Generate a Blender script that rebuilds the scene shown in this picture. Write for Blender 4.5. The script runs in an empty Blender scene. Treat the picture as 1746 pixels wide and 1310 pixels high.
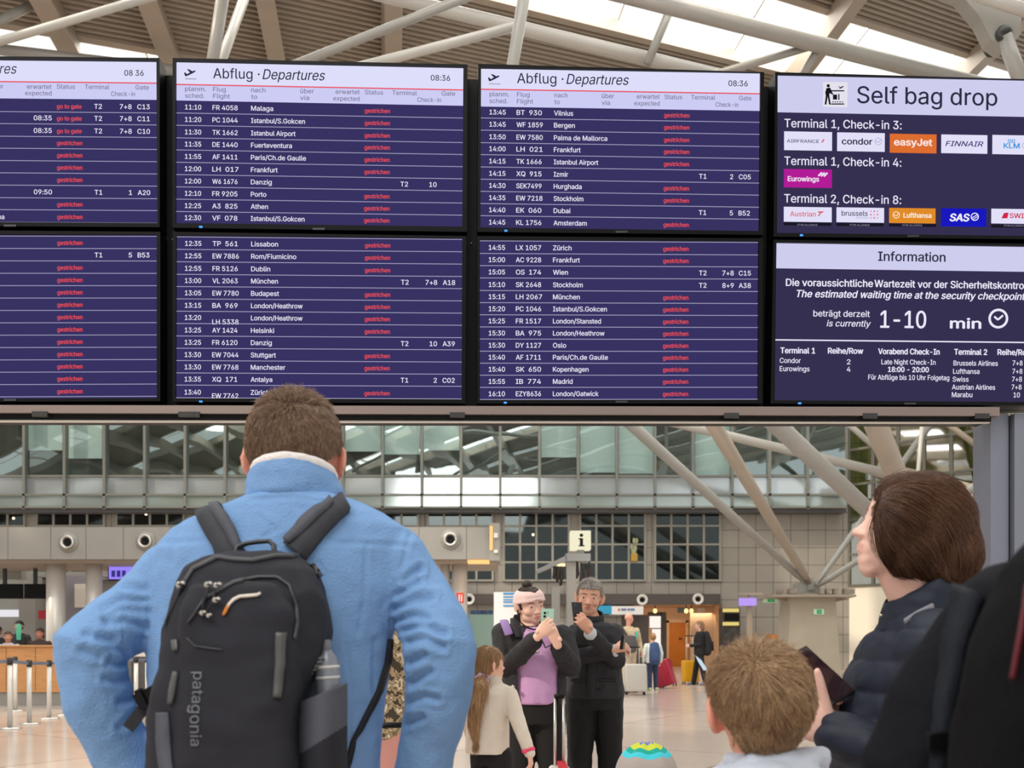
import bpy, bmesh, math, random
import mathutils
import mathutils.geometry
from mathutils import Vector, Matrix, noise
from mathutils.bvhtree import BVHTree
random.seed(7)
SC = bpy.context.scene
COL = SC.collection
V = Vector
PI = math.pi

# ------------------------------------------------------------ camera, sky, sun, hall and fill lights, exposure
F, CX, HY, CZ = 1697.5, 873.0, 1086.0, 1.32      # focal length in pixels, optical centre, horizon row, eye height
cam_data = bpy.data.cameras.new('camera')
cam_data.sensor_width = 36.0
cam_data.lens = F / 1746 * 36.0
cam_data.shift_y = (HY - 655) / 1746
cam_data.clip_start = 0.05
cam_data.clip_end = 400
cam_data.dof.use_dof = True
cam_data.dof.focus_distance = 3.7
cam_data.dof.aperture_fstop = 6.3
cam = bpy.data.objects.new('camera', cam_data)
COL.objects.link(cam)
cam.location = (0, 0, CZ)
cam.rotation_euler = (PI / 2, 0, 0)
SC.camera = cam
world = bpy.data.worlds.new('sky')
SC.world = world
world.use_nodes = True
bg = world.node_tree.nodes['Background']
bg.inputs['Color'].default_value = (1.0, 0.99, 0.965, 1)
bg.inputs['Strength'].default_value = 1.2
sun_data = bpy.data.lights.new('sun', 'SUN')
sun_data.energy = 2.2
sun_data.angle = math.radians(1.5)
sun_data.color = (1.0, 0.86, 0.68)
sun = bpy.data.objects.new('sun', sun_data)
COL.objects.link(sun)
sun.location = (-20, -10, 40)
sun.rotation_euler = V((0.80, 0.52, -0.72)).to_track_quat('-Z', 'Y').to_euler()


def area(name, loc, aim, size, energy, color=(1, 1, 1)):
    d = bpy.data.lights.new(name, 'AREA')
    d.shape = 'RECTANGLE'
    d.size, d.size_y = size
    d.energy = energy
    d.color = color
    o = bpy.data.objects.new(name, d)
    COL.objects.link(o)
    o.location = loc
    o.rotation_euler = (V(aim) - V(loc)).to_track_quat('-Z', 'Y').to_euler()
    return o


area('added_fill_light', (-4, -7, 13), (0, 4, 1.5), (12, 6), 1500, (1, 0.98, 0.95))  # added fill lamp, high behind the camera, to light the figures from above
# daylight falling through the roof glazing: one lamp lying in each glazed band of the inclined roof
for q in (-18.5, -10.6, -2.7, 5.2, 13.1):
    c = V((0, 26, 17.035)) + V((-0.1231, 0.9924, 0)) * q + V((-0.1805, -0.0224, 0.9833)) * 0.55
    d = bpy.data.lights.new('roof_glazing_daylight', 'AREA')
    d.shape = 'RECTANGLE'
    d.size, d.size_y = 44.0, 2.9
    d.energy = 2400
    d.color = (1, 0.985, 0.95)
    o = bpy.data.objects.new('roof_glazing_daylight', d)
    COL.objects.link(o)
    o.location = c
    z = V((-0.1805, -0.0224, 0.9833)).normalized()
    x = V((1.418, 1, 0.283)).normalized()
    o.rotation_euler = Matrix((x, z.cross(x), z)).transposed().to_euler()
SC.view_settings.view_transform = 'Standard'
SC.view_settings.look = 'None'
SC.view_settings.exposure = 0.0
SC.view_settings.gamma = 1.0
SC.view_settings.use_curve_mapping = False
SC.cycles.max_bounces = 8
SC.cycles.transparent_max_bounces = 12
SC.cycles.caustics_reflective = False
SC.cycles.caustics_refractive = False
SC.cycles.sample_clamp_indirect = 4.0


# ------------------------------------------------------------ helpers
def W(x, y, d):
    """the place in the hall that lies d metres in front of the lens in the direction of a picture point"""
    return V(((x - CX) / F * d, d, CZ + (HY - y) / F * d))


def hex_lin(c):
    out = []
    for v in c[:3]:
        v = v / 255.0
        out.append(v / 12.92 if v <= 0.04045 else ((v + 0.055) / 1.055) ** 2.4)
    return (out[0], out[1], out[2], 1.0)


MATS = {}


def mat(name, c, rough=0.6, metal=0.0, emit=None, es=1.0, var=0.0, vscale=8.0, bump=0.0, bscale=60.0, spec=0.5,
        sheen=0.0, coat=0.0, vcol=None, aniso=None):
    if name in MATS:
        return MATS[name]
    m = bpy.data.materials.new(name)
    m.use_nodes = True
    nt = m.node_tree
    b = nt.nodes['Principled BSDF']
    b.inputs['Base Color'].default_value = hex_lin(c)
    b.inputs['Roughness'].default_value = rough
    b.inputs['Metallic'].default_value = metal
    b.inputs['Specular IOR Level'].default_value = spec
    if sheen:
        b.inputs['Sheen Weight'].default_value = sheen
        b.inputs['Sheen Roughness'].default_value = 0.5
        b.inputs['Sheen Tint'].default_value = hex_lin([min(255, v * 1.15 + 20) for v in c])
    if coat:
        b.inputs['Coat Weight'].default_value = coat
        b.inputs['Coat Roughness'].default_value = 0.08
    if emit is not None:
        b.inputs['Emission Color'].default_value = hex_lin(emit)
        b.inputs['Emission Strength'].default_value = es
    tc = nt.nodes.new('ShaderNodeTexCoord')
    src = tc.outputs['Object']
    if aniso:
        mp = nt.nodes.new('ShaderNodeMapping')
        mp.inputs['Scale'].default_value = aniso
        nt.links.new(src, mp.inputs['Vector'])
        src = mp.outputs['Vector']
    if var:
        n = nt.nodes.new('ShaderNodeTexNoise')
        n.inputs['Scale'].default_value = vscale
        n.inputs['Detail'].default_value = 5
        nt.links.new(src, n.inputs['Vector'])
        hs = nt.nodes.new('ShaderNodeHueSaturation')
        hs.inputs['Color'].default_value = hex_lin(c)
        mr = nt.nodes.new('ShaderNodeMapRange')
        mr.inputs['From Min'].default_value = 0.3
        mr.inputs['From Max'].default_value = 0.7
        mr.inputs['To Min'].default_value = 1 - var
        mr.inputs['To Max'].default_value = 1 + var
        nt.links.new(n.outputs['Fac'], mr.inputs['Value'])
        nt.links.new(mr.outputs['Result'], hs.inputs['Value'])
        nt.links.new(hs.outputs['Color'], b.inputs['Base Color'])
    if vcol:
        at = nt.nodes.new('ShaderNodeAttribute')
        at.attribute_name = vcol
        nt.links.new(at.outputs['Color'], b.inputs['Base Color'])
    if bump:
        n2 = nt.nodes.new('ShaderNodeTexNoise')
        n2.inputs['Scale'].default_value = bscale
        n2.inputs['Detail'].default_value = 4
        nt.links.new(src, n2.inputs['Vector'])
        bp = nt.nodes.new('ShaderNodeBump')
        bp.inputs['Strength'].default_value = bump
        bp.inputs['Distance'].default_value = 0.01
        nt.links.new(n2.outputs['Fac'], bp.inputs['Height'])
        nt.links.new(bp.outputs['Normal'], b.inputs['Normal'])
    MATS[name] = m
    return m


def emis(name, c, s=1.0):
    if name in MATS:
        return MATS[name]
    m = bpy.data.materials.new(name)
    m.use_nodes = True
    nt = m.node_tree
    nt.nodes.clear()
    e = nt.nodes.new('ShaderNodeEmission')
    e.inputs['Color'].default_value = hex_lin(c)
    e.inputs['Strength'].default_value = s
    o = nt.nodes.new('ShaderNodeOutputMaterial')
    nt.links.new(e.outputs[0], o.inputs[0])
    MATS[name] = m
    return m


def glassy(name, tint, mirror, rough=0.02, mtint=(255, 255, 255)):
    """window glass: lets the view through, tinted, and mirrors the hall"""
    m = bpy.data.materials.new(name)
    m.use_nodes = True
    nt = m.node_tree
    nt.nodes.clear()
    t = nt.nodes.new('ShaderNodeBsdfTransparent')
    t.inputs['Color'].default_value = hex_lin(tint)
    g = nt.nodes.new('ShaderNodeBsdfGlossy')
    g.inputs['Color'].default_value = hex_lin(mtint)
    g.inputs['Roughness'].default_value = rough
    mx = nt.nodes.new('ShaderNodeMixShader')
    mx.inputs['Fac'].default_value = mirror
    o = nt.nodes.new('ShaderNodeOutputMaterial')
    nt.links.new(t.outputs[0], mx.inputs[1])
    nt.links.new(g.outputs[0], mx.inputs[2])
    nt.links.new(mx.outputs[0], o.inputs[0])
    MATS[name] = m
    return m


class MB:
    """collects shapes in world coordinates; build() links them as one mesh object"""

    def __init__(s):
        s.v, s.f, s.mi, s.sm = [], [], [], []
        s.cur, s.smooth = 0, False

    def add(s, vs, fs, smooth=None):
        o = len(s.v)
        s.v.extend(V(p) for p in vs)
        sm = s.smooth if smooth is None else smooth
        for f in fs:
            s.f.append([i + o for i in f])
            s.mi.append(s.cur)
            s.sm.append(sm)
        return s

    def hexa(s, a, b):
        """two quads of four corners each (front loop, back loop) -> closed block"""
        return s.add(list(a) + list(b), [(0, 1, 2, 3), (7, 6, 5, 4), (0, 4, 5, 1), (1, 5, 6, 2), (2, 6, 7, 3), (3, 7, 4, 0)], False)

    def box(s, lo, hi):
        x0, y0, z0 = lo
        x1, y1, z1 = hi
        return s.hexa([(x0, y0, z0), (x1, y0, z0), (x1, y0, z1), (x0, y0, z1)], [(x0, y1, z0), (x1, y1, z0), (x1, y1, z1), (x0, y1, z1)])

    def obox(s, c, ax, ay, az):
        """box about c with three half-axis vectors"""
        c, ax, ay, az = V(c), V(ax), V(ay), V(az)
        q = lambda i, j, k: c + ax * i + ay * j + az * k
        return s.hexa([q(-1, -1, -1), q(1, -1, -1), q(1, -1, 1), q(-1, -1, 1)], [q(-1, 1, -1), q(1, 1, -1), q(1, 1, 1), q(-1, 1, 1)])

    def beam(s, p, q, w, h, up=(0, 0, 1)):
        p, q, up = V(p), V(q), V(up)
        t = q - p
        side = t.cross(up).normalized()
        u = side.cross(t).normalized()
        return s.obox((p + q) / 2, side * (w / 2), t / 2, u * (h / 2))

    def quad(s, a, b, c, d):
        return s.add([a, b, c, d], [(0, 1, 2, 3)], False)

    def poly(s, pts):
        return s.add(pts, [tuple(range(len(pts)))], False)

    def prism(s, pts, off):
        """polygon pushed along off into a solid"""
        n = len(pts)
        off = V(off)
        vs = [V(p) for p in pts] + [V(p) + off for p in pts]
        fs = [tuple(range(n)), tuple(range(2 * n - 1, n - 1, -1))]
        fs += [(i, i + n, (i + 1) % n + n, (i + 1) % n) for i in range(n)]
        return s.add(vs, fs, False)

    def loft(s, pts, rad, side=(1, 0, 0), n=20, dome=True, power=2.0, smooth=True, flat=False):
        """tube through pts; rad = radius or (across side, other) at each point"""
        pts = [V(p) for p in pts]
        rad = [(r, r) if isinstance(r, (int, float)) else r for r in rad]
        m = len(pts)
        side = V(side)
        tans = []
        for i in range(m):
            a = pts[max(i - 1, 0)]
            b = pts[min(i + 1, m - 1)]
            t = b - a
            if 0 < i < m - 1:
                t = (pts[i] - a).normalized() + (b - pts[i]).normalized()
            tans.append(V((0, 0, 1 if pts[-1].z > pts[0].z else -1)) if flat else t.normalized())
        rings = []
        for i in range(m):
            t = tans[i]
            sd = side - t * side.dot(t)
            if sd.length < 1e-4:
                sd = t.orthogonal()
            sd.normalize()
            rings.append((pts[i], rad[i][0], rad[i][1], sd, t.cross(sd)))
        if dome:
            p, a, b, sd, u = rings[0]
            t = tans[0]
            h = min(a, b)
            pre = [(p - t * h * math.sin(q), a * math.cos(q), b * math.cos(q), sd, u) for q in (1.35, 0.9, 0.45)]
            p, a, b, sd, u = rings[-1]
            t = tans[-1]
            h = min(a, b)
            post = [(p + t * h * math.sin(q), a * math.cos(q), b * math.cos(q), sd, u) for q in (0.45, 0.9, 1.35)]
            rings = pre + rings + post
        vs = []
        e = 2.0 / power
        for p, a, b, sd, u in rings:
            for k in range(n):
                c, q = math.cos(2 * PI * k / n), math.sin(2 * PI * k / n)
                if power != 2.0:
                    c = math.copysign(abs(c) ** e, c)
                    q = math.copysign(abs(q) ** e, q)
                vs.append(p + sd * (a * c) + u * (b * q))
        fs = []
        R = len(rings)
        for i in range(R - 1):
            for k in range(n):
                fs.append((i * n + k, i * n + (k + 1) % n, (i + 1) * n + (k + 1) % n, (i + 1) * n + k))
        fs.append(tuple(range(n - 1, -1, -1)))
        fs.append(tuple(range((R - 1) * n, R * n)))
        return s.add(vs, fs, smooth)

    def tube(s, pts, r, n=12):
        return s.loft(pts, [r] * len(pts) if isinstance(r, (int, float)) else r, n=n, dome=False)

    def ell(s, c, r, M=None, n=16):
        """ellipsoid; M maps local to world"""
        vs, fs = [], []
        m = n // 2
        for i in range(m + 1):
            th = PI * i / m
            for k in range(n):
                ph = 2 * PI * k / n
                p = V((c[0] + r[0] * math.sin(th) * math.cos(ph), c[1] + r[1] * math.sin(th) * math.sin(ph), c[2] + r[2] * math.cos(th)))
                vs.append(M @ p if M else p)
        for i in range(m):
            for k in range(n):
                fs.append((i * n + k, (i + 1) * n + k, (i + 1) * n + (k + 1) % n, i * n + (k + 1) % n))
        return s.add(vs, fs, True)

    def lathe(s, c, axis, prof, n=24):
        """profile of (radius, distance along axis)"""
        c, axis = V(c), V(axis).normalized()
        sd = axis.orthogonal().normalized()
        u = axis.cross(sd)
        vs = []
        for r, h in prof:
            for k in range(n):
                q = 2 * PI * k / n
                vs.append(c + axis * h + (sd * math.cos(q) + u * math.sin(q)) * max(r, 1e-5))
        fs = []
        for i in range(len(prof) - 1):
            for k in range(n):
                fs.append((i * n + k, i * n + (k + 1) % n, (i + 1) * n + (k + 1) % n, (i + 1) * n + k))
        fs.append(tuple(range(n - 1, -1, -1)))
        fs.append(tuple(range((len(prof) - 1) * n, len(prof) * n)))
        return s.add(vs, fs, True)

    def disc(s, c, axis, r, n=24):
        c, axis = V(c), V(axis).normalized()
        sd = axis.orthogonal().normalized()
        u = axis.cross(sd)
        return s.add([c + (sd * math.cos(2 * PI * k / n) + u * math.sin(2 * PI * k / n)) * r for k in range(n)], [tuple(range(n))], False)

    def mesh(s, name, mats, origin=(0, 0, 0)):
        me = bpy.data.meshes.new(name)
        o = V(origin)
        me.from_pydata([p - o for p in s.v], [], s.f)
        for m in (mats if isinstance(mats, (list, tuple)) else [mats]):
            me.materials.append(m)
        me.polygons.foreach_set('material_index', s.mi)
        me.polygons.foreach_set('use_smooth', s.sm)
        me.validate()
        me.update()
        return me

    def build(s, name, mats, parent=None, **props):
        if parent is not None:
            org = world_loc(parent)
        else:
            lo = V([min(p[i] for p in s.v) for i in range(3)])
            hi = V([max(p[i] for p in s.v) for i in range(3)])
            org = V(((lo.x + hi.x) / 2, (lo.y + hi.y) / 2, lo.z))
        return link(name, s.mesh(name, mats, org), parent, None if parent else org, **props)


def world_loc(o):
    t = V((0, 0, 0))
    while o is not None:
        t += o.location
        o = o.parent
    return t


def link(name, me, parent=None, loc=None, **props):
    o = bpy.data.objects.new(name, me)
    COL.objects.link(o)
    if parent is not None:
        o.parent = parent
    if loc is not None:
        o.location = loc
    for k, v in props.items():
        o[k] = v
    return o


def thing(name, label, cat, loc, group=None):
    o = bpy.data.objects.new(name, None)
    COL.objects.link(o)
    o.location = V(loc)
    o.empty_display_size = 0.1
    o['label'] = label
    o['category'] = cat
    if group:
        o['group'] = group
    return o


def room(name, loc=(0, 0, 0)):
    o = bpy.data.objects.new(name, None)
    COL.objects.link(o)
    o.location = V(loc)
    o['kind'] = 'structure'
    return o


def from_obj_mesh(mb_list_mesh, mods):
    """run modifiers over a mesh and give back the finished mesh"""
    o = bpy.data.objects.new('tmp', mb_list_mesh)
    COL.objects.link(o)
    for typ, kw in mods:
        m = o.modifiers.new(typ, typ)
        for k, v in kw.items():
            setattr(m, k, v)
    dg = bpy.context.evaluated_depsgraph_get()
    me = bpy.data.meshes.new_from_object(o.evaluated_get(dg))
    bpy.data.objects.remove(o)
    return me


# ------------------------------------------------------------ lettering
GLYPHS = {}
FONT = None
try:        # the plain sans serif that comes with Blender itself; its default face is used if it is missing
    import os
    FONT = bpy.data.fonts.load(os.path.join(bpy.utils.system_resource('DATAFILES', path='fonts'), 'Inter.woff2'))
except Exception:
    FONT = None


def glyphs(body):
    """outline of one line of lettering as flat polygons, cap height measured, cached"""
    if body in GLYPHS:
        return GLYPHS[body]
    c = bpy.data.curves.new('line', 'FONT')
    c.body = body
    c.size = 1.0
    if FONT:
        c.font = FONT
    c.resolution_u = 3
    o = bpy.data.objects.new('line', c)
    COL.objects.link(o)
    dg = bpy.context.evaluated_depsgraph_get()
    dg.update()
    cu = o.evaluated_get(dg).to_curve(dg)
    loops = []
    for sp in cu.splines:
        pts = []
        if sp.type == 'BEZIER':
            bp = sp.bezier_points
            for i in range(len(bp)):
                p, q = bp[i], bp[(i + 1) % len(bp)]
                straight = (p.handle_right - p.co).cross(q.co - p.co).length < 1e-6 and (q.handle_left - q.co).cross(q.co - p.co).length < 1e-6
                n = 1 if straight else 4
                for k in range(n):
                    t = k / n
                    w = 1 - t
                    pts.append(p.co * w ** 3 + p.handle_right * (3 * w * w * t) + q.handle_left * (3 * w * t * t) + q.co * t ** 3)
        else:
            pts = [V(p.co[:3]) for p in sp.points]
        if len(pts) > 2:
            loops.append(pts)
    bpy.data.objects.remove(o)
    vs, fs = [], []
    if loops:
        pts, edges = [], []
        for lp in loops:
            o = len(pts)
            pts += [p.to_2d() for p in lp]
            edges += [(o + i, o + (i + 1) % len(lp)) for i in range(len(lp))]
        r = mathutils.geometry.delaunay_2d_cdt(pts, edges, [], 0, 1e-6)
        box = [(min(p.x for p in lp), max(p.x for p in lp), lp) for lp in loops]
        vs = [V((p.x, p.y, 0)) for p in r[0]]
        for f in r[2]:
            cx = sum(vs[i].x for i in f) / len(f)
            cy = sum(vs[i].y for i in f) / len(f)
            wind = 0
            for lo, hi, lp in box:
                if lo < cx < hi:
                    for i in range(len(lp)):
                        p, q = lp[i - 1], lp[i]
                        if (p.y > cy) != (q.y > cy) and cx < (q.x - p.x) * (cy - p.y) / (q.y - p.y) + p.x:
                            wind += 1 if q.y > p.y else -1
            if wind:
                fs.append(tuple(f))
    GLYPHS[body] = (vs, fs)
    return vs, fs


_cap = glyphs('H')[0]
CAP = max(v.y for v in _cap) - min(v.y for v in _cap)


def write(mb, body, org, u, v, cap, width=None, align='l', shear=0.0, bold=0.0, off=None):
    """set one line on a surface: org = baseline start, u/v = unit directions, cap = capital height, width = fitted width"""
    vs, fs = glyphs(body)
    if not vs:
        return
    s = cap / CAP
    x0 = min(p.x for p in vs)
    x1 = max(p.x for p in vs)
    sx = s if width is None else width / (x1 - x0)
    w = (x1 - x0) * sx
    dx = {'l': 0, 'r': -w, 'c': -w / 2}[align]
    org, u, v = V(org), V(u), V(v)
    n = u.cross(v)
    offs = [(0, 0)] if not bold else [(-bold * cap, 0), (bold * cap, 0), (0, bold * cap * .6), (0, -bold * cap * .6)]
    for k, (ox, oy) in enumerate(offs):
        mb.add([org + u * ((p.x - x0) * sx + dx + shear * p.y * s + ox) + v * (p.y * s + oy) + n * (k * 0.00004) for p in vs], fs, False)

# ------------------------------------------------------------ the hall
M_ROOF = mat('roof_sheet', (158, 146, 132), 0.6, var=0.06, vscale=0.6)
M_BEAM = mat('roof_beam_paint', (164, 151, 137), 0.5, var=0.05, vscale=1.5)
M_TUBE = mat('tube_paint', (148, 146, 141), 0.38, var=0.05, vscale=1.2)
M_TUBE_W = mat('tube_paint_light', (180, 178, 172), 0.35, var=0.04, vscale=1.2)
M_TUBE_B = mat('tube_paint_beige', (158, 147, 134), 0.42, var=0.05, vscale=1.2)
M_STEEL = mat('dark_steel', (60, 60, 60), 0.4, 0.6)
M_MULL = mat('mullion_grey', (122, 124, 118), 0.45, 0.3)
M_BLACK = mat('black_matt', (8, 8, 10), 0.5, spec=.2)
M_WHITE = mat('white_paint', (232, 228, 220), 0.5)
M_GREYP = mat('grey_panel', (150, 149, 144), 0.45, var=0.03, vscale=2)
M_GREYD = mat('dark_grey_panel', (96, 96, 97), 0.5, var=0.05, vscale=2)
M_CHROME = mat('brushed_metal', (205, 203, 198), 0.28, 0.9)
M_SILVER = mat('silver_column', (214, 212, 207), 0.35, 0.25)
M_WOOD = mat('counter_wood', (200, 146, 92), 0.45, var=0.12, vscale=3, aniso=(1, 1, 9))
M_ORANGE = mat('orange_door_wood', (196, 122, 30), 0.5, var=0.08, vscale=3)
M_BROWN = mat('dark_brown_fascia', (78, 70, 66), 0.5)
M_GLASS = glassy('hall_glass', (184, 204, 200), 0.45, 0.015, (190, 209, 210))
M_GLASSB = glassy('blind_glass', (232, 244, 242), 0.24, 0.015, (200, 215, 214))
M_GLASSD = glassy('office_glass', (92, 104, 104), 0.07, 0.03, (200, 215, 215))
M_SKYGL = glassy('skylight_glass', (255, 254, 250), 0.03, 0.1)
M_SPAND = mat('spandrel_glass', (182, 192, 196), 0.10, 0.5, spec=0.9, var=0.05, vscale=1)
M_SPAND2 = mat('spandrel_glass_green', (160, 174, 170), 0.1, 0.5, spec=0.9, var=0.05, vscale=1)
M_BLIND = mat('window_blind', (222, 238, 236), 0.7)


def stone(name, c, mortar, scale, rough, off=(0, 0, 0), joint=0.012, rot=0.0, plane='XZ', ratio=1.0):
    m = bpy.data.materials.new(name)
    m.use_nodes = True
    nt = m.node_tree
    b = nt.nodes['Principled BSDF']
    tc = nt.nodes.new('ShaderNodeTexCoord')
    mp = nt.nodes.new('ShaderNodeMapping')
    mp.inputs['Location'].default_value = off
    if plane == 'XZ':
        mp.inputs['Rotation'].default_value = (-PI / 2, 0, 0)
    else:
        mp.inputs['Rotation'].default_value = (0, 0, rot)
    br = nt.nodes.new('ShaderNodeTexBrick')
    br.offset = 0.0
    br.inputs['Scale'].default_value = 1.0
    br.inputs['Brick Width'].default_value = scale * ratio
    br.inputs['Row Height'].default_value = scale
    br.inputs['Mortar Size'].default_value = joint
    br.inputs['Color1'].default_value = hex_lin(c)
    br.inputs['Color2'].default_value = hex_lin([v * 0.955 for v in c])
    br.inputs['Mortar'].default_value = hex_lin(mortar)
    nt.links.new(tc.outputs['Object'], mp.inputs['Vector'])
    nt.links.new(mp.outputs['Vector'], br.inputs['Vector'])
    n = nt.nodes.new('ShaderNodeTexNoise')
    n.inputs['Scale'].default_value = 1.5
    n.inputs['Detail'].default_value = 6
    nt.links.new(tc.outputs['Object'], n.inputs['Vector'])
    mx = nt.nodes.new('ShaderNodeMixRGB')
    mx.blend_type = 'MULTIPLY'
    mx.inputs['Fac'].default_value = 0.18
    nt.links.new(br.outputs['Color'], mx.inputs[1])
    nt.links.new(n.outputs['Fac'], mx.inputs[2])
    nt.links.new(mx.outputs[0], b.inputs['Base Color'])
    b.inputs['Roughness'].default_value = rough
    MATS[name] = m
    return m


M_STONE = stone('stone_cladding', (166, 160, 150), (88, 85, 79), 0.70, 0.55)
M_FLOOR = stone('polished_floor', (208, 193, 183), (160, 145, 136), 3.0, 0.17, joint=0.02, rot=math.radians(33), plane='XY')

# floor
mb = MB()
mb.box((-45, -9, -0.3), (45, 56, 0))
mb.build('floor', M_FLOOR, kind='structure')

# roof: corrugated sheet bands and glazed bands on one inclined plane
RA = V((-0.124, 1, 0)).normalized()
RB = V((1.418, 1, 0.283)).normalized()
RN = V((-0.1804678, -0.02237801, 0.98332629))
RP = V((0, 26, 17.035))


def R(p, q, h=0.0):
    return RP + RB * p + RA * q + RN * h


ceil = room('ceiling', RP)
bands = [(-4.36 - 7.9 * 8 - 4.5, -4.36 - 7.9 * 8), (-4.36 - 7.9 * 7 - 4.5, -4.36 - 7.9 * 7), (-4.36 - 7.9 * 6 - 4.5, -4.36 - 7.9 * 6), (-4.36 - 7.9 * 5 - 4.5, -4.36 - 7.9 * 5), (-4.36 - 7.9 * 4 - 4.5, -4.36 - 7.9 * 4), (-4.36 - 7.9 * 3 - 4.5, -4.36 - 7.9 * 3), (-4.36 - 7.9 * 2 - 4.5, -4.36 - 7.9 * 2), (-4.36 - 7.9 - 4.5, -4.36 - 7.9), (-4.36 - 4.5, -4.36), (-1.05, 3.54), (6.9, 11.4), (14.8, 19.3)]
for q0, q1 in bands:
    mb = MB()
    n = int((q1 - q0) / 0.2)
    prof = []
    for i in range(n + 1):
        q = q0 + (q1 - q0) * i / n
        st = (q1 - q0) / n
        prof += [(q, 0.0), (q + st * .40, 0.0), (q + st * .48, 0.12), (q + st * .92, 0.12)]
    vs, fs = [], []
    for q, h in prof:
        vs += [R(-62, q, h), R(62, q, h)]
    for i in range(len(prof) - 1):
        fs.append((2 * i, 2 * i + 1, 2 * i + 3, 2 * i + 2))
    mb.add(vs, fs, False)
    mb.build('roof_sheet', M_ROOF, ceil)
    mb = MB()
    for q in (q0 - 0.1, q1 + 0.1):
        mb.beam(R(-62, q, 0.1), R(62, q, 0.1), 0.22, 0.34, RN)
    mb.build('skylight_upstand', M_BEAM, ceil)
    mb = MB()
    mb.hexa([R(-62, q0, .2), R(62, q0, .2), R(62, q1, .2), R(-62, q1, .2)], [R(-62, q0, .4), R(62, q0, .4), R(62, q1, .4), R(-62, q1, .4)])
    mb.build('roof_deck', M_ROOF, ceil)
gl = [(-4.36 - 7.9 * 7, -4.36 - 7.9 * 7 + 3.4), (-4.36 - 7.9 * 6, -4.36 - 7.9 * 6 + 3.4), (-4.36 - 7.9 * 5, -4.36 - 7.9 * 5 + 3.4), (-4.36 - 7.9 * 4, -4.36 - 7.9 * 4 + 3.4), (-4.36 - 7.9 * 3, -4.36 - 7.9 * 3 + 3.4), (-4.36 - 7.9 * 2, -4.36 - 7.9 * 2 + 3.4), (-4.36 - 7.9, -4.36 - 7.9 + 3.4), (-4.36, -1.05), (3.54, 6.9), (11.4, 14.8)]
for k, (q0, q1) in enumerate(gl):
    w = room('window_%d' % (k + 1), R(0, (q0 + q1) / 2, 0.35))
    mb = MB()
    mb.quad(R(-62, q0, .35), R(62, q0, .35), R(62, q1, .35), R(-62, q1, .35))
    mb.build('skylight_pane', M_SKYGL, w)
    mb = MB()
    p = -61.0
    while p < 62:
        mb.beam(R(p, q0, .33), R(p + .0, q1, .33), 0.05, 0.10, RN)
        p += 4.6
    mb.beam(R(-62, q0 + (q1 - q0) * .5, .33), R(62, q0 + (q1 - q0) * .5, .33), 0.02, 0.04, RN)
    mb.build('glazing_bar', M_WHITE, w)
for p in (-29.5, -26, -22.5, -18.8, -15.4, -12.05, -9.7, -6.9, -3.65, 10.45, 17.5, 24.5, 31.5, 38.5):
    mb = MB()
    mb.beam(R(p, -72, -0.28), R(p, 17, -0.28), 0.42, 0.56, RN)
    o = mb.build('roof_beam', M_BEAM, ceil)

# tubes of the roof trusses
GI = 0


def strut(name, a, da, b, db, ra, rb, m, label, group='tubular roof struts', extra=None):
    """tube between two picture points at given distances; radii in pixels at each end"""
    pa, pb = W(a[0], a[1], da), W(b[0], b[1], db)
    mb = MB()
    mb.tube([pa, pb], [ra * da / F, rb * db / F], n=20)
    mb.build(name, m, None, label=label, category='roof strut', group=group)


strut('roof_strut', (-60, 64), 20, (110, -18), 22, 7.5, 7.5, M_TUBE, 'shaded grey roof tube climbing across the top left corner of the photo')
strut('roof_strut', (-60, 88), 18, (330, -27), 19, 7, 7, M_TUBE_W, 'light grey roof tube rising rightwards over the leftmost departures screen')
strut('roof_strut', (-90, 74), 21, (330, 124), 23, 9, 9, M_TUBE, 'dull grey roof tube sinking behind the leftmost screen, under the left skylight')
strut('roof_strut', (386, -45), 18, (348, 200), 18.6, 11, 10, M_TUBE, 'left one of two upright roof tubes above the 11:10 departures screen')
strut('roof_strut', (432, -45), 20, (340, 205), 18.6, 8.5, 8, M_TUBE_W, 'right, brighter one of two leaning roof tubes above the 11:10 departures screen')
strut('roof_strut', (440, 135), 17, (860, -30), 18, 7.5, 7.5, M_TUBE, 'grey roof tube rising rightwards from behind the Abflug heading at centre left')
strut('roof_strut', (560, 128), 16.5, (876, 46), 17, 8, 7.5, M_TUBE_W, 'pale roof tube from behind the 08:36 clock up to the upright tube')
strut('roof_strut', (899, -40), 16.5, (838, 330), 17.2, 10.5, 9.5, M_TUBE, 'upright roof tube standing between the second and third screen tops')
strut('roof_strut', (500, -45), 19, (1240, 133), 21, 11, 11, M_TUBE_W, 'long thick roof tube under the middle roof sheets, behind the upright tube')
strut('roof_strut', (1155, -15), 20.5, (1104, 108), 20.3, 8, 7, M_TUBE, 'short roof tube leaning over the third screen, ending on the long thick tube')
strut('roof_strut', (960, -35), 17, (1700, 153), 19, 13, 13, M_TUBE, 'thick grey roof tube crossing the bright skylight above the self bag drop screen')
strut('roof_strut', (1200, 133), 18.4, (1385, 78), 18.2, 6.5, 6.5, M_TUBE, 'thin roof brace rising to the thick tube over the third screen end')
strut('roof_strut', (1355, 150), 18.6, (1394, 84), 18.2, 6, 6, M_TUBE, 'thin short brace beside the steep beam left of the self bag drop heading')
strut('roof_strut', (1712, 62), 16, (1760, 190), 16.2, 13, 12, M_TUBE, 'tube hanging from the pinned bracket in the top right corner')
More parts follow.
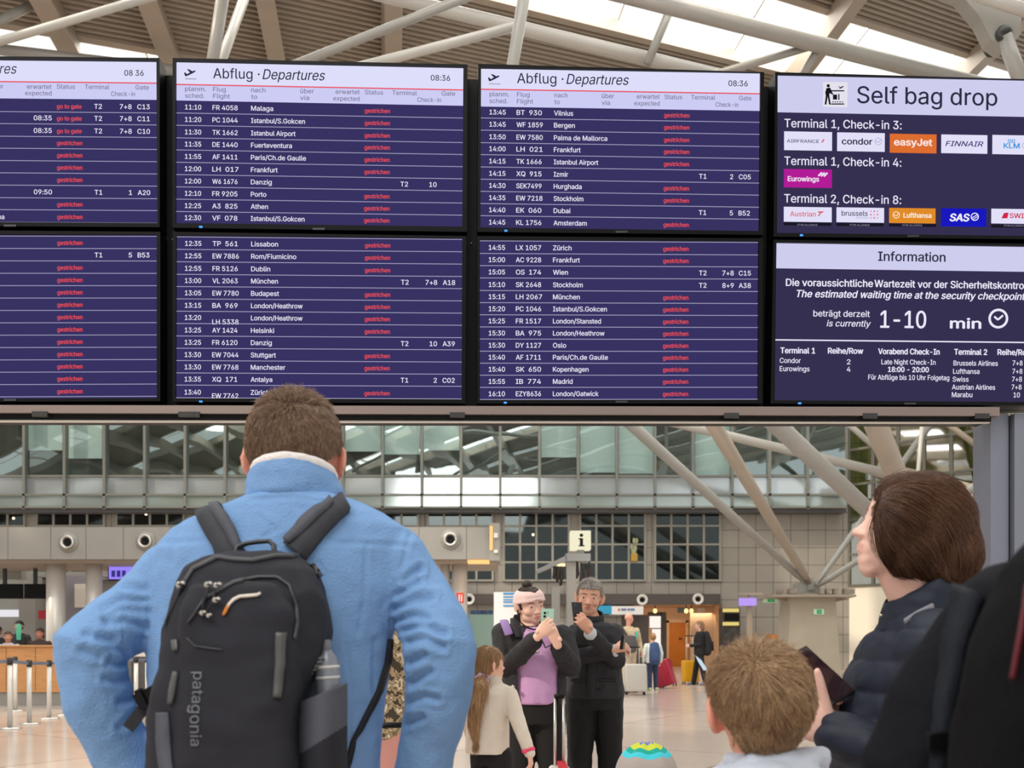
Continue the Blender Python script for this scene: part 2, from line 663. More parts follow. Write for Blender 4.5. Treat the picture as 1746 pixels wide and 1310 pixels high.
# pinned steel bracket, top right
br = thing('roof_bracket', 'heavy steel roof bracket with round pin in the top right corner', 'bracket', W(1700, 62, 16))
mb = MB()
pts = [(1560, -40), (1640, -8), (1672, 30), (1690, 66), (1712, 82), (1738, 62), (1742, 30), (1762, 6), (1820, -20), (1820, -60), (1560, -60)]
mb.prism([W(x, y, 16) for x, y in reversed(pts)], (0, 0.3, 0))
mb.build('plate', M_TUBE, br)
mb = MB()
mb.lathe(W(1710, 60, 16.0), (0, -1, 0), [(0.13, -0.4), (0.13, 0.06), (0.10, 0.09), (0.0, 0.09)])
mb.build('pin', M_STEEL, br)
strut('roof_strut', (1655, -12), 15.5, (1790, 30), 15.5, 11, 11, M_TUBE_W, 'bright edge tube over the steel bracket, top right corner')

# ------------------------------------------------------------ rear wall
YW = 40.0
wall = room('wall_rear', (0, YW, 0))


def px(x, y, d):
    p = W(x, y, d)
    return p.x, p.z


def pbox(mb, x0, y0, x1, y1, d0, d1):
    """block whose front face covers the picture rectangle at distance d0 and reaches back to d1"""
    a = W(x0, y1, d0)
    b = W(x1, y0, d0)
    return mb.box((a.x, d0, a.z), (b.x, d1, b.z))


mb = MB()
x0, z1 = px(-260, 640, YW)
x1, z0 = px(1080, 1030, YW)
# wall with the shop recess left open
xs0, zs1 = px(1080, 1031, YW)
xs1, _ = px(1231, 1031, YW)
xe, _ = px(1760, 1031, YW)
mb.box((x0, YW, zs1), (xe, YW + 0.5, 16))
mb.box((x0, YW, 0), (xs0, YW + 0.5, zs1))
mb.box((xs1, YW, 0), (xe, YW + 0.5, zs1))
o = mb.build('stone_face', M_STONE, wall)

# curtain wall
mullx = [-305, -236, -167, -98, -29, 40, 109, 177, 246, 315, 383, 450, 517, 584, 652, 719, 786, 853, 920, 986, 1052, 1117, 1182, 1249, 1313, 1378, 1443]
blind = {5: 768, 6: 782, 13: 770, 14: 775, 15: 768, 18: 780, 19: 806, 20: 808, 22: 810, 2: 770, 3: 760}
DG = 39.2
rnd = random.Random(3)
wn = 10
mb0 = MB()
for i in range(len(mullx) - 1):
    xa, xb = mullx[i], mullx[i + 1]
    wn += 1
    xm = (xa + xb) / 2
    win = room('window_%d' % wn, W(xm, 865, DG))
    # upper pane, very slightly out of true like real facade glass
    c = W(xm, (640 + 811) / 2, DG)
    hx = (xb - xa) / 2 * DG / F - 0.05
    hz = (811 - 640) / 2 * DG / F - 0.03
    ty, tz = rnd.uniform(-.008, .008), rnd.uniform(-.012, .012)
    mb = MB()
    n = 6
    vs, fs = [], []
    ph = rnd.uniform(0, 6)
    for a in range(n + 1):
        for b in range(n + 1):
            u, w_ = a / n * 2 - 1, b / n * 2 - 1
            vs.append(c + V((hx * u, ty * u * hx + tz * w_ * hz + 0.0030 * math.sin(ph + w_ * 3.1 + u * 1.7) * (1 - u * u), hz * w_)))
    for a in range(n):
        for b in range(n):
            fs.append((a * (n + 1) + b, (a + 1) * (n + 1) + b, (a + 1) * (n + 1) + b + 1, a * (n + 1) + b + 1))
    mb.add(vs, fs, True)
    mb.build('glass_pane', M_GLASSB if i in blind else M_GLASS, win)
    if i in blind:
        mb = MB()
        pbox(mb, xa + 3, 640, xb - 3, blind[i], DG + 0.25, DG + 0.28)
        mb.build('window_blind', M_BLIND, win)
    mb = MB()
    pbox(mb, xa, 812, xb, 843, DG, DG + 0.06)
    mb.build('spandrel', M_SPAND, win)
    mb = MB()
    pbox(mb, xa, 844, xb, 865, DG - 0.12, DG - 0.06)
    mb.build('lower_spandrel', M_SPAND2, win)
    mb = MB()
    pbox(mb, xa - 2.2, 640, xa + 2.2, 868, DG - 0.2, DG + 0.1)
    pbox(mb, xa, 810, xb, 813.5, DG - 0.1, DG + 0.1)
    pbox(mb, xa, 842, xb, 845.5, DG - 0.2, DG + 0.1)
    pbox(mb, xa, 863.5, xb, 866.5, DG - 0.2, DG + 0.1)
    mb.build('mullion', M_MULL, win)
# floor slab edge and room behind the glass
mb = MB()
pbox(mb, -300, 866, 1443, 874, DG + 0.1, YW)
mb.build('slab_edge', M_GREYD, wall)
mb = MB()
pbox(mb, -305, 630, 1440, 812, YW - 0.06, YW - 0.01)
mb.build('gallery_back', mat('gallery_back', (74, 86, 84), 0.7, var=0.35, vscale=0.7), wall)

# office windows, four by four lights
M_OFF = mat('office_inside', (52, 56, 56), 0.8, var=0.5, vscale=1.2)
M_FRAME = mat('office_frame', (150, 148, 138), 0.5)
starts = [-74, 62, 198, 332, 466, 598, 729, 859, 989, 1117]
for k, s0 in enumerate(starts):
    wn += 1
    e0 = s0 + (115 if k < 6 else 111)
    win = room('window_%d' % wn, W((s0 + e0) / 2, 990, YW - 0.1))
    mb = MB()
    cw = (e0 - s0) / 4
    rows = [(870, 896), (898, 927), (930, 958), (960, 989)]
    for c in range(5):
        xx = s0 + c * cw
        pbox(mb, xx - 1.8, 868, xx + 1.8, 991, YW - 0.12, YW)
    for y in (868, 897, 928.5, 959, 990):
        pbox(mb, s0 - 1.8, y - 1.6, e0 + 1.8, y + 1.6, YW - 0.11, YW)
    mb.build('window_frame', M_FRAME, win)
    mb = MB()
    pbox(mb, s0, 868, e0, 990, YW - 0.07, YW - 0.06)
    mb.build('glass_pane', M_GLASSD, win)
    mb = MB()
    pbox(mb, s0, 868, e0, 990, YW - 0.02, YW - 0.001)
    mb.build('dark_room', M_OFF, win)
# potted plant and small office lamps seen in the third block
pl = thing('potted_plant', 'white orchid in an ochre pot inside the office window right of the i sign', 'plant', W(1081, 957, YW - 0.25))
mb = MB()
pbox(mb, 1076, 944, 1087, 957, YW - 0.22, YW - 0.14)
mb.build('pot', mat('ochre_pot', (190, 150, 60), 0.6), pl)
mb = MB()
for k in range(7):
    a = W(1081 + rnd.uniform(-6, 6), 944 - rnd.uniform(2, 22), YW - 0.2)
    mb.ell(a, (0.07, 0.04, 0.12), n=8)
    mb.tube([W(1081, 945, YW - 0.2), a], 0.02, 5)
mb.build('leaves', mat('pale_leaf', (170, 176, 140), 0.6), pl)
for (x, y), lb in (((23, 884), 'tiny ceiling lamp shining in the far left office window'), ((249, 877), 'tiny lamp shining in the office window above the left grey bridge vent'), ((909, 912), 'tiny lamp shining in the office window left of the i sign')):
    mb = MB()
    mb.ell(W(x, y, YW - 0.13), (0.05, 0.03, 0.05), n=10)
    mb.build('office_lamp', emis('warm_lamp', (255, 236, 200), 3.0), None, label=lb, category='lamp')

# brown fascia with round air vents
mb = MB()
pbox(mb, 700, 1013, 1228, 1031, YW - 0.5, YW)
mb.build('trim_1', M_BROWN, None, kind='structure')


def vent(x, y, r, d, label, ring_out=None):
    t = thing('air_vent', label, 'vent', W(x, y, d), 'round air nozzles')
    c = W(x, y, d)
    k = d / F
    mb = MB()
    mb.lathe(c, (0, -1, 0), [(r * k, -0.02), (r * k, 0.06), (r * .86 * k, 0.09), (r * .62 * k, 0.05), (r * .5 * k, 0.02), (0, 0.02)], 28)
    mb.build('ring', M_WHITE if ring_out is None else M_CHROME, t)
    mb = MB()
    mb.lathe(c + V((0, -0.03, 0)), (0, -1, 0), [(r * .46 * k, -0.02), (r * .44 * k, 0.03), (r * .3 * k, 0.012), (0, 0.01)], 24)
    mb.build('nozzle', M_BLACK, t)
    if ring_out:
        mb = MB()
        mb.lathe(c + V((0, 0.02, 0)), (0, -1, 0), [(ring_out * k, -0.02), (ring_out * k, 0.03), (0, 0.03)], 32)
        mb.build('back_plate', M_GREYP, t)


vent(800, 1022, 9.5, YW - 0.52, 'round white air vent on the brown fascia just right of the blue sleeve')
vent(1095, 1023, 9.5, YW - 0.52, 'round white air vent on the brown fascia above the beige-jacket traveller')
vent(1190, 1022, 9.5, YW - 0.52, 'round white air vent on the brown fascia above the woman with yellow suitcase')

# shop recess with warm light
M_SHOPW = mat('shop_wall', (214, 184, 152), 0.6, var=0.04, vscale=2)
rec = room('wall_recess', (W(1155, 1140, 43).x, 43, 0))
mb = MB()
mb.box((xs0, 44.5, 0), (xs1, 44.7, zs1 + .5))
mb.box((xs0 - .2, YW + .5, 0), (xs0, 44.5, zs1 + .5))
mb.box((xs1, YW + .5, 0), (xs1 + .2, 44.5, zs1 + .5))
mb.box((xs0, YW + .5, zs1), (xs1, 44.5, zs1 + .2))
mb.build('recess_lining', M_SHOPW, rec)
mb = MB()
pbox(mb, 1178, 1034, 1230, 1152, 41.6, 41.8)
mb.build('recess_panel', M_SHOPW, rec)
area('shop_light', (W(1150, 1040, 42).x, 42, zs1 - 0.15), (W(1150, 1140, 42).x, 43, 0), (3, 1.5), 60, (1, 0.78, 0.56))
dr = room('door_1', W(1154, 1138, 44.2))
mb = MB()
pbox(mb, 1141, 1062, 1169, 1137, 44.2, 44.4)
mb.build('door_leaf', M_ORANGE, dr)
mb = MB()
pbox(mb, 1137, 1058, 1141, 1137, 44.1, 44.4)
pbox(mb, 1169, 1058, 1173, 1137, 44.1, 44.4)
pbox(mb, 1137, 1056, 1173, 1062, 44.1, 44.4)
mb.build('door_frame', M_SHOPW, dr)
mb = MB()
pbox(mb, 1158, 1088, 1163, 1090, 44.1, 44.2)
mb.build('door_handle', M_STEEL, dr)
for (xa, ya, xb, yb), lb in (((1108, 1051, 1127, 1071), 'upper glowing white panel beside the orange door'), ((1112, 1073, 1127, 1100), 'lower glowing white panel behind the child with blue backpack')):
    t = thing('glowing_poster', lb, 'lit poster', W((xa + xb) / 2, yb, 41.0), 'glowing panels by the orange door')
    mb = MB()
    pbox(mb, xa, ya, xb, yb, 41.0, 41.1)
    mb.build('diffuser', emis('panel_glow', (250, 236, 226), 1.1), t)
    mb = MB()
    pbox(mb, xa - 1, ya - 1, xb + 1, yb + 1, 41.1, 41.2)
    mb.build('housing', M_BROWN, t)
mb = MB()
pbox(mb, 1126, 1044, 1136, 1140, 41.0, 41.4)
pbox(mb, 1106, 1044, 1128, 1050, 41.0, 41.4)
mb.build('trim_2', M_BROWN, None, kind='structure')
for x, lb in ((1117, 'round warm lamp over the glowing panels by the orange door'), (1170, 'left of two warm lamps over the woman with yellow suitcase'), (1179, 'right of two warm lamps over the woman with yellow suitcase')):
    t = thing('pendant_lamp', lb, 'lamp', W(x, 1042, 40.6))
    mb = MB()
    mb.ell(W(x, 1042, 40.6), (0.085, 0.085, 0.10), n=12)
    mb.build('bulb', emis('warm_bulb', (255, 214, 140), 2.0), t)
    mb = MB()
    mb.tube([W(x, 1042, 40.6), W(x, 1031, 40.6)], 0.02, 6)
    mb.build('cord', M_STEEL, t)
mb = MB()
pbox(mb, 1189, 1037, 1202, 1046, 41.4, 41.5)
mb.build('wall_notice', M_WHITE, None, label='small white notice on the beige shop wall above the woman with yellow suitcase', category='notice')
mb = MB()
pbox(mb, 1156, 1036, 1168, 1045, 40.9, 41.0)
mb.build('hanging_sign', mat('petrol_sign', (86, 112, 124), 0.5), None, label='small grey-blue sign hanging left of the warm lamp pair', category='sign')
# white fascia sign, its small writing too blurred to read
t = thing('shop_sign', 'long white shop sign with cyan end above the beige-jacket traveller', 'sign', W(1070, 1048, 38.9))
mb = MB()
pbox(mb, 1043, 1034, 1097, 1048, 38.9, YW - .03)
mb.build('panel', mat('sign_white', (220, 218, 214), 0.5, emit=(220, 218, 214), es=0.15), t)
mb = MB()
pbox(mb, 1020, 1033, 1043, 1047, 38.9, YW - .03)
mb.build('cyan_end', mat('sign_cyan', (40, 160, 205), 0.5), t)
mb = MB()
pbox(mb, 1054, 1038, 1057, 1042, 38.88, 38.9)
mb.build('red_mark', mat('sign_red', (215, 60, 50), 0.5), t)
mb = MB()
for x, w in ((1059, 9), (1070, 4), (1075, 7)):
    pbox(mb, x, 1038, x + w, 1041.5, 38.88, 38.9)
mb.build('blue_writing', mat('sign_blue', (96, 120, 170), 0.5), t)
mb = MB()
pbox(mb, 1060, 1049, 1106, 1150, YW - 0.04, YW)
mb.build('door_2', M_BROWN, None, kind='structure')

# dark kiosk with yellow strips, right of the recess
t = thing('kiosk', 'small dark kiosk with two yellow light strips behind the boy', 'kiosk', W(1247, 1150, 38.5))
mb = MB()
pbox(mb, 1233, 1037, 1262, 1148, 38.5, 39.3)
mb.build('body', mat('kiosk_dark', (64, 60, 58), 0.6, var=0.5, vscale=5), t)
for y in (1038, 1061):
    mb = MB()
    pbox(mb, 1233, y, 1260, y + 6, 38.4, 38.5)
    mb.build('light_strip', emis('yellow_strip', (240, 216, 130), 0.9), t)
mb = MB()
pbox(mb, 1236, 1047, 1260, 1059, 38.44, 38.5)
mb.build('screen', M_BLACK, t)

# lilac monitor and exit sign on posts
t = thing('lilac_monitor', 'lilac glowing monitor on a beige post above the boy', 'monitor', W(1278, 1150, 36))
mb = MB()
pbox(mb, 1261, 1020, 1290, 1033, 36, 36.15)
mb.build('screen', emis('lilac_screen', (188, 158, 246), 1.0), t)
mb = MB()
pbox(mb, 1275, 1033, 1283, 1152, 36.1, 36.3)
pbox(mb, 1259, 1011, 1300, 1015, 36.1, 36.3)
pbox(mb, 1276, 1011, 1281, 1033, 36.16, 36.3)
mb.build('post', M_TUBE_B, t)

M_GREEN = mat('sign_green', (26, 150, 86), 0.5, emit=(26, 150, 86), es=0.35)
M_GREENW = mat('sign_pale_green', (196, 222, 196), 0.5, emit=(196, 222, 196), es=0.2)


def exit_sign(x0, y0, x1, y1, d, label, flip=False):
    t = thing('exit_sign', label, 'exit sign', W((x0 + x1) / 2, y1, d), 'green exit signs')
    mb = MB()
    pbox(mb, x0, y0, x1, y1, d, d + 0.06)
    mb.build('plate', M_GREENW, t)
    mb = MB()
    w = x1 - x0
    pbox(mb, x0 + w * .3, y0 + 1, x1 - w * .22, y1 - 1, d - 0.015, d)
    mb.build('green_field', M_GREEN, t)
    mb = MB()
    h = y1 - y0
    pbox(mb, x0 + w * .1, y0 + h * .3, x0 + w * .16, y0 + h * .8, d - 0.015, d)
    pbox(mb, x0 + w * .45, y0 + h * .45, x0 + w * .66, y0 + h * .55, d - 0.03, d - 0.015)
    mb.build('arrow', M_GREENW, t)
    return t


# concrete tree column with ledge
YC = 33.0
tc = thing('tree_column', 'broad tapered concrete column carrying four slanted steel tubes', 'column', (W(1388, 1150, YC).x, YC, 0))
cx = W(1388, 1150, YC).x
cy = YC + 0.75
kz = YC / F
z_top = W(0, 1012, YC).z
mb = MB()
hb, ht = 46 * kz, 38 * kz
d2 = .75
mb.hexa([(cx - hb, cy - d2, 0), (cx + hb, cy - d2, 0), (cx + ht, cy - d2 * .85, z_top), (cx - ht, cy - d2 * .85, z_top)],
        [(cx - hb, cy + d2, 0), (cx + hb, cy + d2, 0), (cx + ht, cy + d2 * .85, z_top), (cx - ht, cy + d2 * .85, z_top)])
mb.build('shaft', mat('concrete_beige', (180, 172, 155), 0.7, var=0.06, vscale=1.5), tc)
mb = MB()
pbox(mb, 1320, 1014, 1460, 1018, YC - 0.5, YC + 1.6)
for x in (1336, 1436):
    s = -1 if x < 1388 else 1
    mb.prism([W(x - s * 22, 1018, YC + .5), W(x + s * 22, 1018, YC + .5), W(x - s * 22, 1030, YC + .5)], (0, 0.12, 0))
mb.build('ledge', M_TUBE_B, tc)
mb = MB()
for x, w in ((1326, 10), (1346, 14), (1398, 8), (1410, 9), (1422, 8), (1440, 18)):
    pbox(mb, x, 1004, x + w, 1013, YC - 0.35, YC - 0.05)
mb.build('floodlights', mat('floodlight_grey', (150, 140, 128), 0.5, var=0.3, vscale=6), tc)
mb = MB()
pbox(mb, 1364, 994, 1398, 1013, YC + 0.3, YC + 1.2)
pbox(mb, 1378, 986, 1388, 1006, YC + 0.2, YC + 1.2)
mb.build('foot_casting', M_TUBE, tc)
exit_sign(1388, 1039, 1405, 1048, YC + 0.01, 'small green exit sign on the concrete column')
exit_sign(1302, 1020, 1326, 1028, 34.5, 'green exit sign hanging left of the concrete column')


def limb(a, da, b, db, ra, rb, m, label):
    pa, pb = W(a[0], a[1], da), W(b[0], b[1], db)
    mb = MB()
    mb.tube([pa, pa.lerp(pb, .06), pb], [ra * .55 * da / F, ra * da / F, rb * db / F], n=22)
    mb.build('column_limb', m, None, label=label, category='slanted tube', group='limbs of the tree columns')


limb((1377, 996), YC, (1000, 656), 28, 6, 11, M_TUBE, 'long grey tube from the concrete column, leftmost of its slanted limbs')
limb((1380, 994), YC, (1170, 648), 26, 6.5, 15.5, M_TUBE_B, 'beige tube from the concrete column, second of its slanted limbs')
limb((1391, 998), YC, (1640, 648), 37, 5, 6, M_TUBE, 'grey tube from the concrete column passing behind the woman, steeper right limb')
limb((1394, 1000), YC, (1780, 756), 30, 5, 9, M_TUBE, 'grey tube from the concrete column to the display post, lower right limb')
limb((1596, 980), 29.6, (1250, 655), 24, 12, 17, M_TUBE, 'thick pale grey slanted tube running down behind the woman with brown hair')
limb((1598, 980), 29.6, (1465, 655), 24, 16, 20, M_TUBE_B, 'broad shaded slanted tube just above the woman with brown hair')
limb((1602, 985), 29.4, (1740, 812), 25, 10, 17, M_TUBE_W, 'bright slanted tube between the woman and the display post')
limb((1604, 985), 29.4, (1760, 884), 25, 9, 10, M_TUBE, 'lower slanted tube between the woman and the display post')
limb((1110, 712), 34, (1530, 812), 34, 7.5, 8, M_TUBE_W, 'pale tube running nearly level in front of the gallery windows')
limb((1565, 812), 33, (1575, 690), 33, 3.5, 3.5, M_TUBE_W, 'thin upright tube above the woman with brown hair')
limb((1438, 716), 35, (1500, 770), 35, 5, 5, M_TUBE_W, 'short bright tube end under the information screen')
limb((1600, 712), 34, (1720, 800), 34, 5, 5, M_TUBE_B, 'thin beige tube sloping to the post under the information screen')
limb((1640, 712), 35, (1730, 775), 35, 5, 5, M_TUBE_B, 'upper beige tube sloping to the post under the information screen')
mb = MB()
mb.beam(W(1500, 800, 36), W(1760, 866, 32), 0.45, 0.55)
mb.build('gallery_beam', M_TUBE_B, None, label='beige box beam behind the woman sloping to the display post', category='beam')

p = W(1600, 985, 29.3)
mb = MB()
mb.hexa([(p.x - .8, 28.9, 0), (p.x + .8, 28.9, 0), (p.x + .6, 29.0, p.z), (p.x - .6, 29.0, p.z)], [(p.x - .8, 30.4, 0), (p.x + .8, 30.4, 0), (p.x + .6, 30.3, p.z), (p.x - .6, 30.3, p.z)])
mb.build('trim_5', mat('concrete_beige', (180, 172, 155), 0.7), None, kind='structure')
# side wall on the right with tall windows
ws = room('wall_right', (W(1600, 1086, 38).x, 38, 0))
A, B = V((W(1448, 0, 40).x, 40, 0)), V((W(1448, 0, 40).x + 9.5, 29, 0))
mb = MB()
t2 = (B - A)
nn = V((t2.y, -t2.x, 0)).normalized() * -0.4
zt = W(0, 995, 38).z
mb.prism([A, B, B + V((0, 0, zt)), A + V((0, 0, zt))], nn)
mb.build('white_face', mat('white_side_wall', (236, 228, 212), 0.6), ws)
mb = MB()
for k in range(15):
    p = A.lerp(B, k / 14)
    mb.beam(p + V((0, 0, zt)), p + V((0, 0, 15)), 0.09, 0.14, t2)
for z in (zt, 4.6, 6.0, 7.4, 8.8, 10.2):
    mb.beam(A + V((0, 0, z)), B + V((0, 0, z)), 0.12, 0.1)
mb.build('mullion', mat('side_mullion', (104, 102, 90), 0.5), ws)
mb = MB()
mb.quad(A + V((0, 0, zt)), B + V((0, 0, zt)), B + V((0, 0, 15)), A + V((0, 0, 15)))
mb.build('side_glass', glassy('side_glass', (196, 204, 150), 0.25, 0.03), ws)
mb = MB()
of = nn * 3
mb.quad(A + of + V((0, 0, 0)), B + of + V((0, 0, 0)), B + of + V((0, 0, 15)), A + of + V((0, 0, 15)))
mb.build('room_behind', mat('side_room', (120, 118, 92), 0.8, var=0.6, vscale=0.6), ws)

# ------------------------------------------------------------ left: bridge, columns, counter
YB = 22.0
bt = room('trim_3', W(400, 925, YB))
mb = MB()
pbox(mb, -130, 899, 848, 954, YB, YB + 1.2)
mb.build('bridge_front', M_GREYP, bt)
mb = MB()
for x in (-60, 13, 86, 146, 210, 290, 380, 470, 560, 640, 714, 795):
    pbox(mb, x, 899, x + 0.8, 954, YB - 0.004, YB)
mb.build('panel_joints', M_GREYD, bt)
mb = MB()
pbox(mb, -130, 954, 848, 960, YB + 0.2, YB + 3)
mb.build('soffit', mat('soffit_beige', (170, 156, 140), 0.5), bt)
mb = MB()
pbox(mb, 834, 892, 852, 956, YB - 0.12, YB + 1.1)
mb.build('bridge_end', M_GREYP, bt)
mb = MB()
pbox(mb, 835, 897, 840, 938, YB - 0.16, YB - 0.12)
mb.build('end_light', emis('amber_light', (255, 190, 120), 1.4), bt)
mb = MB()
pbox(mb, 797, 955, 834, 959, YB - 0.05, YB + 0.5)
mb.build('soffit_light', emis('amber_light', (255, 190, 120), 1.4), bt)
mb = MB()
pbox(mb, 842, 909, 849, 917, YB - 0.17, YB - 0.12)
pbox(mb, 842, 938, 849, 943, YB - 0.17, YB - 0.12)
mb.build('end_fittings', M_WHITE, bt)
vent(-18, 926, 12, YB - 0.02, 'round chrome air vent at the far left end of the grey bridge', 17)
vent(116, 925, 12, YB - 0.02, 'round chrome air vent on the grey bridge above the silver columns at left', 17)
vent(248, 923, 12, YB - 0.02, 'round chrome air vent on the grey bridge beside the blue left shoulder', 17)
vent(768, 920, 12, YB - 0.02, 'round chrome air vent on the grey bridge over the blue right arm', 17)
for (xa, xb, y), lb in (((80, 111, 0), 'silver round column at left, the nearer to the staff counter'), ((147, 174, 0), 'silver round column left of the blue sleeve, by the purple monitor'), ((751, 767, 0), 'thin pale column right of the blue shoulder'), ((770, 797, 0), 'silver round column right of the blue arm under the bridge end')):
    d = YB + 0.8
    c = W((xa + xb) / 2, 0, d)
    r = (xb - xa) / 2 * d / F
    mb = MB()
    mb.lathe((c.x, d, 0), (0, 0, 1), [(r, 0), (r, W(0, 955, d).z)], 28)
    mb.build('silver_column', M_SILVER, None, label=lb, category='column')
# service wall behind the counter
mb = MB()
pbox(mb, -130, 972, 36, 988, 25, 25.3)
pbox(mb, -130, 988, 300, 1180, 27, 27.3)
pbox(mb, 36, 975, 300, 984, 26.5, 27)
mb.build('wall_left', M_GREYP, None, kind='structure')
mb = MB()
pbox(mb, 32, 984, 60, 1110, 26, 26.4)
mb.build('trim_4', M_GREYP, None, kind='structure')
mb = MB()
pbox(mb, -40, 1040, 29, 1052, 26.5, 26.6)
mb.build('light_strip', emis('cool_strip', (232, 228, 236), 1.0), None, label='long white light strip behind the staff counter at left', category='light')
for (xa, ya, xb, yb), lb in (((-20, 996, 35, 1021), 'left black monitor hanging over the staff counter'), ((41, 996, 78, 1021), 'right black monitor hanging over the staff counter, beside the silver column')):
    t = thing('hanging_monitor', lb, 'monitor', W((xa + xb) / 2, ya, 24), 'black monitors over the counter')
    mb = MB()
    pbox(mb, xa, ya, xb, yb, 24, 24.15)
    mb.build('screen', M_BLACK, t)
    mb = MB()
    xm = (xa + xb) / 2
    pbox(mb, xm - 3, 960, xm + 3, ya, 24.05, 24.1)
    mb.build('bracket', M_STEEL, t)
mb = MB()
pbox(mb, 112, 982, 146, 1103, 25.6, 25.7)
mb.build('door_3', mat('lilac_grey_door', (140, 138, 146), 0.5), None, kind='structure')
mb = MB()
pbox(mb, 127, 996, 146, 1036, 25.5, 25.6)
mb.build('white_panel', M_WHITE, None, label='white door panel between the two left silver columns', category='panel')  # plain white paint, part of a white door
mb = MB()
pbox(mb, 65, 1041, 77, 1056, 25.5, 25.6)
mb.build('red_sign', mat('sign_red2', (190, 44, 60), 0.5), None, label='small red sign behind the counter, left of the silver column', category='sign')
t = thing('purple_monitor', 'purple glowing information monitor peeking over the blue left sleeve', 'monitor', W(200, 990, 23.5))
mb = MB()
pbox(mb, 184, 964, 232, 990, 23.5, 23.6)
mb.build('housing', M_BLACK, t)
mb = MB()
pbox(mb, 185.5, 965.5, 230, 988, 23.49, 23.5)
mb.build('screen', emis('purple_screen', (150, 130, 240), 1.1), t)
mb = MB()
for x in (190, 199, 208):
    pbox(mb, x, 973, x + 6, 984, 23.48, 23.49)
mb.build('pictograms', emis('purple_dark', (60, 50, 130), 1.0), t)
# counter
YK = 19.0
t = thing('service_counter', 'long oak service counter with grey plinth behind the belt posts', 'counter', W(100, 1203, YK))
mb = MB()
kx0, kx1 = W(-140, 0, YK).x, W(184, 0, YK).x
mb.box((kx0, YK, .26), (kx1, YK + .9, W(0, 1103, YK).z))
mb.build('front', M_WOOD, t)
mb = MB()
mb.box((kx0, YK + .05, 0), (kx1, YK + .85, .26))
mb.build('plinth', M_GREYP, t)
mb = MB()
mb.box((kx0, YK - .06, W(0, 1103, YK).z), (kx1, YK + .96, W(0, 1101, YK).z))
mb.build('worktop', M_WOOD, t)
mb = MB()
for x in (10, 60, 112):
    pbox(mb, x, 1104, x + .7, 1178, YK - .004, YK)
mb.build('panel_joints', mat('joint_brown', (120, 78, 40), 0.6), t)
t = thing('check_in_desk', 'white check-in desk seen under the bent blue left arm', 'desk', W(262, 1180, 20))
mb = MB()
pbox(mb, 218, 1101, 330, 1120, 20, 21)
mb.build('desk_top', M_WHITE, t)
mb = MB()
mb.box((W(222, 0, 20).x, 20.05, 0), (W(326, 0, 20).x, 20.9, W(0, 1120, 20).z))
mb.build('desk_body', M_GREYD, t)
mb = MB()
pbox(mb, 248, 1090, 262, 1101, 20.2, 20.3)
mb.build('red_card', mat('sign_red2', (190, 44, 60), 0.5), None, label='red card standing on the white check-in desk under the blue arm', category='card')

# belt posts
def belt_post(x, yb, yt, label):
    d = 1.32 * F / (yb - HY)
    c = W(x, yb, d)
    t = thing('belt_post', label, 'belt post', (c.x, d, 0), 'belt barrier posts')
    mb = MB()
    mb.lathe((c.x, d, 0), (0, 0, 1), [(.16, 0), (.16, .012), (.06, .03), (0.04, .03)], 24)
    mb.build('base', M_CHROME, t)
    zt = W(0, yt, d).z
    mb = MB()
    mb.lathe((c.x, d, .03), (0, 0, 1), [(.034, 0), (.034, zt - .12)], 16)
    mb.build('post', M_SILVER, t)
    mb = MB()
    mb.lathe((c.x, d, zt - .1), (0, 0, 1), [(.04, 0), (.04, .1), (.0, .105)], 16)
    mb.build('head', M_STEEL, t)
    return V((c.x, d, zt - .05))


posts = [belt_post(17, 1243, 1122, 'leftmost silver belt post, tallest in front of the oak counter'),
         belt_post(26, 1213, 1120, 'thin silver belt post just behind the leftmost one'),
         belt_post(50, 1235, 1126, 'silver belt post second in the front row before the oak counter'),
         belt_post(84, 1226, 1126, 'silver belt post third in the front row, beside the blue elbow'),
         belt_post(111, 1220, 1126, 'belt post partly hidden by the blue left elbow'),
         belt_post(-30, 1243, 1124, 'belt post at the very left edge of the photo'),
         belt_post(232, 1222, 1120, 'left of two belt posts seen under the bent blue arm'),
         belt_post(251, 1216, 1120, 'right of two belt posts seen under the bent blue arm'),
         belt_post(285, 1216, 1120, 'belt post hidden behind the black backpack')]
M_BELT = mat('belt_grey', (110, 116, 132), 0.6)
for a, b, lb in ((5, 0, 'grey barrier belt at the left edge'), (0, 2, 'grey barrier belt from the leftmost post to the second'), (2, 3, 'grey barrier belt from the second post to the third'), (3, 4, 'grey barrier belt running behind the blue elbow'), (6, 7, 'grey barrier belt under the bent blue arm'), (7, 8, 'grey barrier belt behind the black backpack'), (4, 6, 'grey barrier belt behind the blue forearm')):
    mb = MB()
    pa, pb = posts[a], posts[b]
    pa, pb = pa + V((0, 0, .0)), pb
    dv = (pb - pa).normalized() * .05
    mb.beam(pa + dv, pb - dv, 0.008, 0.05)
    mb.build('barrier_belt', M_BELT, None, label=lb, category='belt', group='barrier belts')

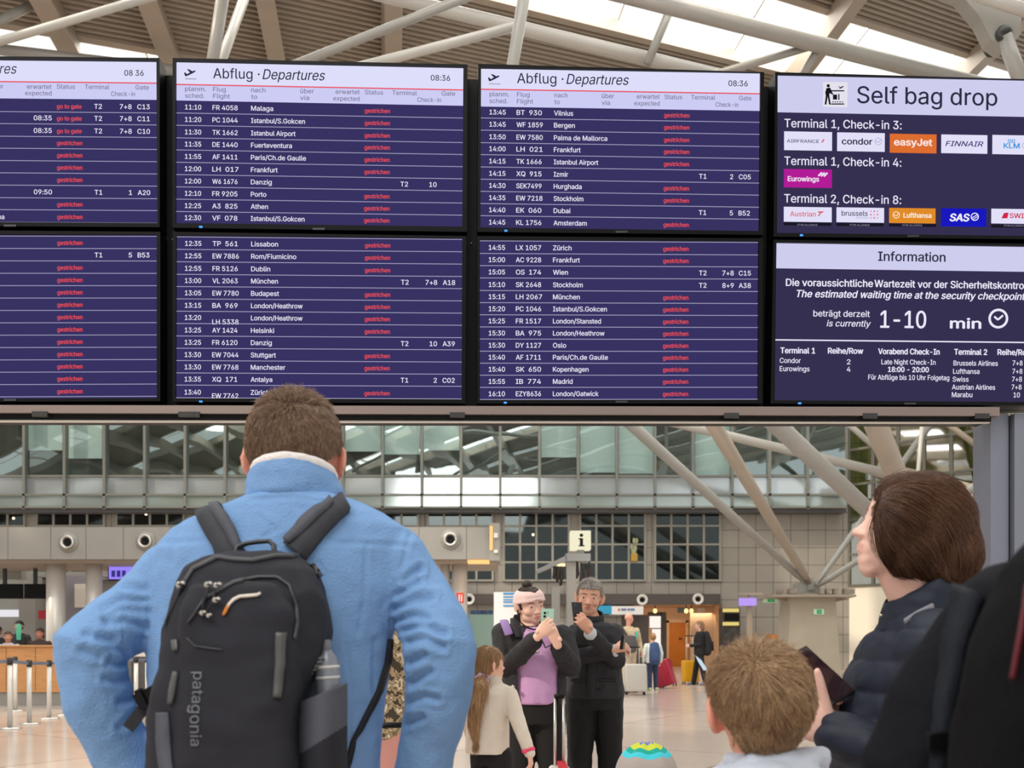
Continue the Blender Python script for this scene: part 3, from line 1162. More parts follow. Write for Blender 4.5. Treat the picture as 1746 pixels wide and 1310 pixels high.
# ------------------------------------------------------------ info kiosk
YI = 25.0
t = thing('info_stand', 'grey steel information stand with sloping roof arm behind the couple', 'stand', (W(971, 0, YI).x, YI, 0))
mb = MB()
a, b = W(966, 1100, YI), W(982, 945, YI)
mb.box((a.x, YI, 0), (b.x, YI + .3, b.z))
a, b = W(941, 1100, YI), W(955, 1000, YI)
mb.box((a.x, YI + .1, 0), (b.x, YI + .3, b.z))
mb.build('post', M_GREYP, t)
mb = MB()
pbox(mb, 965, 944, 1007, 957, YI - .1, YI + .5)
mb.prism([W(914, 972, YI - .1), W(914, 978, YI - .1), W(966, 957, YI - .1), W(966, 947, YI - .1)], (0, .6, 0))
mb.build('roof_arm', mat('stand_roof', (140, 142, 142), 0.4), t)
mb = MB()
pbox(mb, 950, 961, 964, 965, YI - .05, YI + .2)
mb.build('lamp', emis('warm_bulb2', (255, 224, 170), 1.5), t)
for k, x in enumerate((945, 951, 957, 984, 991, 999, 1005)):
    z1 = 958 + (k % 3) * 3
    mb = MB()
    mb.loft([W(x, z1, YI + .1), W(x + 1, (z1 + 1000) / 2, YI + .05), W(x - 1, 985 + (k % 3) * 6, YI + .1)], [.02, .05, .035], n=8)
    mb.build('hanging_cable', mat('cable_dark', (46, 40, 38), 0.6), t)
t = thing('info_sign', 'cream lit box sign with a bold black i above the stand', 'sign', W(991, 944, YI))
mb = MB()
pbox(mb, 973, 905, 1007.5, 937, YI, YI + .5)
mb.build('light_box', emis('cream_sign', (246, 240, 208), 0.98), t)
mb = MB()
pbox(mb, 984, 937, 996, 945, YI + .15, YI + .35)
mb.build('stem', M_GREYP, t)
mb = MB()
u, w_ = V((1, 0, 0)), V((0, 0, 1))
k = YI / F
c = W(991.3, 932, YI - .01)
for x0, x1, y0, y1 in ((-5, 5.5, 0, 2.2), (-2.6, 2.8, 0, 14), (-5, 2.8, 11.8, 14)):
    mb.quad(c + u * x0 * k + w_ * y0 * k, c + u * x1 * k + w_ * y0 * k, c + u * x1 * k + w_ * y1 * k, c + u * x0 * k + w_ * y1 * k)
mb.disc(c + w_ * 19 * k, (0, -1, 0), 3.0 * k)
mb.build('letter', M_BLACK, t)
# white board with blue stripes
t = thing('poster_board', 'white poster board with blue stripes behind the woman in pink headband', 'poster board', W(866, 1160, 21))
mb = MB()
a, b = W(842, 1180, 21), W(900, 1010, 21)
mb.box((a.x, 21, 0.05), (b.x, 21.15, b.z))
mb.build('board', mat('poster_white', (232, 230, 232), 0.5), t)
mb = MB()
for y, h in ((1011, 3), (1017, 2), (1022, 2), (1026, 2), (1032, 2.4)):
    pbox(mb, 858, y, 896, y + h, 20.985, 21)
mb.build('stripes', mat('poster_blue', (60, 140, 200), 0.5), t)
mb = MB()
for x in (846, 894):
    pbox(mb, x, 1180, x + 3, 1210, 21.02, 21.12)
    p = W(x, 1150, 21)
    mb.box((p.x - .05, 20.9, 0), (p.x + .08, 21.3, .06))
mb.build('feet', M_STEEL, t)
t = thing('glass_case', 'pale green glass counter case right of the blue sleeve', 'glass case', W(828, 1150, 26))
mb = MB()
a, b = W(800, 1150, 26), W(842, 1048, 26)
mb.box((a.x, 26, .95), (b.x, 26.6, b.z))
mb.build('case', mat('green_glass', (150, 182, 172), 0.15), t)
mb = MB()
mb.box((a.x, 25.9, 0), (b.x, 26.6, .95))
mb.build('base', M_ORANGE, t)
mb = MB()
for x, w, m in ((802, 7, 0), (810, 6, 1), (817, 8, 0), (826, 5, 1), (832, 8, 0)):
    pbox(mb, x, 1041, x + w, 1048, 26.1, 26.4)
mb.build('packets', mat('blue_packets', (60, 84, 124), 0.6, var=0.5, vscale=12), t)
t = thing('wall_sign', 'small red and white pictogram sign on the column right of the blue arm', 'sign', W(787, 1028, 22.3))
mb = MB()
pbox(mb, 778, 1011, 791, 1029, 22.2, 22.25)
mb.build('plate', mat('sign_red', (215, 60, 50), 0.5), t)
mb = MB()
pbox(mb, 782, 1014, 784, 1026, 22.19, 22.2)
pbox(mb, 786, 1014, 788, 1026, 22.19, 22.2)
mb.build('pictogram', M_WHITE, t)
t = thing('help_desk', 'low desk with orange top and blue display left of the concrete column', 'desk', W(1322, 1150, 37))
mb = MB()
a, b = W(1296, 1150, 37), W(1350, 1086, 37)
mb.box((a.x, 37, 0), (b.x, 37.8, 1.15))
mb.build('desk_body', M_GREYD, t)
mb = MB()
mb.box((a.x + .4, 36.9, 1.15), (b.x, 37.8, 1.4))
mb.build('desk_top', mat('orange_top', (226, 140, 60), 0.5), t)
mb = MB()
pbox(mb, 1333, 1060, 1344, 1084, 37.2, 37.3)
mb.build('display', mat('teal_display', (66, 112, 140), 0.4), t)

# ------------------------------------------------------------ departures screens
BY, BS, BT = 4.0, 0.0615, 0.03
ZB = CZ + (HY - 690) / F * BY


def BP(x, y, off=0.0):
    """point on the plane of the screens (off = metres in front of it)"""
    rx, rz = (x - CX) / F, (HY - y) / F
    k = BY + off
    d = (k + BT * (ZB - CZ)) / (1 - BS * rx + BT * rz)
    return V((rx * d, d, CZ + rz * d))


BN = V((BS, -1, -BT)).normalized()        # towards the viewers


class Face:
    """a lit screen: picture-like coordinates along its own edges"""

    def __init__(s, tl, tr, br, bl):
        s.c = [V(BP(*p)) for p in (tl, tr, br, bl)]
        s.x0, s.x1, s.y0, s.y1 = tl[0], tr[0], tl[1], bl[1]

    def p(s, x, y, h=0.0):
        u, v = (x - s.x0) / (s.x1 - s.x0), (y - s.y0) / (s.y1 - s.y0)
        a, b, c, d = s.c
        q = a * ((1 - u) * (1 - v)) + b * (u * (1 - v)) + c * (u * v) + d * ((1 - u) * v)
        return q + BN * h

    def rect(s, mb, x0, y0, x1, y1, h):
        mb.quad(s.p(x0, y1, h), s.p(x1, y1, h), s.p(x1, y0, h), s.p(x0, y0, h))

    def text(s, mb, body, x, y, cap, w=None, align='l', shear=0.0, bold=0.0, h=0.0022):
        u = (s.p(x + 5, y) - s.p(x, y))
        v = (s.p(x, y - 5) - s.p(x, y))
        ku, kv = u.length / 5, v.length / 5
        write(mb, body, s.p(x, y, h), u.normalized(), v.normalized(), cap * kv, None if w is None else w * ku, align, shear, bold)


E_NAVY = emis('screen_navy', (56, 50, 98), 1.0)
E_NAVY2 = emis('screen_slate', (54, 48, 80), 1.0)
E_HEAD = emis('screen_header', (222, 222, 250), 1.0)
E_HEAD2 = emis('screen_header_lilac', (205, 204, 244), 1.0)
E_WHITE = emis('screen_white', (236, 232, 250), 1.0)
E_INK = emis('screen_ink', (46, 46, 66), 1.0)
E_GREYT = emis('screen_grey_text', (112, 112, 140), 1.0)
E_RED = emis('screen_red', (232, 78, 84), 1.0)
E_LINE = emis('screen_line', (170, 168, 198), 1.0)
E_LED = emis('blue_led', (70, 150, 255), 1.5)
M_BEZ = mat('monitor_black', (4, 4, 7), 0.4, spec=0.15)


def monitor(label, outer, face, led, mark):
    """housing, lit panel and small fittings; outer and face are picture corners"""
    t = thing('departures_screen', label, 'departures screen', BP((outer[2][0] + outer[3][0]) / 2, outer[2][1]), 'wall of departure screens')
    mb = MB()
    q = [BP(*p) for p in (outer[3], outer[2], outer[1], outer[0])]
    fr = [p + BN * 0.010 for p in q]
    mb.hexa(fr, [p - BN * 0.07 for p in q])
    fi = [BP(*p) for p in (face[3], face[2], face[1], face[0])]
    mb.build('housing', M_BEZ, t)
    # raised bezel
    mb = MB()
    o4 = [p + BN * 0.010 for p in q]
    i4 = [p + BN * 0.010 for p in fi]
    for k in range(4):
        a, b, c, d = o4[k], o4[(k + 1) % 4], i4[(k + 1) % 4], i4[k]
        mb.hexa([p + BN * 0.012 for p in (a, b, c, d)], [a, b, c, d])
    mb.build('bezel', M_BEZ, t)
    if led:
        mb = MB()
        mb.obox(BP(led[0], led[1]) + BN * 0.024, (0.006, 0, 0), (0, 0.003, 0), (0, 0, 0.003))
        mb.build('status_light', E_LED, t)
    if mark:
        mb = MB()
        mb.obox(BP(mark[0], mark[1]) + BN * 0.024, (0.024, 0, 0), (0, 0.002, 0), (0, 0, 0.004))
        mb.build('maker_plate', mat('plate_grey', (52, 52, 60), 0.4, 0.4), t)
    f = Face(*face)
    f.c = [p + BN * 0.0105 for p in f.c]
    f.t = t
    mb = MB()
    mb.quad(f.c[3], f.c[2], f.c[1], f.c[0])
    f.panel = mb
    return f


def plane_icon(f, mb, x, y, s=1.0):
    pts = [(-9, -2), (-7, -3), (-4, 0), (1, -3), (-4, -8), (-1.5, -8.6), (5.5, -5), (9, -6.6), (10.6, -5.6), (9.5, -4), (2, 0.2), (-5, 3.6), (-7, 3.4)]
    c = [f.p(x + a * s, y + b * s, .0022) for a, b in pts]
    # fan out as triangles by ear order (shape is simple enough for one n-gon)
    mb.poly(list(reversed(c)))


def header(f, y_red, y_end, cols, clock, title=None, time_gap=None):
    mb = MB()
    f.rect(mb, f.x0, f.y0, f.x1, y_red, .0006)
    mb.build('header_band', E_HEAD, f.t)
    mb = MB()
    f.rect(mb, f.x0, y_red + 2, f.x1, y_end, .0006)
    mb.build('column_band', E_HEAD2, f.t)
    mb = MB()
    f.rect(mb, f.x0, y_red, f.x1, y_red + 2, .0012)
    mb.build('red_rule', emis('red_rule', (240, 84, 96), 1.0), f.t)
    mb = MB()
    if title:
        tx, ty = title
        f.text(mb, 'Abflug ·', tx, ty, 17, 78, bold=.008)
        f.text(mb, 'Departures', tx + 83, ty, 17, 104, shear=0.2, bold=.008)
        plane_icon(f, mb, tx - 40, ty - 6, 1.0)
        f.rect(mb, tx - 47, ty + 1.5, tx - 28, ty + 2.3, .002)
    f.text(mb, clock[0], clock[1], clock[2], 9.5, 33, bold=.02)
    mb.build('header_lettering', E_INK, f.t)
    mb = MB()
    for body, x, y, w, al in cols:
        f.text(mb, body, x, y, 7.6, w, al, bold=.012)
    mb.build('column_lettering', E_GREYT, f.t)


def rows(f, ys, data, cx, dy=6.0):
    """data rows: time, flight, place, red status, terminal, check-in, gate"""
    w, r, ln = MB(), MB(), MB()
    for k in range(len(data)):
        y = ys[k + 1]
        if k < len(data):
            f.rect(ln, f.x0, y - .55, f.x1, y + .55, .0012)
        d = data[k]
        b = y - dy
        if k == len(data) - 1 and len(data) == 13:
            b += 0.5
        dif = 0
        if len(d) > 8:
            dif = d[8]
        for j, (x, al, wd) in enumerate(cx):
            s = d[j]
            if not s:
                continue
            m = w
            bb = b
            if j == 4:
                f.text(r, s, x, b, 7.2, 43 if s == 'gestrichen' else 42, al, bold=0.035)
                continue
            if j == 1 and dif:
                bb = b + dif
            n = len(s)
            ww = None
            if j == 0:
                ww = 27
            elif j == 1:
                ww = {7: 43, 8: 46}.get(n, 40) * (1.02 if s[:2] in ('EW', 'LH', 'WF') else .98)
            elif j == 2:
                ww = n * 5.55 * (1.0 if n > 5 else 1.0)
                ww = PLACEW.get(s, ww)
            f.text(m, s, x, bb, 8.1, ww, al, bold=0.022)
    f.rect(ln, f.x0, ys[0] - .55, f.x1, ys[0] + .55, .0012) if len(data) == 13 else None
    ln.build('row_lines', E_LINE, f.t)
    if w.v:
        w.build('white_lettering', E_WHITE, f.t)
    if r.v:
        r.build('red_lettering', E_RED, f.t)


PLACEW = {'Malaga': 37, 'Istanbul/S.Gokcen': 91, 'Istanbul Airport': 75, 'Fuerteventura': 69, 'Paris/Ch.de Gaulle': 93, 'Frankfurt': 45, 'Danzig': 35,
          'Porto': 26, 'Athen': 29, 'Lissabon': 45, 'Rom/Fiumicino': 76, 'Dublin': 32, 'München': 45, 'Budapest': 47, 'London/Heathrow': 87,
          'Helsinki': 39, 'Stuttgart': 42, 'Manchester': 58, 'Antalya': 36, 'Zürich': 31, 'Vilnius': 32, 'Bergen': 35, 'Palma de Mallorca': 90,
          'Izmir': 24, 'Hurghada': 47, 'Stockholm': 50, 'Dubai': 28, 'Amsterdam': 56, 'Wien': 25, 'London/Stansted': 81, 'Oslo': 22, 'Kopenhagen': 60, 'Madrid': 33, 'London/Gatwick': 77}
G = 'gestrichen'


def cols_for(t, fl, c, st, tm, ck, gt, ex):
    return [(t, 'l', 27), (fl, 'l', 44), (c, 'l', None), (ex, 'r', 28), (st, 'l', 43), (tm, 'l', 14), (ck, 'r', None), (gt, 'l', None)]


def D(t, fl, c, s=G, tm='', ck='', gt='', ex='', dif=0):
    return (t, fl, c, ex, s, tm, ck, gt, dif)


# --- second screen column, upper
S2 = monitor('upper departures screen second from left, flights 11:10 to 12:30', [(297, 104), (797, 115), (796, 399), (297, 392)], [(302.5, 109), (790, 119), (788, 390), (302, 384)], (345, 391), (545, 394.5))
S2.panel.build('lit_panel', E_NAVY, S2.t)
header(S2, 145.4, 173.5, [('planm.', 317, 157.5, 35, 'l'), ('sched.', 317, 169, 32, 'l'), ('Flug', 364, 157.5, 21, 'l'), ('Flight', 364, 169, 28, 'l'), ('nach', 428, 157.5, 24, 'l'), ('to', 428, 169, 10, 'l'),
                          ('über', 511, 157.5, 23, 'l'), ('via', 511, 169, 15, 'l'), ('erwartet', 612, 157.5, 41, 'r'), ('expected', 612, 169, 45, 'r'), ('Status', 621, 157.5, 31, 'l'), ('Terminal', 668, 157.5, 42, 'l'), ('Check-in', 711, 168.5, 41, 'l'), ('Gate', 753, 157, 23, 'l')], ('08:36', 734, 131.5), (364, 135))
rows(S2, [173.5, 194.8, 215.8, 237.1, 257.7, 278.7, 299.7, 320.6, 341.6, 362.6, 383.2],
     [D('11:10', 'FR 4058', 'Malaga'), D('11:20', 'PC 1044', 'Istanbul/S.Gokcen'), D('11:30', 'TK 1662', 'Istanbul Airport'), D('11:35', 'DE 1440', 'Fuerteventura'), D('11:55', 'AF 1411', 'Paris/Ch.de Gaulle'),
      D('12:00', 'LH  017', 'Frankfurt'), D('12:00', 'W6 1676', 'Danzig', '', 'T2', '10'), D('12:10', 'FR 9205', 'Porto'), D('12:25', 'A3  825', 'Athen'), D('12:30', 'VF  078', 'Istanbul/S.Gokcen')],
     cols_for(317, 363, 428, 621, 683, 745, 755, 612))
# --- second column, lower
S2b = monitor('lower departures screen second from left, flights 12:35 to 13:40', [(297, 399), (795, 406), (793, 690), (297, 687)], [(303, 404.6), (788, 409), (787, 683), (302, 681)], (345, 687), None)
S2b.panel.build('lit_panel', E_NAVY, S2b.t)
rows(S2b, [405.8, 427, 448, 469.3, 490, 511, 532, 552.8, 574.1, 595, 616, 637, 657.8, 679.5],
     [D('12:35', 'TP  561', 'Lissabon'), D('12:55', 'EW 7886', 'Rom/Fiumicino'), D('12:55', 'FR 5126', 'Dublin'), D('13:00', 'VL 2063', 'München', '', 'T2', '7+8', 'A18'), D('13:05', 'EW 7780', 'Budapest'), D('13:15', 'BA  969', 'London/Heathrow'),
      D('13:20', 'LH 5338', 'London/Heathrow', dif=7), D('13:25', 'AY 1424', 'Helsinki'), D('13:25', 'FR 6120', 'Danzig', '', 'T2', '10', 'A39'), D('13:30', 'EW 7044', 'Stuttgart'), D('13:30', 'EW 7768', 'Manchester'),
      D('13:35', 'XQ  171', 'Antalya', '', 'T1', '2', 'C02'), D('13:40', 'EW 7762', 'Zürich', dif=6)],
     cols_for(317, 363, 428, 621, 683, 745, 755, 612))
# --- third column, upper
S3 = monitor('upper departures screen third from left, flights 13:45 to 14:45', [(815, 114), (1300, 128), (1298, 404), (814, 399)], [(820, 120), (1294, 128), (1292, 397.5), (819, 391.5)], (862, 397.5), (1058, 399.5))
S3.panel.build('lit_panel', E_NAVY, S3.t)
header(S3, 153.6, 183.8, [('planm.', 834.5, 166.5, 33, 'l'), ('sched.', 834.5, 178, 30, 'l'), ('Flug', 880.5, 166.5, 21, 'l'), ('Flight', 880.5, 178, 27, 'l'), ('nach', 943.5, 166.5, 22, 'l'), ('to', 943.5, 178, 9, 'l'),
                          ('über', 1023.5, 166.5, 21, 'l'), ('via', 1023.5, 178, 14, 'l'), ('erwartet', 1122, 166.5, 39, 'r'), ('expected', 1122, 178, 43, 'r'), ('Status', 1130.5, 166.5, 30, 'l'), ('Terminal', 1176, 166.5, 41, 'l'), ('Check-in', 1218, 178, 39, 'l'), ('Gate', 1258.5, 166.5, 21, 'l')], ('08:36', 1240, 142.5), (880.5, 143.5))
rows(S3, [183.8, 203.4, 224, 245.3, 265.6, 286.6, 307.5, 328.2, 349, 369.7, 390.7],
     [D('13:45', 'BT  930', 'Vilnius'), D('13:45', 'WF 1859', 'Bergen'), D('13:50', 'EW 7580', 'Palma de Mallorca'), D('14:00', 'LH  021', 'Frankfurt'), D('14:15', 'TK 1666', 'Istanbul Airport'), D('14:15', 'XQ  915', 'Izmir', '', 'T1', '2', 'C05'),
      D('14:30', 'SEK7499', 'Hurghada'), D('14:35', 'EW 7218', 'Stockholm'), D('14:40', 'EK  060', 'Dubai', '', 'T1', '5', 'B52'), D('14:45', 'KL 1756', 'Amsterdam')],
     cols_for(834.5, 880, 943, 1130, 1190.5, 1249, 1259, 1122))
S3b = monitor('lower departures screen third from left, flights 14:55 to 16:10', [(813, 406), (1298, 410), (1297, 690), (813, 690)], [(818, 411.6), (1291, 414.4), (1290, 683.5), (818, 684)], (861, 689), (1058, 687.5))
S3b.panel.build('lit_panel', E_NAVY, S3b.t)
rows(S3b, [412.6, 434, 454.6, 475.5, 496.8, 517.4, 538, 558.7, 579.3, 600, 620.5, 641, 661.8, 682.4],
     [D('14:55', 'LX 1057', 'Zürich'), D('15:00', 'AC 9228', 'Frankfurt'), D('15:05', 'OS  174', 'Wien', '', 'T2', '7+8', 'C15'), D('15:10', 'SK 2648', 'Stockholm', '', 'T2', '8+9', 'A38'), D('15:15', 'LH 2067', 'München'), D('15:20', 'PC 1046', 'Istanbul/S.Gokcen'),
      D('15:25', 'FR 1517', 'London/Stansted'), D('15:30', 'BA  975', 'London/Heathrow'), D('15:30', 'DY 1127', 'Oslo'), D('15:40', 'AF 1711', 'Paris/Ch.de Gaulle'), D('15:40', 'SK  650', 'Kopenhagen'), D('15:55', 'IB  774', 'Madrid'), D('16:10', 'EZY8636', 'London/Gatwick')],
     cols_for(833, 878.5, 941, 1128, 1189.5, 1249, 1258, 1122))
# --- first column
S1 = monitor('upper departures screen at the left edge with go to gate rows', [(-228, 99), (275, 104), (275, 391), (-228, 388)], [(-222, 103.5), (269.5, 108.6), (271, 384), (-222, 381)], None, (22, 389))
S1.panel.build('lit_panel', E_NAVY, S1.t)
header(S1, 138.5, 168, [('über', -4, 153, 22, 'r'), ('erwartet', 88, 151.5, 42, 'r'), ('expected', 88, 162.5, 45, 'r'), ('Status', 97, 151, 31, 'l'), ('Terminal', 145, 151, 42, 'l'), ('Check-in', 190, 162.5, 41, 'l'), ('Gate', 232, 151, 23, 'l'), ('er', 6, 151.5, 9, 'r')], ('08 36', 213, 127.5), None)
mb = MB()
S1.text(mb, 'Departures', 27, 126, 17, 104, 'r', shear=0.2)
S1.text(mb, 'Abflug ·', -85, 126, 17, 78, 'r')
mb.build('title_lettering', E_INK, S1.t)
rows(S1, [168, 190.5, 211, 232.5, 253, 274, 295, 316, 337.5, 358, 379.5],
     [D('', '', '', 'go to gate', 'T2', '7+8', 'C13'), D('', '', '', 'go to gate', 'T2', '7+8', 'C11', '08:35'), D('', '', '', 'go to gate', 'T2', '7+8', 'C10', '08:35'), D('', '', ''), D('', '', ''), D('', '', ''), D('', '', ''),
      D('', '', '', '', 'T1', '1', 'A20', '09:50'), D('', '', ''), D('', '', '')],
     cols_for(-205, -160, -95, 97, 161, 225, 235, 88), 6.0)
mb = MB()
S1.text(mb, 'na', 7, 374.5, 8.1, 10, 'r', bold=.02)
mb.build('place_lettering', E_WHITE, S1.t)
S1b = monitor('lower departures screen at the left edge, nearly all cancelled', [(-228, 395), (276, 399), (276, 686), (-228, 688)], [(-222, 402.5), (270, 403.5), (270, 681), (-222, 683)], None, (22, 684.5))
S1b.panel.build('lit_panel', E_NAVY, S1b.t)
ys = [404 + 21.15 * k for k in range(14)]
rows(S1b, ys, [D('', '', '')] + [D('', '', '', '', 'T1', '5', 'B53')] + [D('', '', '')] * 11, cols_for(-205, -160, -95, 98, 162, 226, 236, 88))

# --- fourth column: self bag drop
S4 = monitor('upper screen at right headed Self bag drop, with airline logos', [(1319, 128), (1812, 142), (1808, 412), (1316, 407)], [(1323, 131.5), (1806, 141.5), (1804, 406.5), (1322, 400.5)], (1363, 405), (1552, 406.5))
S4.panel.build('lit_panel', E_NAVY2, S4.t)
mb = MB()
S4.rect(mb, 1323, 131.5, 1806, 193.5, .0006)
mb.build('header_band', emis('drop_header', (206, 205, 238), 1.0), S4.t)
mb = MB()
S4.text(mb, 'Self bag drop', 1458, 175.5, 28.5, 238, bold=.012)
mb.build('header_lettering', E_INK, S4.t)
ic = MB()
S4.rect(ic, 1400.5, 140.5, 1441.5, 183, .0012)
ic.build('pictogram_field', emis('icon_field', (228, 226, 236), 1.0), S4.t)
ic = MB()


def P4(x, y):
    # picture coordinates -> left-edge based coordinates of the screen
    return x, y - (x - 1323) * 0.0205


def poly4(mb, pts, h=.0022):
    mb.poly([S4.p(*P4(x, y), h) for x, y in reversed(pts)])


poly4(ic, [(1409 + 2.8 * math.cos(a), 149 + 2.8 * math.sin(a)) for a in [k * PI / 6 for k in range(12)]])
poly4(ic, [(1406, 153), (1412, 152), (1416, 160), (1414, 162), (1411, 158), (1411, 167), (1405, 167), (1404, 160)])
poly4(ic, [(1405, 166), (1408.5, 166), (1406, 181), (1403, 181)])
poly4(ic, [(1408, 166), (1411, 166), (1413.5, 181), (1410.5, 181)])
poly4(ic, [(1411, 158), (1418, 162.5), (1417, 164.5), (1410, 161)])
for r in ((1414, 156.5, 1436, 158.6), (1417, 164, 1424, 172.5), (1426, 163, 1428, 173), (1414, 179, 1436, 181)):
    poly4(ic, [(r[0], r[1]), (r[2], r[1]), (r[2], r[3]), (r[0], r[3])])
for k in range(5):
    poly4(ic, [(1416 + k * 4, 175.5), (1418 + k * 4, 175.5), (1418 + k * 4, 177.5), (1416 + k * 4, 177.5)])
poly4(ic, [(1425, 150), (1427, 150), (1430, 151.5), (1433, 149.5), (1436, 149.5), (1431, 153.5), (1426, 154), (1429, 152.5)])
ic.build('pictogram', emis('icon_ink', (22, 22, 30), 1.0), S4.t)
wl = MB()
for body, y in (('Terminal 1, Check-in 3:', 219), ('Terminal 1, Check-in 4:', 283), ('Terminal 2, Check-in 8:', 347)):
    S4.text(wl, body, 1336, y, 14.2, 197, bold=.016)
wl.build('white_lettering', E_WHITE, S4.t)
LOGOS = []


def logo(x0, y0, x1, y1, c, name):
    """one coloured logo tile; picture corners at its left side"""
    mb = MB()
    a = P4(x0, y0)
    b = P4(x1, y1)
    S4.rect(mb, a[0], a[1], x1, a[1] + (y1 - y0), .0012)
    o = mb.build('logo_tile', emis('tile_' + name, c, 1.0), S4.t)
    LOGOS.append(o)
    return o


def ltext(tile, body, x, y, cap, w, c, name, shear=0.0, bold=0.02, extra=None):
    mb = MB()
    a = P4(x, y)
    if body:
        S4.text(mb, body, a[0], a[1], cap, w, shear=shear, bold=bold)
    if extra:
        extra(mb)
    return mb.build('logo_lettering', emis('ink_' + name, c, 1.0), tile)


def strip4(mb, p, q, w):
    """stroke between two picture points on screen four"""
    d = V((q[0] - p[0], q[1] - p[1], 0)).normalized()
    n = V((-d.y, d.x, 0)) * (w / 2)
    poly4(mb, [(p[0] + n.x, p[1] + n.y), (p[0] - n.x, p[1] - n.y), (q[0] - n.x, q[1] - n.y), (q[0] + n.x, q[1] + n.y)][::-1])


def ring4(mb, x, y, r, w, f=None):
    f = f or (lambda px_, py_: S4.p(*P4(px_, py_), .0022))
    n = 28
    vs = [f(x + (r + s * w / 2) * math.cos(2 * PI * k / n), y + (r + s * w / 2) * math.sin(2 * PI * k / n)) for s in (-1, 1) for k in range(n)]
    mb.add(vs, [(k, (k + 1) % n, n + (k + 1) % n, n + k) for k in range(n)], False)


WT = (226, 224, 248)
t_ = logo(1335.5, 226, 1416, 258, WT, 'a')
ltext(t_, 'AIRFRANCE', 1340, 245.3, 5.6, 54, (56, 60, 110), 'navy')
ltext(t_, '', 0, 0, 0, 0, (214, 60, 84), 'logo_red', extra=lambda m: poly4(m, [(1397.5, 245.5), (1401, 240), (1403.5, 240), (1400, 245.5)]))
t_ = logo(1424.5, 228, 1505, 260, WT, 'b')
ltext(t_, 'condor', 1432.5, 248.5, 10.5, 51, (48, 46, 70), 'slate', bold=.045)
ltext(t_, '', 0, 0, 0, 0, (168, 170, 204), 'pale', extra=lambda m: (ring4(m, 1494, 244, 5.6, 1.0), strip4(m, (1489, 243), (1494, 246), 1), strip4(m, (1494, 246), (1498, 240.5), 1)))
t_ = logo(1513.5, 230.5, 1593, 263, (222, 110, 48), 'c')
ltext(t_, 'easyJet', 1521, 250.5, 11.5, 64, (250, 228, 224), 'cream', bold=.06)
t_ = logo(1601, 232, 1680, 264, WT, 'd')
ltext(t_, 'FINNAIR', 1608, 252, 8.6, 63, (52, 54, 112), 'navy2', shear=.35, bold=.03)
t_ = logo(1688.5, 233, 1769, 266, WT, 'e')
ltext(t_, 'KLM', 1708, 256, 8.6, 27, (60, 150, 220), 'klm', bold=.05, extra=lambda m: ([strip4(m, (1716 + k * 3.4, 244), (1716 + k * 3.4, 241), 2) for k in range(4)], strip4(m, (1715, 246), (1728, 246), 1.4)))
ltext(t_, '', 0, 0, 0, 0, (168, 170, 204), 'pale', extra=lambda m: ring4(m, 1745, 252, 5, 1.0))
t_ = logo(1335.5, 290, 1416, 321.5, (178, 28, 150), 'f')
ltext(t_, 'Eurowings', 1342, 311, 8.4, 52, (240, 226, 246), 'cream2', bold=.05, extra=lambda m: ([strip4(m, (1393 + k * 4.6, 302.5 + k * .4), (1399 + k * 4.6, 296.5 + k * .4), 3) for k in range(3)]))
t_ = logo(1335.5, 354.5, 1416, 380, WT, 'g')
ltext(t_, 'Austrian', 1346, 371, 8.4, 43, (222, 92, 110), 'logo_pink', extra=lambda m: (poly4(m, [(1393, 363), (1404, 363), (1397, 367), (1395, 371), (1392, 371), (1396, 365.4), (1392, 365)])))
t_ = logo(1424, 356, 1504.5, 381.5, WT, 'h')
ltext(t_, 'brussels', 1432.5, 370.5, 8.6, 44, (70, 66, 100), 'slate2')
ltext(t_, '', 0, 0, 0, 0, (222, 92, 110), 'logo_pink', extra=lambda m: [poly4(m, [(1482 + i * 5.6 - r, 363.5 + j * 5.6 - r), (1482 + i * 5.6 + r, 363.5 + j * 5.6 - r), (1482 + i * 5.6 + r, 363.5 + j * 5.6 + r), (1482 + i * 5.6 - r, 363.5 + j * 5.6 + r)]) for i in range(3) for j in range(3) for r in (0.9 + .3 * ((i + j) % 2),)])
ltext(t_, 'AIRLINES', 1456, 375.5, 2.4, 22, (168, 170, 204), 'pale')
t_ = logo(1513, 357.5, 1592, 383.5, (224, 140, 40), 'i')
ltext(t_, 'Lufthansa', 1537.5, 374.5, 8.2, 47, (252, 236, 214), 'cream3', bold=.05, extra=lambda m: (ring4(m, 1525, 370, 5.4, 1.2), strip4(m, (1520.5, 369), (1525, 372), 1.2), strip4(m, (1525, 372), (1529, 367), 1.2)))
t_ = logo(1601.5, 358.5, 1679, 390, (24, 24, 190), 'j')
ltext(t_, 'SAS', 1616, 381, 12.5, 32, (240, 238, 252), 'white2', shear=.2, bold=.07, extra=lambda m: (ring4(m, 1659, 374, 6.2, 1.6), strip4(m, (1654, 376), (1664, 370), 1.4), strip4(m, (1655, 379), (1665, 373), 1.2)))
t_ = logo(1687.5, 360, 1768, 385.5, WT, 'k')
ltext(t_, 'SWISS', 1719, 376.5, 8, 40, (206, 40, 70), 'swiss', bold=.04, extra=lambda m: (poly4(m, [(1705, 377), (1709, 368), (1717, 367), (1715, 377)])))
mb = MB()
for x, y in ((1358, 387), (1446, 388), (1535, 389), (1709, 391)):
    a = P4(x, y)
    S4.text(mb, 'STAR ALLIANCE', a[0], a[1], 3.0, 34)
mb.build('small_lettering', emis('pale_grey_text', (150, 148, 170), 1.0), S4.t)
mb = MB()
for x in (1335.5, 1424, 1513, 1687.5):
    a = P4(x, 381 + (x - 1335) * .018)
    S4.rect(mb, x, a[1], x + 80, a[1] + 5.2, .0009)
mb.build('logo_dark_bars', emis('bar_dark', (26, 24, 38), 1.0), S4.t)  # dark bars of the screen graphic, behind the small lettering

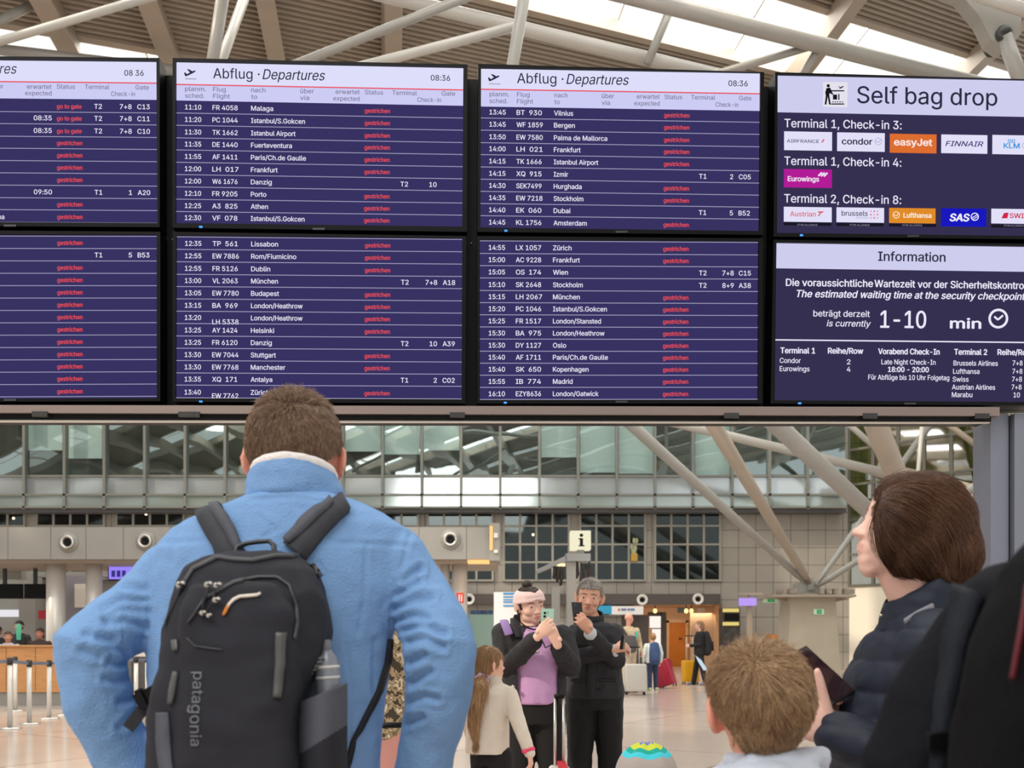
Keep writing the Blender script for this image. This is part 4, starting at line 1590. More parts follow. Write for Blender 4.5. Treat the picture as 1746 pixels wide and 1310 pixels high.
# --- fourth column, lower: information
S5 = monitor('lower screen at right headed Information, with security waiting time', [(1316, 412), (1810, 420), (1805, 694), (1311, 690)], [(1321, 416.5), (1805, 424), (1800, 688), (1318, 684.5)], (1360, 690), (1547, 690.5))
S5.panel.build('lit_panel', E_NAVY2, S5.t)
mb = MB()
S5.rect(mb, 1321, 416.5, 1805, 459, .0006)
mb.build('header_band', emis('drop_header', (206, 205, 238), 1.0), S5.t)


def T5(mb, body, x, y, cap, w, al='l', sh=0.0, bo=.02):
    k = 0.0155 * (1 - (y - 416) / 270 * .5)
    S5.text(mb, body, x, y - (x - 1321) * k, cap, w, al, sh, bo)


mb = MB()
T5(mb, 'Information', 1493.5, 446.5, 15.5, 114, bo=.03)
mb.build('header_lettering', E_INK, S5.t)
mb = MB()
T5(mb, 'Die voraussichtliche', 1339, 489, 12, 146, bo=.035)
T5(mb, 'Wartezeit vor der Sicherheitskontrolle', 1488, 491, 12, 272, bo=.035)
T5(mb, 'The estimated waiting time at the security checkpoint', 1355, 508, 12, 389, sh=.22, bo=.035)
T5(mb, 'beträgt derzeit', 1480.5, 542, 10.5, 95, 'r')
T5(mb, 'is currently', 1481, 558.5, 10.5, 73, 'r', sh=.2)
T5(mb, '1-10', 1499, 560, 29, 77, bo=.022)
T5(mb, 'min', 1618, 561, 17, 52, bo=.06)
mb.build('white_lettering', E_WHITE, S5.t)
mb = MB()
f5 = lambda x, y: S5.p(x, y - (x - 1321) * .0115, .0022)
ring4(mb, 1700, 544.5, 15, 4.2, f5)
for p, q in (((1700, 546), (1708, 539)), ((1700, 547), (1693, 541))):
    d = V((q[0] - p[0], q[1] - p[1], 0)).normalized()
    n = V((-d.y, d.x, 0)) * 1.7
    mb.quad(f5(p[0] - n.x, p[1] - n.y), f5(p[0] + n.x, p[1] + n.y), f5(q[0] + n.x, q[1] + n.y), f5(q[0] - n.x, q[1] - n.y))
mb.build('clock_pictogram', E_WHITE, S5.t)
mb = MB()
S5.rect(mb, 1319, 579.6, 1803, 581.8, .0012)
mb.build('rule', E_WHITE, S5.t)
mb = MB()
for a in (('Terminal 1', 1331, 603.5, 9.6, 58, 'l', 0, .05), ('Reihe/Row', 1411, 604, 9.6, 59, 'l', 0, .05), ('Vorabend Check-In', 1496, 605, 9.6, 104, 'l', 0, .05), ('Terminal 2', 1625.5, 606, 9.6, 56, 'l', 0, .05), ('Reihe/Row', 1700, 606.5, 9.6, 59, 'l', 0, .05),
          ('Condor', 1330, 620, 8.4, 35), ('Eurowings', 1330, 634, 8.4, 50), ('2', 1443, 622.5, 8.4, 6), ('4', 1443, 635, 8.4, 6), ('Late Night Check-In', 1501.5, 622.5, 8.4, 92), ('18:00 - 20:00', 1513, 635.5, 8.8, 69, 'l', 0, .05),
          ('Für Abflüge bis 10 Uhr Folgetag', 1479.5, 648.5, 8.4, 138), ('Brussels Airlines', 1624.5, 624.5, 8.4, 76), ('Lufthansa', 1624, 638.5, 8.4, 45), ('Swiss', 1623.5, 652, 8.4, 27), ('Austrian Airlines', 1622.5, 665.5, 8.4, 74), ('Marabu', 1622.5, 678.5, 8.4, 35),
          ('7+8', 1726, 624.5, 8.4, 17), ('7+8', 1726, 638.5, 8.4, 17), ('7+8', 1725.5, 652, 8.4, 17), ('7+8', 1725, 665.5, 8.4, 17), ('10', 1728.5, 679, 8.4, 11)):
    T5(mb, *a)
mb.build('table_lettering', E_WHITE, S5.t)

# --- carrying frame
fr = thing('screen_frame', 'dark steel frame with grey beam and post carrying the departure screens', 'frame', (BP(1735, 690).x, BP(1735, 690).y + .12, 0))
mb = MB()
pl = [(-240, 690), (1830, 694), (1830, 145), (1290, 131), (800, 118), (-240, 104)]
mb.prism([BP(x, y) - BN * 0.075 for x, y in pl], -BN * 0.06)
mb.build('back_panel', M_BLACK, fr)
mb = MB()
q = lambda x, y, o: BP(x, y) + BN * o
mb.hexa([q(-240, 705, .02), q(1700, 711, .02), q(1700, 696, .02), q(-240, 692, .02)], [q(-240, 705, -.14), q(1700, 711, -.14), q(1700, 696, -.14), q(-240, 692, -.14)])
mb.build('lower_beam', mat('beam_taupe', (128, 115, 110), 0.45, 0.2, var=.05, vscale=3), fr)
mb = MB()
mb.hexa([q(-240, 715, .0), q(1690, 719, .0), q(1690, 711, .0), q(-240, 705, .0)], [q(-240, 715, -.12), q(1690, 719, -.12), q(1690, 711, -.12), q(-240, 705, -.12)])
mb.build('cable_channel', M_BLACK, fr)
mb = MB()
for x in (72, 320, 330, 780, 1245, 1480, 1670):
    mb.obox(q(x, 708 + x * .002, .012), (0.03, 0, 0), (0, .012, 0), (0, 0, .01))
mb.build('clamps', M_STEEL, fr)
mb = MB()
mb.hexa([q(-240, 718, -.01), q(1690, 721, -.01), q(1690, 718.5, -.01), q(-240, 715, -.01)], [q(-240, 718, -.03), q(1690, 721, -.03), q(1690, 718.5, -.03), q(-240, 715, -.03)])
mb.build('edge_strip', M_WHITE, fr)
mb = MB()
for x, y in ((286, 397.5), (804, 404), (1303, 410)):
    mb.ell(q(x, y, -.07), (.004, .004, .004), n=8)
mb.build('screw_heads', M_CHROME, fr)
mb = MB()
a = BP(1701, 700)
c = BP(1790, 700)
mb.box((a.x, a.y + .06, 0), (a.x + .075, a.y + .22, a.z))
mb.box((a.x + .085, a.y + .03, 0), (a.x + .15, a.y + .25, a.z - .005))
mb.box((a.x - .06, a.y, 0), (a.x + .22, a.y + .32, .015))
mb.build('post', mat('post_grey', (120, 124, 138), 0.4, 0.3), fr)
a = BP(-225, 690)
mb = MB()
mb.box((a.x - .05, a.y + .06, 0), (a.x + .05, a.y + .22, a.z))
mb.build('far_post', mat('post_grey', (120, 124, 138), 0.4, 0.3), fr)

# ------------------------------------------------------------ figure building
SKIN = {}


def skin_mat(name, c, lip):
    m = mat('skin_' + name, c, 0.5, var=0.05, vscale=14, spec=0.35)
    b = m.node_tree.nodes['Principled BSDF']
    b.inputs['Subsurface Weight'].default_value = 0.06
    b.inputs['Subsurface Radius'].default_value = (0.012, 0.005, 0.003)
    return [m, mat('lip_' + name, tuple(int(a * .45 + b * .55) for a, b in zip(c, lip)), 0.4)]


def frame_of(yaw, pitch=0.0, roll=0.0):
    """yaw 0 looks along +Y, positive turns to the left; pitch up positive"""
    return Matrix.Rotation(yaw, 4, 'Z') @ Matrix.Rotation(pitch, 4, 'X') @ Matrix.Rotation(roll, 4, 'Y')


def head_frame(c, H, yaw, pitch=0.0, roll=0.0):
    return Matrix.Translation(V(c)) @ frame_of(yaw, pitch, roll) @ Matrix.Scale(H, 4)


def add_head(mb, M, H, jaw=1.0, nose=1.0, ear=1.0, cheek=1.0, child=False):
    E = lambda c, r: mb.ell(c, r, M, 20)
    E((0, -.05, .13), (.335, .43, .37))
    E((0, .07, -.05), (.285, .33, .34))
    E((0, .10, -.26), (.235 * jaw, .25, .20))
    E((0, .245, -.395), (.115, .09, .085))
    for s in (-1, 1):
        E((s * .165, .225, -.10), (.105 * cheek, .115 * cheek, .11))
        E((s * .135, .318, .068), (.072, .05, .03))
        E((s * .135, .312, -.004), (.066, .045, .02))
        E((s * .055 * nose, .385, -.125), (.036, .046, .030))
        ME = M @ Matrix.Translation((s * .362, -.03, -.01)) @ Matrix.Rotation(s * .55, 4, 'Z') @ Matrix.Rotation(s * .12, 4, 'Y')
        mb.ell((0, -.02, .01), (.026 * ear, .085 * ear, .13 * ear), ME, 20)
        mb.ell((-s * .012, .02, -.11), (.026, .05, .05), ME, 14)
        mb.ell((-s * .03, .03, 0), (.03, .04, .09), ME, 14)
    E((0, .315, .085), (.19, .06, .05))
    E((0, .300, -.235), (.14, .080, .11))
    E((0, .292, -.325), (.125, .075, .09))
    E((0, .372, -.210), (.092, .032, .026))
    E((0, .364, -.258), (.080, .034, .030))
    mb.loft([M @ V((0, .335, .06)), M @ V((0, .385, -.04)), M @ V((0, .44 * (.97 + .03 * nose), -.115))], [.030 * H, .036 * H * nose, .043 * H * nose], side=(1, 0, 0), n=12)


def add_hand(mb, wrist, fd, pn, td, size=1.0, curl=(.4, .45, .5, .55), tcurl=.3, spread=.06, tdir=None, fill=True):
    """fd fingers' direction, pn direction the palm faces, td towards the thumb"""
    w, fd, pn, td = V(wrist), V(fd).normalized(), V(pn), V(td)
    pn = (pn - fd * pn.dot(fd)).normalized()
    td = (td - fd * td.dot(fd) - pn * td.dot(pn)).normalized()
    k = size
    mb.loft([w - fd * .02 * k, w + fd * .015 * k, w + fd * .05 * k, w + fd * .088 * k], [(.027 * k, .02 * k), (.031 * k, .018 * k), (.041 * k, .016 * k), (.041 * k, .0125 * k)], side=td, n=16)
    for i in range(4):
        ln = (.076, .084, .079, .064)[i] * k
        b = w + fd * (.088 - abs(i - 1.2) * .004) * k + td * (.032 - .0215 * i) * k
        d = (fd + td * spread * (1.4 - i)).normalized()
        pts, a = [b - d * .02 * k, b], 0.0
        for s, f in enumerate((.44, .31, .25)):
            a += curl[i] * (1.0, 1.1, .8)[s]
            pts.append(pts[-1] + (d * math.cos(a) + pn * math.sin(a)) * ln * f)
        r = (.0093, .0095, .009, .008)[i] * k
        mb.loft(pts, [r * 1.1, r * 1.1, r, r * .93, r * .8], side=td, n=10)
    b = w + fd * .028 * k + td * .026 * k
    d = V(tdir).normalized() if tdir is not None else (td * .62 + fd * .68 + pn * .35).normalized()
    e = (d + (fd * .5 - td * .6 + pn * .3) * tcurl).normalized()
    p1 = b + d * .045 * k
    p2 = p1 + e * .033 * k
    mb.loft([b - d * .02 * k, b, p1, p2, p2 + (e + (fd * .2 - td * .3) * tcurl).normalized() * .022 * k], [.014 * k, .0145 * k, .0108 * k, .0102 * k, .008 * k], side=pn, n=10)


def remesh(mb, voxel, smooth=3, fac=0.5):
    me = mb.mesh('grown', [])
    return from_obj_mesh(me, [('REMESH', dict(mode='VOXEL', voxel_size=voxel)), ('SMOOTH', dict(factor=fac, iterations=smooth))])


def shape(me, fn=None, cut=None, matfn=None, mats=(), origin=(0, 0, 0), smooth=True, solid=0.0):
    """push vertices along normals by fn(p, n); cut(p) drops faces; matfn(p) picks a slot; all in world coordinates"""
    bm = bmesh.new()
    bm.from_mesh(me)
    bm.normal_update()
    if fn:
        mv = [(v, v.normal * fn(v.co, v.normal)) for v in bm.verts]
        for v, d in mv:
            v.co += d
    if cut:
        dead = [f for f in bm.faces if cut(f.calc_center_median())]
        bmesh.ops.delete(bm, geom=dead, context='FACES')
        bmesh.ops.delete(bm, geom=[v for v in bm.verts if not v.link_faces], context='VERTS')
    if solid:
        geom = bm.faces[:]
        bmesh.ops.solidify(bm, geom=geom, thickness=solid)
    bm.normal_update()
    o = V(origin)
    for f in bm.faces:
        f.smooth = smooth
        f.material_index = matfn(f.calc_center_median()) if matfn else 0
    for v in bm.verts:
        v.co -= o
    me.materials.clear()
    for m in mats:
        me.materials.append(m)
    bm.to_mesh(me)
    bm.free()
    return me


def bvh_of(me, off=(0, 0, 0)):
    o = V(off)
    return BVHTree.FromPolygons([v.co + o for v in me.vertices], [tuple(p.vertices) for p in me.polygons])


def nz(p, f, seed=0.0):
    return noise.noise(V((p.x * f + seed, p.y * f - seed * .7, p.z * f + seed * .3)))


def cloth(amp, f, seed=0.0, stretch=(1, 1, 1)):
    def fn(p, n):
        q = V((p.x * stretch[0], p.y * stretch[1], p.z * stretch[2]))
        a = 1 - abs(nz(q, f, seed)) * 2
        return amp * (0.7 * a + 0.5 * nz(q, f * 2.3, seed + 3))
    return fn


def to_px(p):
    return CX + F * p.x / p.y, HY - F * (p.z - CZ) / p.y


def seg_dist(x, y, a, b):
    dx, dy = b[0] - a[0], b[1] - a[1]
    t = max(0, min(1, ((x - a[0]) * dx + (y - a[1]) * dy) / (dx * dx + dy * dy + 1e-9)))
    return math.hypot(x - a[0] - t * dx, y - a[1] - t * dy)


def part_mesh(name, me, root, **props):
    return link(name, me, root, None, **props)


def grown(name, mb, voxel, mats, root, smooth=3, fn=None, cut=None, matfn=None, solid=0.0, fac=.5, **props):
    me = remesh(mb, voxel, smooth, fac)
    shape(me, fn, cut, matfn, mats if isinstance(mats, (list, tuple)) else [mats], world_loc(root), solid=solid)
    me.name = name
    return link(name, me, root, None, **props)


def face_bits(root, M, H, iris=(70, 60, 45), brow=(80, 60, 45), eyes=True, brows=True, narrow=1.0):
    mi = mat('eye_white', (226, 222, 216), 0.25)
    if eyes:
        for s in (-1, 1):
            mb = MB()
            c = V((s * .135, .313, .030))
            mb.ell(c, (.054, .042, .036 * narrow), M, 16)
            mb.cur = 1
            mb.ell(c + V((0, .028, -.004)), (.031, .022, .031 * min(1, narrow * 1.2)), M, 12)
            mb.build('eye', [mi, mat('iris_%d' % iris[0], iris, 0.2)], root)
    if brows:
        for s in (-1, 1):
            mb = MB()
            mb.loft([M @ V((s * .06, .366, .12)), M @ V((s * .14, .356, .14)), M @ V((s * .21, .305, .12))], [(.016 * H, .008 * H), (.016 * H, .008 * H), (.009 * H, .006 * H)], side=(0, 0, 1), n=8)
            mb.build('eyebrow', mat('brow_%d' % brow[0], brow, 0.7), root)


def strands(name, parent, roots, grow, length, col, segs=4, width=.0006, clear=.002, bvh=None, taper=.4, seed=1, lift=0.0):
    """hair as many fine three-sided tubes; col = list of sRGB shades mixed per strand"""
    rd = random.Random(seed)
    vs, fs, cols = [], [], []
    org = world_loc(parent)
    lin = [hex_lin(c) for c in col]
    for p, n in roots:
        L = length(p) * rd.uniform(.7, 1.15)
        pts, q, nn = [p.copy()], p.copy(), n
        for k in range(segs):
            d = grow(q, nn, k / segs, rd)
            q = q + d * (L / segs)
            if bvh:
                loc, no, i, di = bvh.find_nearest(q)
                if loc is not None:
                    h = (q - loc).dot(no)
                    want = clear + lift * (k + 1) / segs
                    if h < want:
                        q = loc + no * want
                    nn = no
            pts.append(q.copy())
        a, b = rd.choice(lin), rd.choice(lin)
        t = rd.random()
        c = [a[i] * (1 - t) + b[i] * t for i in range(3)] + [1.0]
        o = len(vs)
        for k, q in enumerate(pts):
            t = (pts[min(k + 1, segs)] - pts[max(k - 1, 0)])
            s = t.cross(n)
            if s.length < 1e-7:
                s = t.orthogonal()
            s.normalize()
            u = t.cross(s).normalized()
            w = width * (1 - (1 - taper) * k / segs)
            vs += [q - org + s * w, q - org - s * (w * .5) + u * (w * .87), q - org - s * (w * .5) - u * (w * .87)]
            if k:
                for j in range(3):
                    fs.append((o + 3 * k - 3 + j, o + 3 * k - 3 + (j + 1) % 3, o + 3 * k + (j + 1) % 3, o + 3 * k + j))
        cols += [c] * (3 * (segs + 1))
    me = bpy.data.meshes.new(name)
    me.from_pydata(vs, [], fs)
    ca = me.color_attributes.new('hair', 'FLOAT_COLOR', 'POINT')
    ca.data.foreach_set('color', [x for c in cols for x in c])
    me.polygons.foreach_set('use_smooth', [True] * len(fs))
    me.materials.append(mat('hair_strand', (120, 90, 60), 0.42, vcol='hair', spec=0.4))
    return link(name, me, parent)


def scatter(me, off, n, keep, seed=1):
    """n random places on a mesh where keep(p) holds"""
    rd = random.Random(seed)
    o = V(off)
    tris, acc, tot = [], [], 0.0
    me.calc_loop_triangles()
    co = [v.co + o for v in me.vertices]
    for t in me.loop_triangles:
        a, b, c = (co[i] for i in t.vertices)
        m = (a + b + c) / 3
        if keep(m):
            tot += t.area
            tris.append((a, b, c, t.normal.copy()))
            acc.append(tot)
    import bisect
    out = []
    if not tris:
        return out
    for _ in range(n):
        a, b, c, nn = tris[min(bisect.bisect(acc, rd.random() * tot), len(tris) - 1)]
        u, w = rd.random(), rd.random()
        if u + w > 1:
            u, w = 1 - u, 1 - w
        out.append((a + (b - a) * u + (c - a) * w, nn))
    return out


def on_px(bvh, x, y):
    o = V((0, 0, CZ))
    d = (W(x, y, 1.0) - o).normalized()
    loc, no, i, di = bvh.ray_cast(o, d)
    if loc is None:
        loc, no, i, di = bvh.find_nearest(W(x, y, 1.7))
    if no.dot(d) > 0:
        no = -no
    return loc, no


def ribbon(mb, bvh, pts, width, lift=.001, thick=.004, step=6.0, fixed=None):
    """flat band laid on a surface along picture points; width in pixels (one or per point)"""
    P = []
    ws = width if isinstance(width, (list, tuple)) else [width] * len(pts)
    for i in range(len(pts) - 1):
        a, b = pts[i], pts[i + 1]
        n = max(1, int(math.hypot(b[0] - a[0], b[1] - a[1]) / step))
        for k in range(n):
            t = k / n
            P.append((a[0] + (b[0] - a[0]) * t, a[1] + (b[1] - a[1]) * t, ws[i] + (ws[i + 1] - ws[i]) * t))
    P.append((pts[-1][0], pts[-1][1], ws[-1]))
    vs = []
    for i, (x, y, w) in enumerate(P):
        a, b = P[max(i - 1, 0)], P[min(i + 1, len(P) - 1)]
        dx, dy = b[0] - a[0], b[1] - a[1]
        l = math.hypot(dx, dy) or 1
        nx, ny = -dy / l * w / 2, dx / l * w / 2
        c, cn = on_px(bvh, x, y)
        for s in (-1, 1):
            p, n = on_px(bvh, x + nx * s, y + ny * s)
            if (p - c).length > w * c.y / F * 1.6 + .01:
                p = c + (W(x + nx * s, y + ny * s, c.y) - W(x, y, c.y))
                n = cn
            vs += [p + cn * (lift + thick), p + cn * (lift - .002)]
    fs = []
    for i in range(len(P) - 1):
        o, q = 4 * i, 4 * i + 4
        fs += [(o, o + 2, q + 2, q), (o + 2, o + 3, q + 3, q + 2), (o + 1, o, q, q + 1), (o + 3, o + 1, q + 1, q + 3)]
    fs += [(0, 1, 3, 2), (len(vs) - 4, len(vs) - 2, len(vs) - 1, len(vs) - 3)]
    mb.add(vs, fs, True)


class Fig:
    """a standing figure of height H at (x, y), facing yaw; local axes: right, forward, up (metres at 1.75 m height)"""

    def __init__(s, label, x, y, H, yaw, cat='person', group=None, name='person'):
        s.root = thing(name, label, cat, (x, y, 0), group)
        s.o = V((x, y, 0))
        s.k = H / 1.75
        s.H = H
        s.yaw = yaw
        s.f = V((-math.sin(yaw), math.cos(yaw), 0))
        s.r = V((math.cos(yaw), math.sin(yaw), 0))

    def L(s, p):
        return s.o + (s.r * p[0] + s.f * p[1] + V((0, 0, 1)) * p[2]) * s.k

    def loc(s, p):
        d = p - s.o
        return V((d.dot(s.r), d.dot(s.f), d.z)) / s.k

    def torso(s, mb, rings, inf=0.0, power=2.3):
        k = s.k
        mb.loft([s.L(r[:3]) for r in rings], [((r[3] + inf) * k, (r[4] + inf) * k) for r in rings], side=s.r, n=28, power=power, flat=True, dome=False)

    def limb(s, mb, pts, rad, inf=0.0):
        mb.loft([s.L(p) for p in pts], [(r + inf) * s.k for r in rad], side=s.r, n=16)

    def hand(s, mb, wrist, fd, pn, td, **kw):
        D = lambda v: s.r * v[0] + s.f * v[1] + V((0, 0, v[2]))
        if 'tdir' in kw and kw['tdir'] is not None:
            kw['tdir'] = D(kw['tdir'])
        add_hand(mb, s.L(wrist), D(fd), D(pn), D(td), size=kw.pop('size', s.k), **kw)


TORSO = [(0, 0, .86, .15, .105), (0, 0, .95, .162, .115), (0, .005, 1.07, .142, .105), (0, .01, 1.22, .16, .115), (0, .0, 1.36, .175, .105), (0, -.01, 1.42, .13, .08), (0, -.012, 1.46, .07, .062)]
JACKET = [(0, 0, .84, .178, .128), (0, 0, .95, .18, .13), (0, .005, 1.08, .17, .125), (0, .01, 1.22, .182, .135), (0, 0, 1.35, .19, .12), (0, -.01, 1.425, .14, .092), (0, -.012, 1.465, .085, .075)]


def legs(fig, mb, stance=.1, inf=0.0, step=0.0, knee_r=.06, thigh=.088, ankle=.05, turn=0.0):
    for sd in (-1, 1):
        fig.limb(mb, [(sd * .085, 0, .9), (sd * stance, sd * step * .5 + .015, .48), (sd * (stance + .01), sd * step, .07)], [thigh, knee_r, ankle], inf)


def shoes(fig, m, stance=.11, step=0.0, names='shoe', sole=None, size=1.0):
    for sd in (-1, 1):
        mb = MB()
        a = (sd * stance, sd * step - .05, .05)
        b = (sd * (stance + .025), sd * step + .15, .035)
        k = size * fig.k
        mb.loft([fig.L(a), fig.L(((a[0] + b[0]) / 2, (a[1] + b[1]) / 2, .048)), fig.L(b)], [(.042 * k, .045 * k), (.045 * k, .04 * k), (.04 * k, .03 * k)], side=fig.r, n=14)
        for i, v in enumerate(mb.v):
            if v.z < .004:
                v.z = .001
        sh = mb.build(names, m, fig.root)
        if sole:
            mb = MB()
            c = fig.L(((a[0] + b[0]) / 2, (a[1] + b[1]) / 2, 0))
            fd = (fig.L(b) - fig.L(a))
            fd.z = 0
            mb.obox(c + V((0, 0, .012)), fd.normalized().cross(V((0, 0, 1))) * .043 * k, fd.normalized() * .145 * k, (0, 0, .012))
            mb.build('sole', sole, sh)


def cap_hair(fig_root, M, H, c, shades, n=3500, seed=1, length=.03, keep=None, grow=None, extra=None, voxel=.007, width=.0009, name='hair', lift=.006, cutfn=None, puff=1.0, jitter=.25, out=.18):
    """short hair: a trimmed cap over the skull with fine strands"""
    Mi = M.inverted()

    def cut(p):
        q = Mi @ p
        if cutfn:
            return cutfn(q)
        if q.y > .12:
            return q.z < .27 + max(0, abs(q.x) - .18) * -.8
        if q.y > -.12:
            return q.z < .06 - (q.y) * .3
        return q.z < -.26
    mb = MB()
    mb.ell((0, -.06, .14), (.352 * puff, .455 * puff, .39 * puff), M, 24)
    mb.ell((0, -.15, -.08), (.285 * puff, .31 * puff, .24 * puff), M, 20)
    if extra:
        extra(mb, M)
    me = remesh(mb, voxel, 3)
    base = mat('hair_base_%d_%d' % (c[0], c[2]), c, 0.6, var=.15, vscale=40)
    shape(me, lambda p, n: .0022 * nz(p, 90, seed), cut, None, [base], world_loc(fig_root))
    o = link(name, me, fig_root)
    if n:
        off = world_loc(fig_root)
        bv = bvh_of(me, off)
        R3 = M.to_3x3().normalized()
        dn, bk = R3 @ V((0, 0, -1)), R3 @ V((0, -1, 0))

        def g(q, nn, t, rd):
            l = Mi @ q
            d = dn * (.5 + .8 * (l.z < .35)) + bk * .35 * (1 if l.y > -.2 else 0) + R3 @ V((l.x * .9, 0, 0)) if grow is None else grow(q, l, R3)
            d = d + V((rd.gauss(0, jitter), rd.gauss(0, jitter), rd.gauss(0, jitter)))
            d = d - nn * (d.dot(nn) - out)
            return d.normalized()
        rts = scatter(me, off, n, lambda p: True, seed)
        strands('hair_strands', o, rts, g, (lambda p: length) if not callable(length) else length, shades, 4, width, .001, bv, seed=seed, lift=lift)
    return o

# ------------------------------------------------------------ people
def hollow_ring(mb, pts_a, pts_b, thick):
    """standing collar: two closed loops joined, with thickness towards the inside"""
    n = len(pts_a)
    ca = sum(pts_a, V()) / n
    cb = sum(pts_b, V()) / n
    ia = [p + (ca - p).normalized() * thick for p in pts_a]
    ib = [p + (cb - p).normalized() * thick for p in pts_b]
    vs = pts_a + pts_b + ib + ia
    fs = []
    for L in range(4):
        for k in range(n):
            a, b = L * n, ((L + 1) % 4) * n
            fs.append((a + k, a + (k + 1) % n, b + (k + 1) % n, b + k))
    mb.add(vs, fs, True)


def loop(c, a, b, tilt=0.0, n=36, sx=V((1, 0, 0)), sy=V((0, 1, 0)), up=V((0, 0, 1)), tl=V((0, 0, 0))):
    return [V(c) + sx * (a * math.cos(2 * PI * k / n)) + sy * (b * math.sin(2 * PI * k / n)) + up * (tilt * math.sin(2 * PI * k / n)) for k in range(n)]


# ---------------- man in the blue fleece
D0 = 1.8
man = thing('person', 'person seen from behind in light blue fleece, black backpack on, short brown hair, elbows out', 'person', (W(460, 0, D0).x, D0, 0))
SK = skin_mat('fair', (226, 160, 138), (190, 110, 100))
Hm = .226
Mm = head_frame(W(505, 789, 1.85), Hm * 1.02, math.radians(0), math.radians(5), math.radians(0))


def torso_px(mb, rings, d, power=2.4, inf=0.0, n=40, dome=False):
    mb.loft([W((r[0] + r[1]) / 2, r[2], r[4] if len(r) > 4 else d) for r in rings], [((r[1] - r[0]) / 2 * (r[4] if len(r) > 4 else d) / F + inf, r[3] + inf) for r in rings], side=(1, 0, 0), n=n, power=power, dome=dome, flat=True)


rings = [(425, 585, 846, .078), (400, 612, 858, .083), (350, 655, 876, .088), (298, 692, 902, .098), (268, 700, 940, .112), (260, 694, 1000, .122), (257, 670, 1083, .128), (262, 656, 1200, .124), (262, 648, 1310, .122), (258, 655, 1420, .128), (262, 650, 1462, .124)]
armL = [W(304, 984, 1.80), W(266, 1022, 1.79), (W(212, 1060, 1.765)), W(153, 1106, 1.72), W(166, 1195, 1.735), W(208, 1286, 1.77), W(244, 1362, 1.80)]
radL = [.070, .066, .062, .0645, .0585, .051, .047]
armR = [W(668, 962, 1.80), W(712, 1020, 1.79), W(744, 1078, 1.75), W(750, 1105, 1.735), W(750, 1150, 1.74), W(746, 1200, 1.75), W(735, 1250, 1.77), W(722, 1308, 1.79), W(708, 1372, 1.81)]
radR = [.070, .0625, .0625, .0635, .061, .0575, .0525, .0515, .047]
mb = MB()
add_head(mb, Mm, Hm, ear=1.05)
mb.loft([Mm @ V((0, -.10, -.05)), Mm @ V((0, -.13, -.3)), W(503, 872, 1.80), W(500, 920, 1.80)], [(.062, .068), (.062, .066), (.066, .066), (.10, .07)], n=20)
torso_px(mb, [(r[0] + 30, r[1] - 30, r[2], r[3] - .035) for r in rings[3:]], D0)
for arm, rad in ((armL, radL), (armR, radR)):
    mb.loft(arm, [r - .022 for r in rad], n=14)
add_hand(mb, armL[-1], (.75, .25, -.6), (.6, .3, .7), (0, 1, .2), curl=(.35, .4, .45, .5))
add_hand(mb, armR[-1], (-.75, .25, -.6), (-.6, .3, .7), (0, 1, .2), curl=(.35, .4, .45, .5))
for x in (-.1, .1):
    c = W(458, 0, D0).x
    mb.loft([(c + x * .9, D0, .92), (c + x * 1.1, D0 + .01, .5), (c + x * 1.25, D0, .07)], [.085, .055, .045], n=16)
grown('body', mb, .0052, SK, man, 3)
# fleece
foldsL = [((249, 1070), (213, 1058), (182, 1064)), ((192, 1090), (165, 1083), (146, 1080)), ((213, 1114), (192, 1097), (170, 1088)), ((223, 1128), (206, 1135), (186, 1128)), ((223, 1152), (199, 1162), (180, 1158)), ((247, 1025), (206, 1022), (176, 1040)), ((249, 1043), (206, 1040), (180, 1054)), ((228, 1190), (205, 1196)), ((170, 1120), (140, 1110)), ((235, 1215), (205, 1240)), ((246, 1006), (214, 1000))]
foldsR = [((672, 1061), (703, 1050), (728, 1055)), ((689, 1075), (717, 1067), (758, 1080)), ((671, 1040), (703, 1022), (735, 1018)), ((679, 1015), (712, 993)), ((693, 1096), (724, 1088), (754, 1104)), ((696, 1131), (723, 1119)), ((698, 1166), (733, 1147)), ((690, 990), (716, 970)), ((693, 1200), (722, 1188), (745, 1192)), ((690, 1235), (718, 1225))]
foldsT = [((430, 838), (480, 832), (560, 846)), ((425, 852), (500, 846), (590, 862)), ((270, 926), (345, 922)), ((575, 925), (690, 930)), ((250, 930), (254, 1000), (256, 1062)), ((702, 902), (690, 950), (672, 1010), (664, 1060)), ((545, 960), (556, 1040), (560, 1080)), ((625, 930), (622, 1010), (612, 1080)), ((590, 1100), (604, 1200), (600, 1300)), ((640, 1090), (636, 1180)), ((440, 880), (470, 905), (450, 915)), ((300, 900), (292, 960))]
ALLF = [(f, 8.0, .0052) for f in foldsL] + [(f, 7.5, .0066) for f in foldsR] + [(f, 5.0, .0020) for f in foldsT]
BOX = [(min(p[0] for p in f) - 16, max(p[0] for p in f) + 16, min(p[1] for p in f) - 16, max(p[1] for p in f) + 16) for f, w, a in ALLF]


def fleece(p, n):
    d = .0034 * nz(p, 17, 2) + .002 * nz(p, 42, 5)
    x, y = to_px(p)
    view = (p - V((0, 0, CZ))).normalized()
    fc = max(0, -n.dot(view))
    if fc > .05:
        for (f, w, a), b in zip(ALLF, BOX):
            if b[0] < x < b[1] and b[2] < y < b[3]:
                m = min(seg_dist(x, y, f[i], f[i + 1]) for i in range(len(f) - 1))
                if m < 3.2 * w:
                    t = m / w
                    d += a * min(1, fc * 2) * (-math.exp(-t * t * 1.6) + .38 * math.exp(-(t - 1.7) ** 2 * 1.6))
    return d


